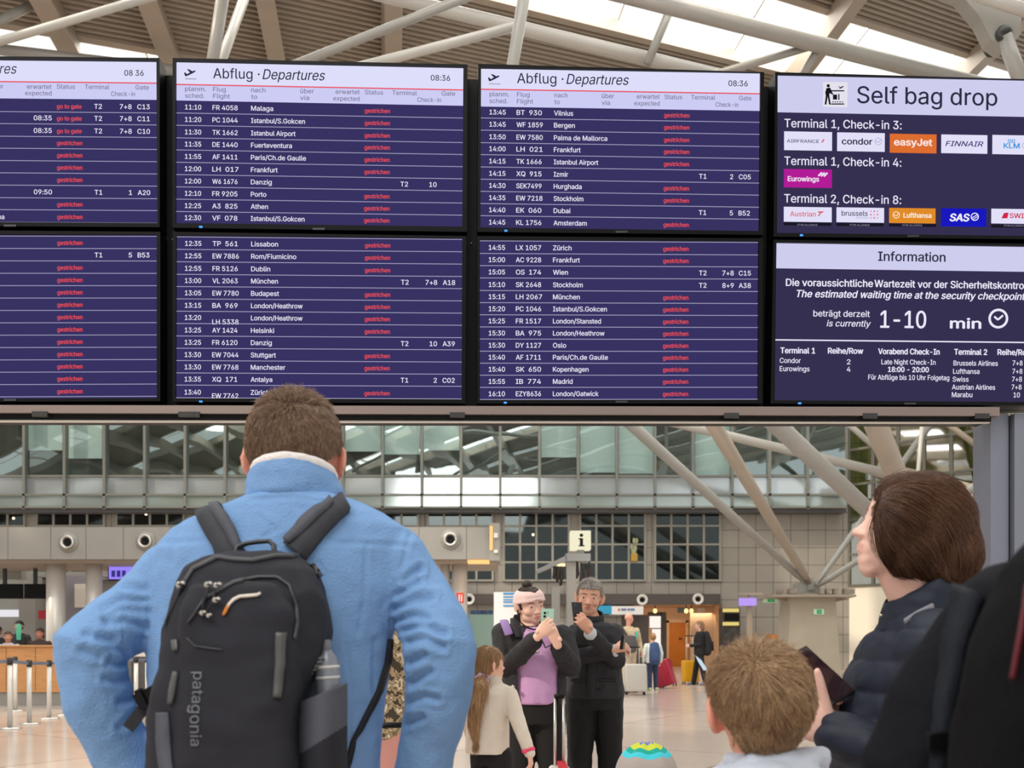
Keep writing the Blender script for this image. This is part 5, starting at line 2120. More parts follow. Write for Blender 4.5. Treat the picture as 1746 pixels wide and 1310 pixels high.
mb = MB()
torso_px(mb, rings, D0, 2.5)
mb.loft(armL, radL, n=24)
mb.loft(armR, radR, n=24)
M_FLEECE = mat('blue_fleece', (120, 158, 205), 0.92, var=.04, vscale=9, bump=.35, bscale=230, sheen=.35, spec=.15)
jk = grown('fleece_jacket', mb, .0042, M_FLEECE, man, 4, fn=fleece)
jk_bvh = bvh_of(jk.data, world_loc(man))
mb = MB()
hollow_ring(mb, loop(W(503, 856, 1.805), .091, .088, .0), loop(W(502, 810, 1.80), .081, .082, -.022), .014)
me = from_obj_mesh(mb.mesh('c', []), [('SUBSURF', dict(levels=3, render_levels=3))])
shape(me, lambda p, n: .0042 * nz(V((p.x * .6, p.y * .6, p.z * 2.2)), 24, 4) + .0016 * nz(p, 60, 2), None, None, [M_FLEECE], world_loc(man))
col = link('collar', me, man)
mb = MB()
hollow_ring(mb, loop(W(502, 818, 1.80), .0785, .0795, -.022), loop(W(502, 802.5, 1.80), .0785, .0795, -.022), .010)
me = from_obj_mesh(mb.mesh('c', []), [('SUBSURF', dict(levels=2, render_levels=2))])
shape(me, lambda p, n: .001 * nz(p, 80, 2), None, None, [mat('white_lining', (236, 232, 230), 0.9, bump=.3, bscale=200)], world_loc(man))
link('collar_lining', me, col, None, label='white inner collar lining')
for arm, rad, nm in ((armL, radL, 'cuff'), (armR, radR, 'cuff')):
    mb = MB()
    d = (arm[-1] - arm[-2]).normalized()
    mb.loft([arm[-1] - d * .075, arm[-1] - d * .03, arm[-1] + d * .012], [rad[-1] + .0035, rad[-1] + .001, rad[-1] - .004], n=28)
    mb.build(nm, M_FLEECE, man)
mb = MB()
c = W(458, 0, D0).x
mb.loft([(c, D0, .86), (c, D0, 1.0)], [(.18, .118), (.185, .12)], n=28)
for x in (-.1, .1):
    mb.loft([(c + x * .9, D0, .9), (c + x * 1.1, D0 + .01, .5), (c + x * 1.25, D0, .06)], [.1, .075, .065], n=20)
grown('jeans', mb, .012, mat('dark_jeans', (44, 52, 72), 0.85, bump=.2, bscale=300), man, 3, fn=cloth(.004, 9))
for x in (-.125, .125):
    mb = MB()
    mb.loft([(c + x, D0 - .06, .05), (c + x * 1.05, D0 + .04, .05), (c + x * 1.15, D0 + .17, .035)], [(.042, .045), (.045, .042), (.04, .03)], n=16)
    mb.build('shoe', mat('shoe_brown', (70, 54, 44), .6), man)
# short hair, back view
Mi = Mm.inverted()


def man_cut(q):
    if q.y > .16:
        return q.z < .25
    if q.y > -.06:
        return q.z < .10
    return q.z < -.19 + max(0, abs(q.x) - .16) * 1.4


hair = cap_hair(man, Mm, Hm, (108, 86, 70), [(146, 119, 98), (120, 97, 78), (172, 142, 116), (100, 80, 64)], n=15000, puff=1.035, seed=5, voxel=.005, width=.00055, lift=.004,
                length=lambda p: .012 + .020 * max(0, min(1, (Mi @ p).z + .15)), cutfn=man_cut,
                grow=lambda q, l, R3: R3 @ V((l.x * .8 - .25 * (l.z > .3) + .1, .3 * (l.z > .42), -1.0 if l.z < .42 else -.25)))
hair.data  # cap
sk_me = [o for o in man.children if o.name.startswith('body')][0].data
rts = scatter(sk_me, world_loc(man), 3000, lambda p: (lambda q: -.44 < q.z < -.2 and q.y < -.1 and abs(q.x) < .26)(Mi @ p), 8)
strands('nape_hair', hair, rts, lambda q, n, t, rd: (V((rd.gauss(0, .15), 0, -1)) + n * .35).normalized(), lambda p: .008, [(150, 122, 100), (134, 106, 84)], 2, .00042, .001, None, seed=3)

# ---------------- his backpack
pack = thing('backpack', 'black backpack with grey side pocket on the back of the man in blue', 'backpack', W(430, 1440, 1.58))
prings = [(392, 476, 946, .03, 1.60), (354, 515, 955, .055, 1.595), (326, 540, 975, .078, 1.59), (309, 553, 1020, .092, 1.58), (300, 558, 1070, .10, 1.58), (290, 550, 1120, .107, 1.575), (280, 526, 1185, .112, 1.57), (272, 522, 1260, .115, 1.57), (268, 524, 1340, .115, 1.57), (272, 526, 1410, .11, 1.57), (286, 540, 1440, .09, 1.57)]
mb = MB()
torso_px(mb, prings, 1.58, 3.6)
panel = [(330, 470, 1000, .03, 1.50), (322, 500, 1040, .045, 1.50), (318, 510, 1100, .05, 1.50), (312, 508, 1200, .055, 1.495), (308, 506, 1300, .055, 1.495), (308, 506, 1390, .05, 1.495)]
torso_px(mb, panel, 1.5, 4.0)
M_PACK = mat('pack_nylon', (37, 38, 46), 0.78, var=.1, vscale=14, bump=.3, bscale=420, spec=.3)
M_PACK2 = mat('pack_grey', (74, 77, 87), 0.7, bump=.25, bscale=380)
M_PACKZ = mat('pack_zip', (58, 60, 64), 0.45, .2)
M_WEB = mat('pack_webbing', (22, 22, 28), 0.7, bump=.3, bscale=500)
body = grown('pack_body', mb, .0055, M_PACK, pack, 6, fn=lambda p, n: .006 * (1 - 2 * abs(nz(V((p.x, p.y, p.z * .8)), 9, 1))) + .003 * nz(V((p.x, p.y, p.z * 1.4)), 26, 7))
pb = bvh_of(body.data, world_loc(pack))
mb = MB()
arc = [(322, 1062), (350, 1022), (400, 995), (440, 986), (472, 986), (492, 1000), (503, 1030), (505, 1062), (500, 1090)]
ribbon(mb, pb, arc, 3.2, .0015, .003, 4)
ribbon(mb, pb, [(320, 1088), (333, 1102), (380, 1108)], 2.2, .001, .002, 5)
ribbon(mb, pb, [(306, 1010), (330, 972), (372, 952), (395, 956), (430, 958), (470, 950), (520, 950), (545, 985)], 5, .001, .004, 4)
mb.build('zip_line', M_PACKZ, pack)
mb = MB()
ribbon(mb, pb, [(478, 1080), (477, 1130), (472, 1190)], [19, 17, 15], .002, .004)
mb.build('reflective_strip', mat('strip_grey', (78, 80, 80), 0.4, .15), pack)
mb = MB()
ribbon(mb, pb, [(300, 1092), (302, 1110)], [9, 7], .002, .003)
mb.build('reflective_strip', mat('strip_grey', (78, 80, 80), 0.4, .15), pack)
mb = MB()
ribbon(mb, pb, [(303, 1146), (296, 1180), (293, 1200)], [6, 9, 7], .002, .004)
mb.build('reflective_strip', mat('strip_grey', (78, 80, 80), 0.4, .15), pack)
mb = MB()
ribbon(mb, pb, [(279, 1215), (280, 1260), (284, 1300), (290, 1330)], [20, 24, 22, 20], .002, .003)
mb.build('lower_corner_panel', M_PACK2, pack)
# small white and orange script mark
mb = MB()
ribbon(mb, pb, [(386, 1043), (392, 1031), (400, 1023), (410, 1018), (424, 1017), (438, 1016), (444, 1013)], [3.5, 4, 4.6, 4.2, 5, 4.2, 3.2], .003, .0015, 2.5)
mb.build('script_mark', mat('mark_white', (216, 208, 198), 0.6), pack)
mb = MB()
ribbon(mb, pb, [(382, 1050), (386, 1043), (390, 1034)], [3, 5, 3.5], .0035, .0015, 2.5)
mb.build('orange_mark', mat('mark_orange', (206, 124, 44), 0.6), pack)
mb = MB()
c0, n0 = on_px(pb, 332, 1146)
c1, n1 = on_px(pb, 327, 1272)
nn = (n0 + n1).normalized()
u = (c1 - c0).normalized()
v = nn.cross(u).normalized()
vs, fs = glyphs('patagonia')
x0, x1 = min(p.x for p in vs), max(p.x for p in vs)
y0, y1 = min(p.y for p in vs), max(p.y for p in vs)
sc = (c1 - c0).length / (x1 - x0)
sy = .0165 / CAP
out = []
for p in vs:
    q = c0 + u * ((p.x - x0) * sc) + v * ((p.y) * sy)
    loc, no, i, di = pb.find_nearest(q)
    out.append(loc + nn * .0025)
mb.add(out, fs, False)
mb.build('brand_lettering', mat('faint_print', (104, 108, 118), 0.6), pack)
# cord and pulls
mb = MB()
dz = lambda x, y, l=.008: (lambda a: a[0] + a[1] * l)(on_px(pb, x, y))
mb.tube([dz(316, 1002), W(300, 1025, 1.50), W(284, 1058, 1.50), W(283, 1070, 1.50), W(290, 1056, 1.50), W(312, 1050, 1.49), dz(345, 1046)], .0022, 6)
mb.tube([dz(358, 1008), dz(350, 1028), dz(346, 1046)], .002, 6)
mb.tube([dz(370, 1012), dz(364, 1034), dz(352, 1048)], .002, 6)
mb.build('cord', M_WEB, pack)
for x, y, w in ((314, 1001, 14), (358, 1003, 12), (375, 1003, 12), (373, 1026, 11), (349, 1047, 9), (360, 1051, 7)):
    mb = MB()
    a = dz(x, y, .006)
    k = a.y / F
    mb.tube([a + V((w * k * .5 * math.cos(t), -.003, w * k * .33 * math.sin(t))) for t in [i * 2 * PI / 10 + .1 for i in range(9)]], .0021, 6)
    mb.build('zip_pull', mat('pull_silver', (190, 186, 180), 0.3, .8), pack)
# top handle
mb = MB()
mb.loft([W(402, 947, 1.60), W(404, 934, 1.61), W(420, 927, 1.61), W(440, 924, 1.61), W(459, 923, 1.61), W(467, 930, 1.61), W(468, 942, 1.60)], [(.008, .004)] * 7, side=(0, 1, 0), n=10)
mb.build('carry_handle', M_PACKZ, pack)
# shoulder straps lying on the jacket
for ctr, wd, inner, iw in (([(352, 866), (366, 890), (381, 918), (398, 950)], [40, 44, 46, 46], [(368, 866), (384, 888), (398, 912), (412, 940)], [17, 20, 18, 12]),
                           ([(588, 862), (566, 874), (537, 900), (504, 942)], [30, 40, 46, 46], [(562, 860), (545, 874), (515, 902), (490, 928)], [12, 18, 20, 12])):
    mb = MB()
    ribbon(mb, jk_bvh, ctr, wd, .001, .012, 5)
    st = mb.build('shoulder_strap', mat('strap_charcoal', (52, 54, 62), .75, bump=.25, bscale=380), pack)
    mb = MB()
    ribbon(mb, jk_bvh, inner, iw, .008, .008, 5)
    mb.build('strap_padding', M_PACK2, st)
mb = MB()
q0, q1, q2, q3 = W(306, 1100, 1.60), W(285, 1150, 1.585), W(262, 1186, 1.575), W(218, 1243, 1.565)
mb.beam(q0, q1, .022, .003, (0, -1, 0))
mb.beam(q1, q2, .022, .003, (0, -1, 0))
mb.build('side_webbing', M_WEB, pack)
mb = MB()
mb.beam(q2, q3, .019, .003, (0, -1, 0))
mb.build('webbing_tail', M_WEB, pack)
mb = MB()
dx = (W(272, 1178, 1.57) - W(234, 1197, 1.57)) / 2
mb.obox(W(253, 1188, 1.565), dx, (0, .006, 0), V((dx.z, 0, -dx.x)).normalized() * .0125)
mb.obox(W(243, 1192, 1.56), dx * .25, (0, .008, 0), V((dx.z, 0, -dx.x)).normalized() * .016)
mb.build('buckle', M_BLACK, pack)
mb = MB()
ribbon(mb, jk_bvh, [(664, 1090), (660, 1130), (645, 1180), (622, 1225), (600, 1268), (590, 1312)], [7, 9, 9, 9, 8, 8], .002, .003, 6)
mb.build('side_webbing', M_WEB, pack)
# stretch side pocket as an open shell
def pocket_point(t, f):
    """t angle round the pocket, f 0 bottom .. 1 top"""
    xc = 545
    x = xc + 46 * math.sin(t)
    top = 1203 - (x - 500) * .42
    y = 1345 + (top - 1345) * f
    bulge = 1 + .06 * math.sin(f * PI)
    return W(x, y, 1.555 - .075 * math.cos(t) * bulge)


mb = MB()
N, K = 66, 60
vs, fs = [], []
for i in range(N + 1):
    t = -1.25 + 2.75 * i / N
    for j in range(K + 1):
        vs.append(pocket_point(t, j / K))
for i in range(N):
    for j in range(K):
        a = i * (K + 1) + j
        fs.append((a, a + K + 1, a + K + 2, a + 1))
mb.add(vs, fs, True)
me = from_obj_mesh(mb.mesh('p', []), [('SOLIDIFY', dict(thickness=.003, offset=0))])


def pocket_mat(p):
    x, y = to_px(p)
    return 1 if y > 1290 - (x - 505) * .62 else 0


shape(me, None, None, pocket_mat, [M_PACK2, M_PACK], world_loc(pack))
link('side_pocket', me, pack)
mb = MB()
for k in range(5):
    a = W(528 + k * 5, 1150 - k * 7, 1.53)
    mb.obox(a, (.005, 0, .001), (0, .002, 0), (0, 0, .0016))
mb.build('lash_loops', mat('pull_silver2', (120, 122, 126), 0.4, .4), pack)
# water bottle in the pocket
bt_c = W(564, 1262, 1.55)
kb = 1.55 / F
bot = thing('water_bottle', 'grey water bottle with two pale bands in the backpack side pocket', 'bottle', bt_c)
ax = V((-.05, 0, 1)).normalized()
mb = MB()
H0 = (1260 - 1132) * kb
mb.lathe(bt_c, ax, [(.0, 0), (19 * kb, .003), (21 * kb, .012), (21 * kb, H0), (17 * kb, H0 + 14 * kb), (10 * kb, H0 + 22 * kb), (8.5 * kb, H0 + 26 * kb)], 28)
mb.build('bottle_body', mat('bottle_grey', (128, 134, 144), 0.35, .25), bot)
mb = MB()
mb.lathe(bt_c + ax * (H0 + 25 * kb), ax, [(8 * kb, 0), (9 * kb, 2 * kb), (8.5 * kb, 16 * kb), (6 * kb, 18 * kb), (0, 18 * kb)], 20)
mb.build('bottle_cap', mat('bottle_cap', (104, 110, 120), 0.4), bot)
mb = MB()
for h in (H0 - 6 * kb, H0 - 24 * kb):
    mb.lathe(bt_c + ax * h, ax, [(21.3 * kb, 0), (21.3 * kb, 5 * kb)], 28)
mb.build('pale_bands', mat('band_pale', (208, 206, 204), 0.4), bot)

# ---------------- woman on the right looking up
DW = 2.0
wom = thing('person', 'person in navy quilted jacket, long brown hair, looking up in profile, phone in hand', 'person', (W(1570, 0, DW).x, DW, 0))
SKW = skin_mat('pink', (238, 194, 178), (218, 156, 146))
Hw = .228
yw = math.radians(86)
Mw = head_frame(W(1549, 906, DW), Hw, yw, math.radians(13.5))
mb = MB()
add_head(mb, Mw, Hw, jaw=.95, nose=.9)
mb.ell((0, .262, -.40), (.10, .08, .06), Mw, 16)
mb.loft([Mw @ V((0, -.05, -.1)), Mw @ V((0, -.04, -.36)), W(1572, 1035, DW), W(1590, 1080, DW)], [.06, .052, .054, .072], n=20)
wr = [(1522, 1640, 1040, .07), (1505, 1672, 1066, .12), (1486, 1692, 1096, .185), (1460, 1700, 1150, .205), (1440, 1700, 1220, .20), (1430, 1692, 1310, .195), (1428, 1690, 1420, .2), (1432, 1690, 1500, .2)]
torso_px(mb, [(r[0] + 28, r[1] - 28, r[2], r[3] - .03) for r in wr[1:]], DW)
elN, wrN = W(1556, 1350, 1.80), W(1424, 1250, 1.90)
shN = W(1600, 1110, 1.80)
elF, wrF = W(1560, 1340, 2.20), W(1448, 1262, 2.07)
shF = W(1600, 1110, 2.20)
mb.loft([shN, elN, wrN], [.05, .04, .028], n=12)
mb.loft([shF, elF, wrF], [.05, .04, .028], n=12)
fdn = V((-.68, .10, .46))
add_hand(mb, wrN + V((-.004, 0, -.006)), fdn, (.15, 1, -.1), (.55, -.1, .75), size=.93, curl=(.45, .5, .55, .6), tcurl=.05, tdir=(-.22, -.10, .9))
add_hand(mb, wrF, (-.5, -.25, .55), (.0, -1, .2), (.5, .1, .7), size=.95, curl=(.5, .55, .6, .6), tcurl=.2)
for s in (-.09, .09):
    cxw = W(1570, 0, DW).x
    mb.loft([(cxw, DW + s, .88), (cxw - .02, DW + s * 1.1, .48), (cxw, DW + s * 1.2, .06)], [.085, .058, .045], n=14)


def lipfn(M):
    Mi_ = M.inverted()

    def fn(p):
        q = Mi_ @ p
        return 1 if (q.y > .30 and (q.x / .088) ** 2 + ((q.z + .236) / .040) ** 2 < 1) else 0
    return fn


grown('body', mb, .0040, SKW, wom, 4, matfn=lipfn(Mw))
face_bits(wom, Mw, Hw, brow=(134, 100, 80), narrow=.45)


def quilt(p, n):
    return .0065 * abs(math.sin(p.z * PI / .062 + p.x * 2.0)) ** .6 + .004 * nz(V((p.x * 1.2, p.y, p.z * 2)), 20, 1) - .004


M_NAVY = mat('navy_quilt', (25, 32, 49), 0.6, var=.08, vscale=10, bump=.15, bscale=60, spec=.35)
mb = MB()
torso_px(mb, wr, DW)
mb.loft([shN, W(1590, 1230, 1.78), elN, W(1500, 1285, 1.85), wrN.lerp(elN, .04)], [.075, .068, .064, .056, .046], n=22)
mb.loft([shF, elF, wrF.lerp(elF, .05)], [.075, .062, .048], n=20)
grown('quilted_jacket', mb, .0055, M_NAVY, wom, 3, fn=quilt)
mb = MB()
tl = V((-.30, 0, .95))
ca, cb = W(1578, 1052, DW), W(1580, 978, DW)
La = [ca + V((math.cos(a) * .094, math.sin(a) * .085, -.010 + .026 * math.cos(a))) for a in [2 * PI * k / 36 for k in range(36)]]
Lb = [cb + V((math.cos(a) * .087, math.sin(a) * .074, -.004 + .056 * math.cos(a))) for a in [2 * PI * k / 36 for k in range(36)]]
hollow_ring(mb, La, Lb, .016)
me = from_obj_mesh(mb.mesh('c', []), [('SUBSURF', dict(levels=3, render_levels=3))])
shape(me, lambda p, n: .004 * nz(V((p.x, p.y, p.z * 2)), 26, 2), None, None, [M_NAVY], world_loc(wom))
link('collar', me, wom)
mb = MB()
mb.ell(W(1502, 1050, 1.965), (.004, .004, .004), n=10)
mb.build('snap_button', mat('snap_metal', (196, 184, 160), 0.3, .9), wom)
mb = MB()
mb.loft([W(1590, 1034, 1.84), W(1566, 1046, 1.82), W(1544, 1060, 1.81)], [(.006, .003)] * 3, side=(0, 0, 1), n=10)
mb.build('shoulder_strap', mat('strap_pale_grey', (132, 132, 140), .6), wom)
mb = MB()
cxw = W(1565, 0, DW).x
mb.loft([(cxw, DW, .84), (cxw, DW, .96)], [(.15, .17), (.15, .18)], n=24)
for s in (-.09, .09):
    mb.loft([(cxw, DW + s, .88), (cxw - .02, DW + s * 1.1, .48), (cxw, DW + s * 1.2, .06)], [.1, .07, .055], n=16)
grown('trousers', mb, .012, mat('black_denim', (26, 27, 33), .85), wom, 3)
for s in (-.11, .11):
    mb = MB()
    mb.loft([(cxw + .06, DW + s, .05), (cxw - .04, DW + s, .05), (cxw - .17, DW + s, .035)], [(.042, .045), (.045, .04), (.04, .03)], side=(0, 1, 0), n=14)
    mb.build('shoe', mat('shoe_dark', (30, 28, 30), .6), wom)
# long hair as a shaped mass with strands
mb = MB()
S = lambda c, d, rx, ry, rz: mb.ell((W(c[0], c[1], d).x, d, W(c[0], c[1], d).z), (rx, ry, rz), None, 28)
S((1573, 899), 2.0, .096, .098, .106)
S((1538, 858), 2.0, .058, .092, .052)
S((1604, 938), 2.0, .070, .094, .078)
S((1534, 890), 2.0, .056, .093, .078)
S((1542, 925), 2.0, .052, .090, .066)
S((1560, 955), 2.0, .05, .086, .05)
S((1527, 896), 1.945, .044, .046, .074)
S((1548, 934), 1.945, .046, .046, .050)
S((1590, 972), 2.0, .058, .080, .042)
S((1604, 982), 2.0, .046, .078, .030)
me = remesh(mb, .006, 5)
Mwi = Mw.inverted()


def hair_cut(p):
    q = Mwi @ p
    x, y = to_px(p)
    if q.x > .12:
        return q.y > .08 and q.z < .27
    return x < 1489 + .25 * max(0, min(y, 945) - 905) + .75 * max(0, 846 - y) + 1.35 * max(0, y - 945)


shape(me, lambda p, n: .003 * nz(V((p.x * 2.2, p.y * 1.2, p.z * .8)), 30, 3), hair_cut, None, [mat('hair_base_brown', (58, 38, 28), .5, var=.2, vscale=30)], world_loc(wom))
wh = link('hair', me, wom)
tgt = W(1622, 1030, 2.0)


def wgrow(q, n, t, rd):
    x, y = to_px(q)
    d = (tgt - q).normalized()
    d = d + V((.9 * max(0, (930 - y) / 110) + (2.0 if x < 1496 and y < 950 else 0), 0, 0)) + V((rd.gauss(0, .07), rd.gauss(0, .07), rd.gauss(0, .07)))
    d = d - n * (d.dot(n) - .015)
    return d.normalized()


wb = bvh_of(me, world_loc(wom))
rts = scatter(me, world_loc(wom), 19000, lambda p: to_px(p)[0] > 1491 and not (to_px(p)[0] < 1506 and to_px(p)[1] > 850 and (Mwi @ p).x > -.1), 4)
strands('hair_strands', wh, rts, wgrow, lambda p: .085, [(82, 55, 40), (94, 64, 46), (70, 47, 35), (122, 86, 62)], 6, .00042, .0012, wb, seed=2, lift=.0015, taper=.5)
# her phone
ph = thing('smartphone', 'dark smartphone held by the woman in navy jacket, showing behind the boy', 'phone', W(1394, 1160, 2.0))
ux = (W(1424, 1176, 1.99) - W(1370, 1126, 2.03)).normalized()
uy = V((.5, .7, .5))
uy = (uy - ux * uy.dot(ux)).normalized()
uz = ux.cross(uy)
mb = MB()
pc = W(1397, 1151, 2.0)
mb.obox(pc, ux * .068, uy * .036, uz * .0042)
mb.build('case', mat('phone_dark', (24, 20, 26), .3), ph)
mb = MB()
mb.obox(pc - uz * .0045 * (1 if uz.z < 0 else -1), ux * .064, uy * .033, uz * .0006)
mb.build('screen', mat('phone_glass', (42, 26, 32), .1), ph)

# ---------------- boy in front
DB = 1.6
boy = thing('person', 'child with tousled light brown hair and pale grey hoodie, seen from behind at bottom right', 'person', (W(1310, 0, DB).x, DB, 0))
Hb = .200
Mb_ = head_frame(W(1294, 1212, DB), Hb, math.radians(-2), math.radians(6), math.radians(-4))
SKB = skin_mat('boy', (232, 164, 142), (196, 116, 106))
br_ = [(1262, 1356, 1282, .05), (1236, 1398, 1300, .065), (1205, 1428, 1326, .08), (1190, 1440, 1360, .09), (1192, 1436, 1450, .1), (1196, 1432, 1600, .1), (1192, 1436, 1700, .105)]
mb = MB()
add_head(mb, Mb_, Hb, ear=1.3)
mb.loft([Mb_ @ V((0, -.10, -.1)), Mb_ @ V((0, -.12, -.36)), W(1306, 1300, DB), W(1312, 1345, DB)], [(.052, .056), (.046, .05), (.048, .05), (.07, .055)], n=18)
torso_px(mb, [(r[0] + 26, r[1] - 26, r[2], r[3] - .02) for r in br_[2:]], DB)
bx = W(1314, 0, DB).x
for s in (-1, 1):
    mb.loft([(bx + s * .11, DB, .98), (bx + s * .16, DB, .78), (bx + s * .165, DB + .05, .6)], [.04, .032, .024], n=12)
    add_hand(mb, (bx + s * .165, DB + .05, .59), (0, .15, -1), (-s, .1, 0), (0, 1, .1), size=.72, curl=(.25, .3, .3, .35))
    mb.loft([(bx + s * .065, DB, .62), (bx + s * .075, DB + .01, .35), (bx + s * .08, DB, .05)], [.065, .045, .034], n=12)
grown('body', mb, .0052, SKB, boy, 3)
M_HOOD = mat('pale_hoodie', (190, 198, 212), .9, var=.04, vscale=12, bump=.25, bscale=220, sheen=.2)
mb = MB()
torso_px(mb, br_, DB, 2.4)
for s in (-1, 1):
    mb.loft([(bx + s * .10, DB, 1.0), (bx + s * .155, DB, .80), (bx + s * .165, DB + .05, .62)], [.062, .05, .042], n=16)
hoodie = grown('hoodie', mb, .0065, M_HOOD, boy, 3, fn=cloth(.003, 14, 2))
mb = MB()
mb.loft([W(1248, 1300, 1.60), W(1290, 1304, 1.545), W(1345, 1304, 1.54), W(1392, 1298, 1.58), W(1400, 1290, 1.62)], [.016, .024, .026, .022, .016], side=(0, 0, 1), n=14)
mb.loft([W(1330, 1330, 1.53), W(1368, 1306, 1.535), W(1392, 1292, 1.57)], [.02, .022, .014], side=(0, 0, 1), n=12)
mb.loft([W(1270, 1330, 1.54), W(1320, 1345, 1.51), W(1370, 1330, 1.53)], [.03, .04, .03], side=(0, 0, 1), n=12)
grown('hood', mb, .005, M_HOOD, boy, 4, fn=cloth(.0025, 26, 5))
mb = MB()
for s in (-1, 1):
    mb.loft([(bx + s * .065, DB, .64), (bx + s * .075, DB + .01, .35), (bx + s * .08, DB, .05)], [.085, .06, .05], n=14)
mb.loft([(bx, DB, .58), (bx, DB, .68)], [(.12, .09), (.125, .09)], n=18)
grown('trousers', mb, .01, mat('boy_jeans', (52, 60, 84), .85), boy, 3)
for s in (-1, 1):
    mb = MB()
    mb.loft([(bx + s * .085, DB - .05, .04), (bx + s * .088, DB + .03, .04), (bx + s * .095, DB + .12, .03)], [(.034, .036), (.036, .034), (.032, .025)], n=12)
    mb.build('shoe', mat('shoe_white', (200, 200, 200), .6), boy)
Mbi = Mb_.inverted()
whorl = Mb_ @ V((-.08, -.30, .40))


def boy_grow(q, l, R3):
    d = q - whorl
    d.normalize()
    sw = R3 @ V((.35 * (1 if l.x > 0 else -.6), 0, 0))
    return d * 1.1 + sw + R3 @ V((0, 0, -.75 if l.z < .3 else -.15)) + V((.65 * noise.noise(q * 24), 0, .45 * noise.noise(q * 27)))


def boy_extra(mb, M):
    mb.ell((.0, -.03, .19), (.36, .46, .345), M, 20)
    mb.ell((.06, -.14, .10), (.31, .39, .33), M, 20)


bh = cap_hair(boy, Mb_, Hb, (150, 121, 93), [(182, 150, 116), (150, 120, 92), (208, 176, 138), (124, 98, 76), (170, 135, 97)], n=14000, seed=9, voxel=.005, width=.0006, lift=.008,
              length=lambda p: .030 + .030 * max(0, min(1, (Mbi @ p).z + .2)), extra=boy_extra,
              cutfn=lambda q: (q.z < .25) if q.y > .16 else ((q.z < .08) if q.y > -.10 else q.z < -.34 + max(0, abs(q.x) - .12) * 1.9), grow=boy_grow)
rts = scatter(bh.data, world_loc(boy), 260, lambda p: (Mbi @ p).z > .42, 31)
strands('stray_hair', bh, rts, lambda q, n, t, rd: (n * (1.0 - t * .6) + V((rd.gauss(0, .5), rd.gauss(0, .4), rd.gauss(.2, .3)))).normalized(), lambda p: .028, [(190, 160, 124), (160, 130, 100)], 5, .0004, 0, None, seed=6)

# ---------------- toddler with the striped beanie
DT = 3.1
tod = Fig('small child under a striped beanie, only the hat showing at the bottom edge', W(1102, 0, DT).x, DT, .98, math.radians(0))
mb = MB()
Mt = head_frame((tod.o.x, DT, .875), .185, 0)
add_head(mb, Mt, .185)
mb.loft([Mt @ V((0, -.1, -.2)), (tod.o.x, DT, .76), (tod.o.x, DT, .70)], [.045, .042, .06], n=14)
tod.torso(mb, TORSO, -.01)
legs(tod, mb)
for s in (-1, 1):
    tod.limb(mb, [(s * .17, 0, 1.36), (s * .25, 0, 1.1), (s * .26, .05, .88)], [.045, .04, .03])
    tod.hand(mb, (s * .26, .05, .87), (0, .1, -1), (-s, 0, 0), (0, 1, 0))
grown('body', mb, .007, SKB, tod.root, 2)
mb = MB()
tod.torso(mb, JACKET, .03)
for s in (-1, 1):
    tod.limb(mb, [(s * .17, 0, 1.36), (s * .25, 0, 1.1), (s * .26, .05, .9)], [.09, .085, .075])
grown('jacket', mb, .009, mat('toddler_jacket', (70, 84, 110), .8), tod.root, 3)
mb = MB()
legs(tod, mb, inf=.02)
grown('trousers', mb, .009, mat('toddler_trousers', (60, 62, 70), .85), tod.root, 2)
shoes(tod, mat('shoe_white', (200, 200, 200), .6))
BC = [(118, 128, 196), (204, 214, 66), (26, 168, 150), (70, 204, 222), (176, 166, 160), (150, 170, 210)]
bmats = [mat('beanie_%d' % i, c, .95, bump=.4, bscale=300) for i, c in enumerate(BC)]
mb = MB()
bz = .872
hat = []
n = 48
prof = [(0, .118), (.012, .1175), (.022, .115), (.034, .110), (.049, .103), (.063, .092), (.076, .078), (.086, .060), (.093, .040), (.096, .018), (.097, -.005), (.095, -.03), (.092, -.032)]
slot = [0, 0, 1, 1, 2, 3, 4, 4, 5, 5, 5, 5]
vs = []
for r, h in prof:
    for k in range(n):
        a = 2 * PI * k / n
        rr = max(r, 1e-4) * (1 + .025 * math.cos(6 * a))
        vs.append(V((tod.o.x + rr * math.cos(a), DT + rr * 1.06 * math.sin(a), bz + h + .004 * math.cos(6 * a) * (r > .02))))
fs = []
for i in range(len(prof) - 1):
    for k in range(n):
        fs.append((i * n + k, i * n + (k + 1) % n, (i + 1) * n + (k + 1) % n, (i + 1) * n + k))
mb.add(vs, fs, True)
mb.mi = [slot[i // n] for i in range(len(fs))]
mb.build('beanie', bmats, tod.root, label='knitted beanie striped blue, lime, green, cyan and grey')

# ---------------- girl with the long ponytail
DGL = 5.5
g = Fig('girl with waist-long blond ponytail and cream sweater, seen from behind', W(838, 0, DGL).x, DGL, 1.28, math.radians(-38))
kg = g.k
Hg = .205
Mg = head_frame(W(834, 1135, DGL), Hg, math.radians(-62), math.radians(4))
SKG = skin_mat('girl', (232, 182, 160), (200, 120, 112))
mb = MB()
add_head(mb, Mg, Hg, nose=.85)
nb = W(838, 1168, DGL)
mb.loft([Mg @ V((0, -.1, -.1)), Mg @ V((0, -.1, -.35)), nb, nb - V((0, 0, .04))], [.048, .042, .042, .06], n=14)
TG = [(r[0], r[1], r[2], r[3] * .95, r[4]) for r in TORSO]
g.torso(mb, TG[:5], -.035)
legs(g, mb)
gR = [W(868, 1185, DGL - .05), W(886, 1238, DGL - .12), W(903, 1284, DGL - .16)]
gL = [W(806, 1188, DGL + .04), W(800, 1240, DGL + .06), W(812, 1285, DGL + .12)]
mb.loft(gR, [.034, .028, .02], n=12)
mb.loft(gL, [.034, .028, .02], n=12)
add_hand(mb, gR[-1], (.12, -.1, -1), (-.8, .3, 0), (.2, .9, .1), size=.7, curl=(.4, .4, .45, .5))
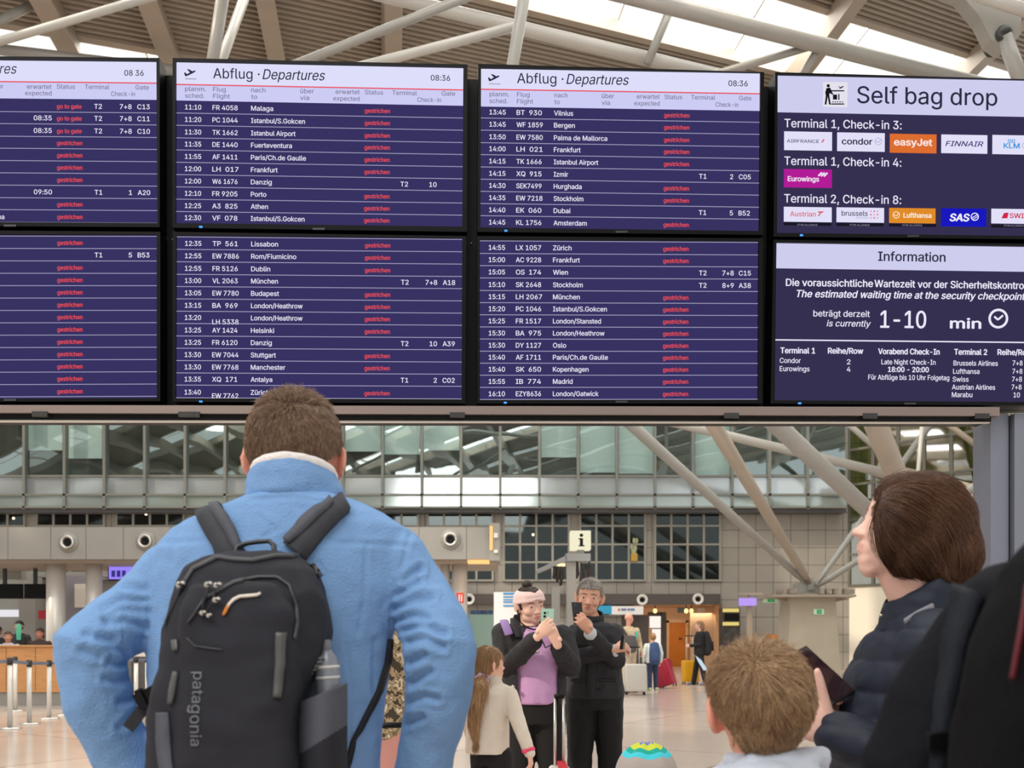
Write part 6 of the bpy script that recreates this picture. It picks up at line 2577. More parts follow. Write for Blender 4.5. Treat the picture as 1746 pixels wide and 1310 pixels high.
add_hand(mb, gL[-1], (.0, .2, -1), (.8, .3, 0), (.0, 1, .1), size=.7)
grown('body', mb, .005, SKG, g.root, 3, matfn=lipfn(Mg))
face_bits(g.root, Mg, Hg, brow=(130, 100, 74))
M_CREAM = mat('cream_knit', (222, 212, 198), .95, var=.05, vscale=14, bump=.4, bscale=160, sheen=.2)
mb = MB()
grn = [(818, 858, 1166, .06), (803, 872, 1172, .085), (799, 876, 1182, .11), (796, 874, 1200, .12), (797, 868, 1230, .125), (794, 868, 1262, .13), (794, 868, 1283, .13)]
torso_px(mb, grn, DGL, 2.3)
mb.loft([W(840, 1160, DGL), W(839, 1172, DGL)], [.05, .07], n=16)
mb.loft([gR[0], gR[1], gR[2]], [.048, .04, .031], n=16)
mb.loft([gL[0], gL[1], gL[2]], [.048, .04, .031], n=16)
grown('sweater', mb, .0065, M_CREAM, g.root, 3, fn=cloth(.003, 16, 3))
mb = MB()
g.torso(mb, [(0, 0, .84, .155, .115), (0, 0, .96, .155, .115)], .0)
legs(g, mb, inf=.012)
grown('leggings', mb, .008, mat('black_leggings', (16, 16, 20), .85), g.root, 2)
shoes(g, mat('shoe_white', (200, 200, 200), .6))
mb = MB()
mb.lathe(gR[2] + V((0, 0, .004)), (gR[1] - gR[2]), [(.033, 0), (.035, .008), (.033, .018)], 20)
mb.ell(gR[2] + V((-.028, -.022, .01)), (.016, .012, .014), n=10)
mb.build('bracelet', mat('pink_band', (226, 70, 110), .6), g.root, label='pink bracelet on her wrist')
gh = cap_hair(g.root, Mg, Hg, (150, 116, 84), [(178, 140, 104), (142, 108, 78), (202, 166, 126)], n=4500, seed=12, voxel=.006, width=.0009, length=.045, lift=.001,
              cutfn=lambda q: (q.z < .24) if q.y > .18 else ((q.z < -.02) if q.y > -.06 else q.z < -.30),
              grow=lambda q, l, R3: (W(820, 1160, DGL - .02) - q).normalized() * 1.2, jitter=.06, out=.02)
tailp = [W(822, 1157, DGL - .06), W(817, 1172, DGL - .13), W(812, 1200, DGL - .15), W(808, 1232, DGL - .15), W(811, 1262, DGL - .14)]
mb = MB()
mb.loft(tailp, [.022, .034, .036, .03, .012], n=16)
tl = grown('ponytail', mb, .006, mat('hair_base_tail', (168, 130, 94), .5, var=.2, vscale=50, aniso=(3, 3, .4)), gh, 2)
tb = bvh_of(tl.data, world_loc(g.root))
strands('ponytail_strands', gh, scatter(tl.data, world_loc(g.root), 1800, lambda p: True, 3), lambda q, n, t, rd: (V((rd.gauss(0, .06), rd.gauss(0, .06), -1)) - n * (V((0, 0, -1)).dot(n) - .03)).normalized(), lambda p: .11, [(184, 146, 108), (150, 116, 84), (212, 174, 132)], 4, .0012, .001, tb, seed=4)
mb = MB()
for k in range(9):
    a = k * 2 * PI / 9
    mb.ell(W(823, 1157, DGL - .06) + V((.028 * math.cos(a), .012 * math.sin(a * 2), .022 * math.sin(a))), (.014, .014, .013), n=10)
mb.build('scrunchie', mat('lilac_scrunchie', (196, 172, 200), .8), g.root)


# ---------------- the couple taking pictures
def place(px_x, d):
    return W(px_x, 0, d).x


DC = 6.4
cw = Fig('person in pink headband, lilac sweater and black denim jacket, holding up a mint phone', place(915, DC), DC, 1.67, math.radians(172))
SKC = skin_mat('rosy', (240, 196, 178), (196, 110, 108))
Hc = .25
Mc = head_frame(W(904, 1034, DC), Hc, math.radians(180 + 26), math.radians(-9), math.radians(8))
mb = MB()
add_head(mb, Mc, Hc, jaw=1.2, cheek=1.15, nose=.95)
nbase = W(905, 1072, DC)
mb.loft([Mc @ V((0, -.08, -.1)), Mc @ V((0, -.08, -.36)), nbase, nbase - V((0, 0, .07))], [.062, .058, .06, .09], n=18)
WT_ = [(0, 0, .84, .17, .12), (0, 0, .95, .175, .125), (0, .01, 1.1, .155, .12), (0, .02, 1.22, .165, .135), (0, 0, 1.35, .165, .105), (0, -.01, 1.41, .12, .08)]
cw.torso(mb, WT_[:5], -.03)
legs(cw, mb, thigh=.1, knee_r=.068)
# arms in picture terms: her right arm is on the left
aA = [W(858, 1082, DC), W(868, 1136, DC - .10), W(914, 1089, DC - .355)]
aB = [W(958, 1086, DC), W(972, 1136, DC - .12), W(950, 1099, DC - .345)]
mb.loft(aA, [.045, .04, .03], n=12)
mb.loft(aB, [.045, .04, .03], n=12)
add_hand(mb, aA[-1] + V((.012, -.02, .015)), (.58, -.16, .60), (.1, .9, -.1), (-.4, .2, .8), size=.95, curl=(.5, .55, .6, .65), tcurl=.3, tdir=(.3, .6, .6))
add_hand(mb, aB[-1] + V((-.002, -.02, .005)), (-.30, -.12, .66), (-.2, .8, .1), (.6, .2, .5), size=.95, curl=(.75, .8, .85, .9), tcurl=.3, tdir=(-.35, .6, .5))
grown('body', mb, .0046, SKC, cw.root, 5, matfn=lipfn(Mc))
face_bits(cw.root, Mc, Hc, brow=(158, 122, 104), narrow=.55)
M_LILAC = mat('lilac_sweat', (206, 162, 214), .9, var=.03, vscale=9, bump=.25, bscale=180, sheen=.2)
mb = MB()
lr = [(892, 938, 1070, .07), (880, 952, 1080, .105), (876, 955, 1095, .12), (876, 954, 1120, .135), (876, 954, 1150, .14), (874, 956, 1180, .14), (878, 953, 1199, .135)]
torso_px(mb, lr, DC - .02, 2.3)
grown('sweater', mb, .007, M_LILAC, cw.root, 3, fn=cloth(.004, 11, 5))
mb = MB()
mb.loft([W(915, 1190, DC - .02), W(915, 1200, DC - .02)], [(.148, .138), (.146, .136)], n=30, dome=False)
mb.build('ribbed_hem', mat('lilac_rib', (190, 146, 200), .9), cw.root)
M_DENIM = mat('black_denim_jacket', (38, 38, 43), .85, var=.12, vscale=24, bump=.3, bscale=260)
mb = MB()
jr = [(862, 965, 1068, .075), (846, 972, 1082, .115), (852, 966, 1110, .15), (856, 966, 1140, .158), (854, 966, 1170, .16), (852, 962, 1200, .158)]
torso_px(mb, jr, DC, 2.4)
mb.loft(aA[:2] + [aA[1].lerp(aA[2], .9)], [.078, .076, .055], n=18)
mb.loft(aB[:2] + [aB[1].lerp(aB[2], .85)], [.078, .074, .055], n=18)


def jacket_cut(p):
    x, y = to_px(p)
    if p.y > DC - .075 or p.y < DC - .175:
        return False
    lx = 886 + max(0, 1100 - y) * .35 if y < 1140 else 882
    rx = 952
    return lx < x < rx and y < 1215 and y > 1060


grown('denim_jacket', mb, .007, M_DENIM, cw.root, 3, fn=cloth(.006, 13, 8), cut=jacket_cut)
mb = MB()
cc = W(908, 1070, DC)
La = [cc + V((math.cos(a) * .135, math.sin(a) * .1, -.04 - .01 * math.sin(a))) for a in [PI * .02 + PI * .96 * k / 16 for k in range(17)]]
for p, q in ((W(878, 1058, DC + .02), W(884, 1086, DC - .13)), (W(934, 1060, DC + .02), W(944, 1088, DC - .13))):
    mb.loft([p, (p + q) / 2 + V((0, -.03, 0)), q], [(.035, .012), (.045, .012), (.02, .01)], side=(1, 0, -.5), n=10)
mb.loft([W(878, 1056, DC + .03), W(906, 1054, DC + .1), W(934, 1058, DC + .03)], [(.03, .012)] * 3, side=(0, 0, 1), n=10)
mb.build('jacket_collar', M_DENIM, cw.root)
for x, y in ((915, 1101), (951, 1104), (916, 1113), (875, 1171)):
    mb = MB()
    dd = DC - (.35 if y < 1110 else .19)
    mb.lathe(W(x, y, dd), (0, -1, 0), [(.011, -.02), (.011, .0), (.004, .004)], 12)
    mb.build('metal_button', M_CHROME, cw.root)
mb = MB()
mb.loft([W(859, 1058, DC + .03), W(862, 1066, DC - .11), W(868, 1082, DC - .145)], [(.028, .006)] * 3, side=(1, 0, 0), n=10)
mb.build('bag_strap', mat('lilac_strap', (138, 112, 168), .8), cw.root)
mb = MB()
mb.tube([W(888, 1062, DC - .06), W(898, 1070, DC - .12), W(910, 1074, DC - .15), W(928, 1072, DC - .13)], .005, 6)
mb.tube([W(921, 1085, DC - .2), W(930, 1105, DC - .17), W(940, 1100, DC - .25)], .004, 6)
mb.build('lanyard', M_BLACK, cw.root)
mb = MB()
cw.torso(mb, [(0, 0, .80, .17, .13), (0, 0, .92, .178, .138), (0, .0, 1.02, .165, .128)], .012)
legs(cw, mb, inf=.014, thigh=.105, knee_r=.07)
grown('leggings', mb, .009, mat('black_leggings', (16, 16, 20), .85), cw.root, 3)
shoes(cw, mat('shoe_dark', (30, 28, 30), .6))
# hair under the headband, bun on top
chh = cap_hair(cw.root, Mc, Hc, (50, 38, 32), [(58, 44, 36), (44, 34, 28)], n=900, seed=3, voxel=.008, width=.0011, length=.02, lift=.0, out=.02, jitter=.1,
               cutfn=lambda q: (q.z < .30) if q.y > .12 else ((q.z < -.1) if q.y > -.1 else q.z < -.3))
mb = MB()
mb.ell((0, -.12, .56), (.14, .14, .11), Mc, 16)
mb.build('hair_bun', mat('hair_base_50_32', (50, 38, 32), .6), chh)
mb = MB()
mb.loft([Mc @ V((.34, -.05, 0)), Mc @ V((.37, .02, -.12)), Mc @ V((.35, .0, -.28))], [.005, .005, .002], n=8)
mb.build('loose_strand', mat('hair_base_50_32', (50, 38, 32), .6), chh)
mb = MB()
n = 40
vs, fs = [], []
for j in range(7):
    t = j / 6
    for k in range(n):
        a = 2 * PI * k / n
        front = .5 + .5 * math.sin(a)
        tw = abs(math.sin(a / 1 - PI / 2)) if False else 0
        z0, z1 = .0 + .17 * front, .42 - .0 * front
        pin = math.exp(-((a - PI / 2) / .22) ** 2) * .35
        z = z0 + (z1 - z0) * (t * (1 - pin) + .5 * pin)
        r = math.sqrt(max(.05, 1 - ((z - .13) / .40) ** 2)) * (1 + .03 * math.sin(t * PI * 4))
        vs.append(Mc @ V((.385 * r * math.cos(a), -.05 + .475 * r * math.sin(a) * (1 + .05 * pin), z)))
for j in range(6):
    for k in range(n):
        fs.append((j * n + k, j * n + (k + 1) % n, (j + 1) * n + (k + 1) % n, (j + 1) * n + k))
mb.add(vs, fs, True)
me = from_obj_mesh(mb.mesh('hb', []), [('SOLIDIFY', dict(thickness=.008, offset=0)), ('SUBSURF', dict(levels=1, render_levels=1))])
shape(me, lambda p, n: .002 * nz(p, 40, 3), None, None, [mat('pink_headband', (236, 206, 204), .9, bump=.2, bscale=200)], world_loc(cw.root))
link('headband', me, cw.root)
pc = W(933, 1060, DC - .325)
mph = thing('smartphone', 'mint green smartphone held up by the woman in pink headband', 'phone', pc - V((0, 0, .08)))
pu, pv = V((.99, .1, .02)).normalized(), V((.05, 0, 1)).normalized()
pn_ = pu.cross(pv).normalized()
mb = MB()
mb.obox(pc, pu * .038, pn_ * .004, pv * .078)
mb.build('case', mat('mint_case', (176, 224, 208), .35), mph)
mb = MB()
for dx_, dz_, r in ((-.018, .052, .0075), (-.018, .031, .0075), (-.0, .055, .003)):
    mb.lathe(pc + pu * dx_ + pv * dz_ - pn_ * (.0045 if pn_.y > 0 else -.0045), (0, -1, 0), [(r, 0), (r, .002), (0, .002)], 14)
mb.build('camera_lenses', M_BLACK, mph)
mb = MB()
mb.obox(pc + pn_ * .0042 * (1 if pn_.y > 0 else -1), pu * .035, pn_ * .0005, pv * .074)
mb.build('screen', M_BLACK, mph)

DM = 6.85
cm = Fig('grey-haired person in black parka holding a black phone to the chin, arms folded', place(1014, DM), DM, 1.80, math.radians(180))
SKM = skin_mat('tan', (216, 164, 140), (170, 104, 94))
Hx = .252
Mx = head_frame(W(1005, 1021, DM), Hx, math.radians(180 - 8), math.radians(-4), math.radians(-5))
mb = MB()
add_head(mb, Mx, Hx, jaw=1.02, nose=1.15, ear=1.1)
nbm = W(1010, 1058, DM)
mb.loft([Mx @ V((0, -.06, -.1)), Mx @ V((0, -.06, -.36)), nbm, nbm - V((0, 0, .07))], [.06, .058, .06, .09], n=18)
cm.torso(mb, TORSO[:5], -.03)
legs(cm, mb)
bA = [W(978, 1085, DM), W(972, 1122, DM - .12), W(1046, 1110, DM - .24)]          # lower arm across the belly
bB = [W(1046, 1080, DM), W(1050, 1128, DM - .14), W(1008, 1082, DM - .36)]         # arm raised to the chin
for a in (bA, bB):
    mb.loft(a, [.045, .04, .029], n=12)
add_hand(mb, bB[-1] + V((-.012, -.01, .02)), (-.50, -.16, .66), (-.25, .85, .1), (.6, .2, .6), size=1.0, curl=(.55, .6, .65, .7), tcurl=.2, tdir=(-.3, .6, .6))
add_hand(mb, W(1049, 1108, DM - .26), (.55, .22, .15), (0, .5, -.4), (-.1, -.2, 1), size=.95, curl=(.55, .6, .65, .7), tcurl=.2)
grown('body', mb, .0046, SKM, cm.root, 4, matfn=lipfn(Mx))
face_bits(cm.root, Mx, Hx, brow=(116, 102, 92), narrow=.7)
M_PARKA = mat('black_parka', (36, 36, 41), .8, var=.1, vscale=12, bump=.2, bscale=120)
mb = MB()
mr = [(988, 1034, 1061, .07), (972, 1051, 1068, .105), (966, 1058, 1084, .13), (968, 1058, 1120, .135), (968, 1060, 1150, .14), (966, 1064, 1180, .145), (968, 1063, 1190, .145)]
torso_px(mb, mr, DM, 2.4)
mb.loft(bA[:2] + [bA[1].lerp(bA[2], .92)], [.07, .066, .052], n=18)
mb.loft(bB[:2] + [bB[1].lerp(bB[2], .93)], [.072, .066, .05], n=18)
grown('parka', mb, .007, M_PARKA, cm.root, 3, fn=cloth(.006, 12, 6))
mb = MB()
cc = W(1010, 1062, DM)
hollow_ring(mb, [cc + V((.085 * math.cos(a), .085 * math.sin(a), 0)) for a in [2 * PI * k / 28 for k in range(28)]], [cc + V((.078 * math.cos(a), .078 * math.sin(a), .070 + .03 * math.sin(a))) for a in [2 * PI * k / 28 for k in range(28)]], .014)
me = from_obj_mesh(mb.mesh('c', []), [('SUBSURF', dict(levels=2, render_levels=2))])
shape(me, None, None, None, [M_PARKA], world_loc(cm.root))
link('parka_collar', me, cm.root)
mb = MB()
mb.loft([W(1008, 1078, DM - .12), W(1009, 1130, DM - .15), W(1008, 1188, DM - .15)], [(.028, .006)] * 3, side=(1, 0, 0), n=8)
for x0_, x1_, y in ((975, 1000, 1160), (1022, 1050, 1160)):
    mb.loft([W(x0_, y, DM - .145), W(x1_, y, DM - .14)], [(.012, .006)] * 2, side=(0, 0, 1), n=8)
mb.build('placket_and_flaps', mat('parka_trim', (26, 26, 30), .75), cm.root)
mb = MB()
for a, f in ((bB, .93), (bA, .9)):
    d = (a[2] - a[1]).normalized()
    c_ = a[1].lerp(a[2], f)
    mb.loft([c_ - d * .02, c_ + d * .05], [.047, .042], n=18, dome=False)
mb.build('shirt_cuff', mat('pale_cuff', (196, 200, 208), .85), cm.root)
mb = MB()
cm.torso(mb, [(0, 0, .80, .155, .12), (0, 0, .95, .16, .125)], .015)
legs(cm, mb, inf=.022, ankle=.062)
grown('trousers', mb, .009, mat('black_trousers', (18, 18, 22), .85), cm.root, 3, fn=cloth(.005, 10, 3))
shoes(cm, mat('shoe_dark', (30, 28, 30), .6))
mb = MB()
mb.loft([W(990, 1066, DM - .2), W(990, 1080, DM - .22), W(989, 1098, DM - .19)], [(.034, .008)] * 3, side=(1, 0, 0), n=10, power=4)
mb.build('scarf_end', mat('scarf_grey', (58, 58, 63), .9), cm.root)
mb = MB()
mb.loft([W(1000, 1058, DM - .06), W(1004, 1066, DM - .11), W(1009, 1076, DM - .125)], [(.03, .02), (.03, .015), (.01, .01)], side=(1, 0, 0), n=12)
mb.build('shirt_front', mat('shirt_beige', (176, 164, 150), .85), cm.root)
cap_hair(cm.root, Mx, Hx, (150, 144, 138), [(172, 166, 160), (126, 120, 116), (206, 200, 194)], n=3200, seed=7, voxel=.007, width=.0011, length=.035, lift=.008,
         cutfn=lambda q: (q.z < .27) if q.y > .14 else ((q.z < .08) if q.y > -.10 else q.z < -.28))
pc = W(985, 1046, DM - .335)
bph = thing('smartphone', 'black smartphone held beside the chin of the grey-haired man', 'phone', pc - V((0, 0, .08)))
mb = MB()
mb.obox(pc, V((.033, .012, .0)), V((.0015, -.0045, 0)), V((-.008, 0, .072)))
mb.build('case', mat('phone_black', (18, 18, 20), .3), bph)
mb = MB()
mb.obox(pc + V((-.018, -.012, .058)), (.012, .002, 0), (0, .002, 0), (0, 0, .014))
mb.build('camera_bump', mat('phone_bump', (40, 40, 46), .25), bph)
pc = W(1062, 1096, DM - .3)
mb = MB()
mb.obox(pc, V((.008, .02, .0)), V((.02, -.01, 0)) * .5, V((.006, 0, .045)))
mb.build('camera_pouch', mat('phone_black', (18, 18, 20), .3), None, label='small dark case in the hand tucked under the elbow of the grey-haired man', category='case')


# ---------------- suitcases
def suitcase(label, c, w, d, h, col, yaw=0.0, tilt=0.0, handle=.35, strap=None, group='suitcases', ribs=5, mname=None):
    """c = floor point under the middle; handle = pulled-out length"""
    t = thing('suitcase', label, 'suitcase', c, group)
    Rm = Matrix.Translation(V(c)) @ Matrix.Rotation(yaw, 4, 'Z') @ Matrix.Rotation(tilt, 4, 'Y')
    P = lambda x, y, z: Rm @ V((x, y, z))
    m = mat(mname or 'case_%d_%d' % (col[0], col[1]), col, .35, spec=.5)
    mb = MB()
    mb.loft([P(0, 0, .075), P(0, 0, .07 + h * .5), P(0, 0, .05 + h - .01)], [(w / 2, d / 2)] * 3, side=Rm.to_3x3() @ V((1, 0, 0)), n=40, power=7, dome=False)
    me = from_obj_mesh(mb.mesh('s', []), [('BEVEL', dict(width=.03, segments=3, limit_method='ANGLE'))])
    shape(me, None, None, None, [m], c, smooth=True)
    link('shell', me, t)
    mb = MB()
    for k in range(ribs):
        x = (k - (ribs - 1) / 2) * w / (ribs + .6)
        for s in (-1, 1):
            mb.obox(P(x, s * d / 2, .06 + h / 2), Rm.to_3x3() @ V((w * .022, 0, 0)), Rm.to_3x3() @ V((0, .006, 0)), Rm.to_3x3() @ V((0, 0, h * .42)))
    mb.build('shell_ribs', m, t)
    for sx in (-1, 1):
        for sy in (-1, 1):
            mb = MB()
            q = P(sx * (w / 2 - .05), sy * (d / 2 - .045), .03)
            q.z = max(q.z, .03)
            mb.lathe(q - V((.012, 0, 0)), (1, 0, 0), [(0, 0), (.028, 0), (.028, .024), (0, .024)], 14)
            mb.obox(q + V((0, 0, .03)), (.01, 0, 0), (0, .014, 0), (0, 0, .016))
            mb.build('wheel', M_BLACK, t)
    if handle:
        mb = MB()
        for s in (-1, 1):
            mb.tube([P(s * w * .2, d * .3, h), P(s * w * .2, d * .3, h + handle)], .009, 8)
        mb.build('telescopic_bars', M_CHROME, t)
        mb = MB()
        mb.tube([P(-w * .24, d * .3, h + handle), P(w * .24, d * .3, h + handle)], .014, 10)
        mb.build('grip', M_BLACK, t)
    if strap:
        mb = MB()
        mb.obox(P(w * .12, 0, .055 + h / 2), Rm.to_3x3() @ V((.025, 0, 0)), Rm.to_3x3() @ V((0, d / 2 + .008, 0)), Rm.to_3x3() @ V((0, 0, h / 2 + .006)))
        mb.build('strap', mat('case_strap', strap, .7), t)
    return t


def floor_at(x, y):
    """floor point seen at a picture position"""
    d = CZ * F / (y - HY)
    return V((place(x, d), d, 0))


suitcase('white suitcase with red strap and long silver handle between the couple', (place(955, 5.9), 5.9, 0), .13, .34, .50, (228, 226, 226), .0, 0, .46, (206, 44, 56), ribs=2)
suitcase('ribbed silver suitcase beside the traveller in beige jacket', (place(1083, 22.6), 22.6, 0), .50, .28, .66, (190, 188, 182), 0, 0, .42)
suitcase('dark red suitcase leaning against the child with blue backpack', (place(1140, 25.4), 25.4, 0), .46, .30, .70, (150, 18, 48), -.5, -.30, 0, ribs=4)
suitcase('bright yellow suitcase beside the woman in black jacket', (place(1177, 27.6), 27.6, 0), .46, .30, .62, (218, 160, 12), .1, 0, .72)
suitcase('black suitcase seen through the gap under the blue right arm', (place(668, 4.55), 4.55, 0), .30, .22, .46, (20, 20, 24), .2, 0, .45)


# ---------------- travellers farther back
def walker(label, x, d, H, yaw, skin, top, legc, hairc, head_yaw=None, arms=None, bag=None, shoe=(40, 40, 44), female=False, step=0.06, pitch=0.0, jacket_inf=.01, hair_len=None, vox=.011, group=None, nose=1.0, bald=False, skirt=None, topmat=None):
    f = Fig(label, place(x, d), d, H, yaw, group=group)
    k = f.k
    Hh = .232 * (.6 + .4 * k) if H < 1.5 else .236
    hy = yaw if head_yaw is None else head_yaw
    M = head_frame(f.L((0, .02, 0)) + V((0, 0, H - Hh * .5)), Hh, hy, pitch)
    sk = skin_mat('s%d' % skin[1], skin, (190, 110, 104))
    mb = MB()
    add_head(mb, M, Hh, nose=nose)
    mb.loft([M @ V((0, -.08, -.1)), M @ V((0, -.08, -.35)), f.L((0, -.01, 1.45)), f.L((0, -.01, 1.38))], [.058, .052, .056 * (.5 + .5 * k), .08 * k], n=14)
    f.torso(mb, TORSO, -.01)
    legs(f, mb, step=step)
    arms = arms or [((-.2, 0, 1.37), (-.27, -.02, 1.1), (-.27, .08, .86)), ((.2, 0, 1.37), (.27, -.02, 1.1), (.27, .08, .86))]
    for i, a in enumerate(arms):
        f.limb(mb, a, [.045, .038, .028])
        dd = V(a[2]) - V(a[1])
        s = -1 if a[0][0] < 0 else 1
        f.hand(mb, a[2], tuple(dd), (-s, .1, -.1), (0, 1, .4))
    grown('body', mb, vox * .7, sk, f.root, 2, matfn=lipfn(M))
    tm = topmat or mat('top_%d_%d_%d' % tuple(top), top, .85, bump=.2, bscale=120)
    mb = MB()
    f.torso(mb, JACKET, jacket_inf)
    for a in arms:
        e = V(a[1]).lerp(V(a[2]), .9)
        f.limb(mb, [a[0], a[1], tuple(e)], [.075, .062, .048])
    grown('jacket', mb, vox, tm, f.root, 2, fn=cloth(.006, 10, x))
    mb = MB()
    f.torso(mb, [(0, 0, .80, .155, .12), (0, 0, .95, .16, .125)], .01)
    legs(f, mb, inf=.018, step=step)
    if skirt:
        f.torso(mb, [(0, 0, .55, .19, .17), (0, 0, .95, .165, .13)], .01)
    grown('trousers' if not skirt else 'skirt', mb, vox, mat('legs_%d_%d_%d' % tuple(legc), legc, .85), f.root, 2)
    shoes(f, mat('shoes_%d_%d' % (shoe[0], shoe[1]), shoe, .6), step=step, stance=.115)
    face_bits(f.root, M, Hh, brow=hairc)
    if not bald:
        def ex(mb2, M2):
            if hair_len:
                mb2.loft([M2 @ V((0, -.25, .2)), M2 @ V((0, -.36, -.3)), M2 @ V((0, -.38, -hair_len))], [.075, .07, .03], n=12)
        cap_hair(f.root, M, Hh, hairc, [hairc, tuple(int(v * .8) for v in hairc)], n=500, seed=int(x) % 50, voxel=vox * .8, width=.0016, length=.03, extra=ex,
                 cutfn=(lambda q: (q.z < .25) if q.y > .14 else ((q.z < 0) if q.y > -.08 else q.z < -.28)) if not hair_len else (lambda q: (q.z < .22) if q.y > .14 else False if q.y < -.05 else q.z < -.1))
    f.M = M
    return f


def small_pack(f, label, col, z0=.95, z1=1.42, w=.15, dpt=.09, back=-.2):
    t = thing('backpack', label, 'backpack', f.L((0, back, z0)))
    mb = MB()
    mb.loft([f.L((0, back, z0)), f.L((0, back - .02, (z0 + z1) / 2)), f.L((0, back + .02, z1))], [(w * .95 * f.k, dpt * f.k), (w * f.k, dpt * 1.1 * f.k), (w * .8 * f.k, dpt * .7 * f.k)], side=f.r, n=24, power=3)
    mb.build('pack_body', mat('pack_%d_%d' % (col[0], col[2]), col, .75), t)
    mb = MB()
    mb.loft([f.L((0, back - dpt - .03, z0 + .05)), f.L((0, back - dpt - .02, z0 + .25))], [(w * .7 * f.k, .03 * f.k)] * 2, side=f.r, n=18, power=3)
    mb.build('front_pocket', mat('pack_%d_%d' % (col[0], col[2]), col, .75), t)
    for s in (-1, 1):
        mb = MB()
        mb.loft([f.L((s * .1, back + .05, z1 - .03)), f.L((s * .11, -.02, 1.475)), f.L((s * .11, .135, 1.36)), f.L((s * .12, .13, 1.2))], [(.028 * f.k, .006)] * 4, side=f.r, n=8)
        mb.build('shoulder_strap', mat('pack_%d_%d' % (col[0], col[2]), col, .75), t)
    return t


be = walker('balding person in beige jacket with grey shoulder bag, walking behind the couple', 1072, 23.4, 1.86, math.radians(205), (216, 160, 140), (196, 178, 148), (196, 180, 156), (150, 120, 104), head_yaw=math.radians(-70), bald=True,
            arms=[((-.2, 0, 1.37), (-.29, -.02, 1.1), (-.26, .1, .9)), ((.2, 0, 1.37), (.27, -.02, 1.1), (.2, .12, .95))])
mb = MB()
bc_ = W(1075, 1098, 23.15)
mb.loft([bc_ - V((0, 0, .16)), bc_, bc_ + V((0, 0, .15))], [(.14, .06), (.16, .07), (.13, .05)], n=20, power=3)
sb = thing('shoulder_bag', 'grey shoulder bag on the front of the traveller in beige jacket', 'bag', bc_ - V((0, 0, .2)))
mb.build('bag_body', mat('bag_grey', (84, 82, 84), .75), sb)
mb = MB()
mb.loft([W(1058, 1066, 23.2), W(1066, 1080, 23.15), W(1072, 1090, 23.12)], [(.03, .008)] * 3, side=(1, 0, 0), n=8)
mb.build('bag_strap', mat('bag_strap_brown', (70, 60, 54), .75), sb)
mb = MB()
mb.loft([be.L((-.11, .14, 1.36)), be.L((-.12, .155, 1.22))], [(.03, .008)] * 2, side=be.r, n=8)
mb.build('teal_strap', mat('teal_strap', (80, 190, 180), .7), be.root, label='teal strap on the shoulder')
kid = walker('child in pale top wearing a blue backpack, seen from behind beside the red suitcase', 1113, 24.5, 1.40, math.radians(8), (226, 180, 160), (214, 222, 220), (44, 56, 84), (176, 140, 100), shoe=(190, 214, 150), jacket_inf=.02)
small_pack(kid, 'blue backpack on the child beside the red suitcase', (52, 74, 118), z0=.88, z1=1.42, w=.17, dpt=.1)
far = walker('person in black jacket with long fair hair in profile, leg bent against the yellow suitcase', 1193, 27.0, 1.74, math.radians(80), (228, 184, 166), (22, 22, 26), (18, 18, 22), (150, 112, 84), shoe=(96, 102, 108), hair_len=.8, step=.16, jacket_inf=.02,
             arms=[((-.19, 0, 1.37), (-.22, -.02, 1.12), (-.15, .26, 1.08)), ((.19, 0, 1.37), (.24, -.08, 1.12), (.2, .1, .92))])
small_pack(far, 'black backpack on the woman beside the yellow suitcase', (20, 20, 24), z0=.92, z1=1.40, w=.16, dpt=.12, back=-.2)
mb = MB()
mb.prism([W(1186, 1118, 26.8), W(1196, 1126, 26.8), W(1206, 1142, 26.8), W(1200, 1144, 26.8), W(1190, 1128, 26.8)], (0, .02, 0))
mb.build('folded_paper', mat('pale_blue_paper', (176, 206, 230), .8), None, label='pale blue folded paper in the hand of the woman with yellow suitcase', category='paper')
# camouflage jacket behind the man in blue


def camo():
    m = mat('camo_cloth', (150, 132, 100), .85)
    nt = m.node_tree
    b = nt.nodes['Principled BSDF']
    tc = nt.nodes.new('ShaderNodeTexCoord')
    n = nt.nodes.new('ShaderNodeTexNoise')
    n.inputs['Scale'].default_value = 22
    n.inputs['Detail'].default_value = 3
    r = nt.nodes.new('ShaderNodeValToRGB')
    r.color_ramp.interpolation = 'CONSTANT'
    e = r.color_ramp.elements
    e[0].color = hex_lin((70, 60, 46))
    e[1].position = .44
    e[1].color = hex_lin((176, 154, 120))
    a = e.new(.52)
    a.color = hex_lin((120, 104, 76))
    a = e.new(.58)
    a.color = hex_lin((214, 198, 168))
    nt.links.new(tc.outputs['Object'], n.inputs['Vector'])
    nt.links.new(n.outputs['Fac'], r.inputs['Fac'])
    nt.links.new(r.outputs['Color'], b.inputs['Base Color'])
    return m


cam_p = walker('person in camouflage jacket and pink skirt, glimpsed under the blue right arm', 672, 5.2, 1.66, math.radians(60), (222, 170, 150), (150, 132, 100), (202, 142, 132), (90, 60, 44), topmat=camo(), skirt=True, vox=.01, hair_len=.6,
               arms=[((-.19, 0, 1.37), (-.25, .0, 1.12), (-.1, .24, 1.1)), ((.19, 0, 1.37), (.25, .0, 1.12), (.05, .24, 1.1))])
mb = MB()
cam_p.limb(mb, [(.245, .0, 1.16), (.25, .02, 1.1), (.12, .2, 1.1)], [.066, .068, .06])
mb.build('dark_sleeve', mat('dark_sleeve', (40, 40, 46), .8), cam_p.root, label='dark sleeve over the forearm')
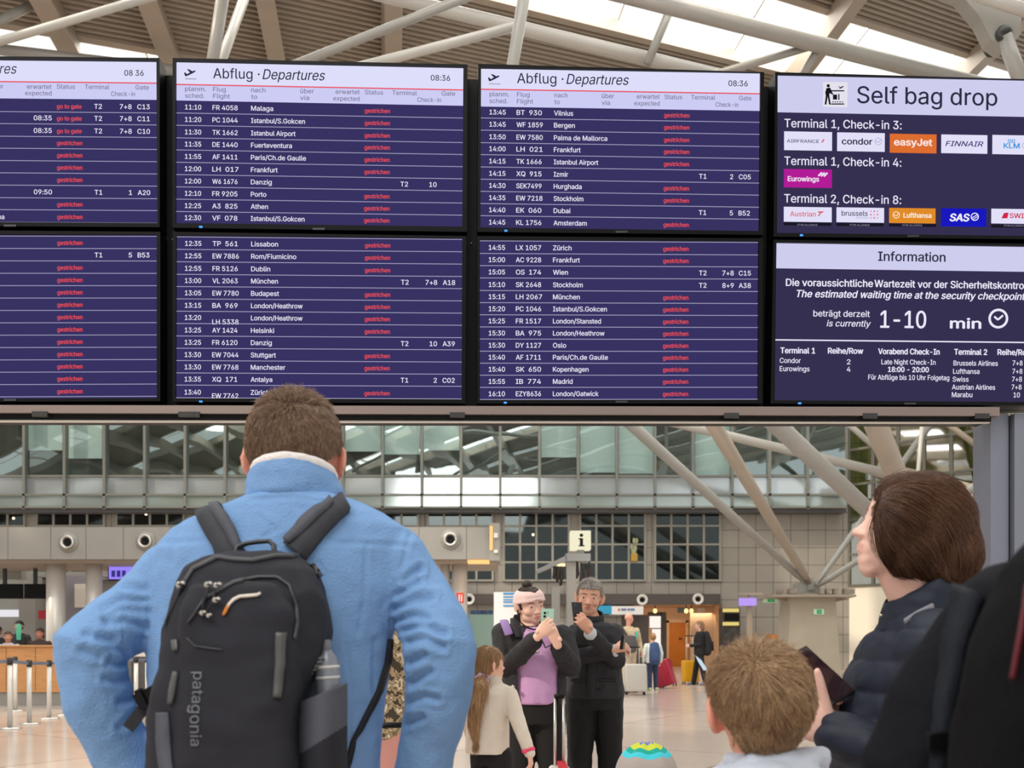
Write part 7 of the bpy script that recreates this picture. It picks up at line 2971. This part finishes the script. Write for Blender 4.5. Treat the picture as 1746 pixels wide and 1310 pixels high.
# staff behind the counter
staff = walker('staff member with dark hair and green shirt standing behind the oak counter', 33, 21.5, 1.66, math.radians(170), (206, 150, 126), (40, 40, 42), (40, 40, 46), (40, 32, 28), vox=.014, topmat=mat('staff_dark', (46, 46, 46), .8))
mb = MB()
p = W(32, 1078, 21.34)
mb.loft([p + V((0, 0, .16)), p, p - V((0, 0, .16))], [(.05, .012), (.06, .02), (.05, .02)], n=12)
mb.build('shirt_front', mat('staff_green', (90, 196, 160), .7), staff.root, label='mint green shirt front')
walker('staff member in pale blouse behind the left end of the oak counter', 14, 20.5, 1.42, math.radians(200), (206, 150, 126), (196, 196, 206), (40, 40, 46), (96, 66, 50), vox=.014)
walker('staff member in dark patterned top next to the silver column', 68, 21.2, 1.50, math.radians(190), (190, 130, 110), (66, 52, 48), (40, 40, 46), (50, 34, 28), vox=.014, hair_len=.5)
walker('staff member in black at the far left end of the oak counter', -4, 22.0, 1.55, math.radians(190), (190, 130, 110), (30, 28, 30), (40, 40, 46), (40, 32, 28), vox=.014)

# ---------------- dark traveller at the right edge, very close
DN = 1.02
nr = thing('person', 'person in dark jacket cut off by the right edge, large backpack on', 'person', (place(2000, DN), DN, 0))
ncx = 1990
nrg = [(1850, 2130, 960, .07), (1740, 2240, 985, .09), (1690, 2290, 1030, .105), (1690, 2290, 1140, .12), (1700, 2280, 1320, .12), (1700, 2280, 1500, .12), (1710, 2270, 1700, .125), (1710, 2270, 1860, .125)]
Mn = head_frame((place(ncx, DN), DN + .02, 1.545), .23, 0)
nArm = [W(1745, 1075, DN), W(1650, 1185, DN), W(1586, 1320, DN - .02), W(1580, 1420, DN + .04), W(1660, 1560, DN + .16)]
nArm2 = [W(2250, 1075, DN), W(2330, 1300, DN), W(2300, 1560, DN + .12)]
mb = MB()
add_head(mb, Mn, .23)
mb.loft([Mn @ V((0, -.1, -.1)), Mn @ V((0, -.1, -.35)), W(ncx, 960, DN), W(ncx, 1010, DN)], [.06, .058, .06, .09], n=16)
torso_px(mb, [(r[0] + 60, r[1] - 60, r[2], r[3] - .03) for r in nrg[2:]], DN)
mb.loft(nArm, [.045, .042, .04, .036, .028], n=12)
mb.loft(nArm2, [.045, .04, .028], n=12)
add_hand(mb, nArm[-1], (.5, .5, -.6), (.6, .2, .3), (0, 1, .3))
add_hand(mb, nArm2[-1], (-.2, .4, -.8), (-.6, .2, .3), (0, 1, .3))
for s in (-.1, .1):
    mb.loft([(place(ncx, DN) + s * .9, DN, .9), (place(ncx, DN) + s * 1.1, DN, .48), (place(ncx, DN) + s * 1.2, DN, .07)], [.085, .058, .045], n=14)
grown('body', mb, .008, SK, nr, 2)
M_DARKJ = mat('dark_shell', (14, 16, 22), .8, spec=.12, var=.1, vscale=8, bump=.2, bscale=90)
mb = MB()
torso_px(mb, nrg, DN, 2.4)
mb.loft(nArm, [.075, .07, .068, .064, .05], n=22)
mb.loft(nArm2, [.075, .066, .05], n=22)
nj = grown('jacket', mb, .008, M_DARKJ, nr, 3, fn=cloth(.005, 9, 4))
mb = MB()
for s in (-.1, .1):
    mb.loft([(place(ncx, DN) + s * .9, DN, .92), (place(ncx, DN) + s * 1.1, DN, .48), (place(ncx, DN) + s * 1.2, DN, .06)], [.1, .075, .062], n=14)
mb.loft([(place(ncx, DN), DN, .82), (place(ncx, DN), DN, .92)], [(.17, .12), (.17, .12)], n=20)
grown('trousers', mb, .012, mat('black_trousers', (18, 18, 22), .85), nr, 2)
for s in (-.12, .12):
    mb = MB()
    xx = place(ncx, DN) + s
    mb.loft([(xx, DN - .06, .05), (xx, DN + .04, .05), (xx, DN + .17, .035)], [(.042, .045), (.045, .04), (.04, .03)], n=14)
    mb.build('shoe', mat('shoe_dark', (30, 28, 30), .6), nr)
cap_hair(nr, Mn, .23, (60, 46, 38), [(70, 54, 44), (50, 38, 32)], n=600, seed=2, voxel=.009, width=.001)
np_ = thing('backpack', 'large black backpack with red piping at the right edge, blurred and very close', 'backpack', W(1850, 1500, .82))
mb = MB()
npr = [(1775, 2060, 915, .04, .84), (1735, 2110, 960, .075, .83), (1712, 2130, 1040, .095, .82), (1690, 2150, 1130, .1, .82), (1668, 2160, 1230, .105, .82), (1655, 2165, 1340, .105, .82), (1660, 2160, 1520, .1, .82), (1690, 2130, 1600, .08, .82)]
torso_px(mb, npr, .82, 3.2)
npb = grown('pack_body', mb, .008, mat('near_pack', (8, 8, 12), .8, spec=.12, var=.15, vscale=12, bump=.2, bscale=200), np_, 4, fn=cloth(.004, 12, 7))
nb_ = bvh_of(npb.data, world_loc(np_))
mb = MB()
ribbon(mb, nb_, [(1757, 1000), (1752, 1040), (1746, 1080), (1738, 1120), (1731, 1160)], [2, 2.6, 2.6, 2.2, 1.8], .002, .003, 8)
mb.build('red_piping', mat('piping_red', (92, 20, 32), .6), np_)
njb = bvh_of(nj.data, world_loc(nr))
mb = MB()
ribbon(mb, njb, [(1662, 1016), (1652, 1044), (1640, 1080), (1628, 1140), (1612, 1210), (1600, 1300), (1596, 1380)], [46, 44, 40, 38, 36, 34, 30], .004, .012, 12)
mb.build('shoulder_strap', mat('near_strap', (21, 25, 34), .7, spec=.2, bump=.2, bscale=200), np_)
mb = MB()
a = W(1612, 1262, .93)
mb.obox(a, (.017, 0, .002), (0, .005, 0), (0, 0, .008))
mb.build('buckle', M_BLACK, np_)
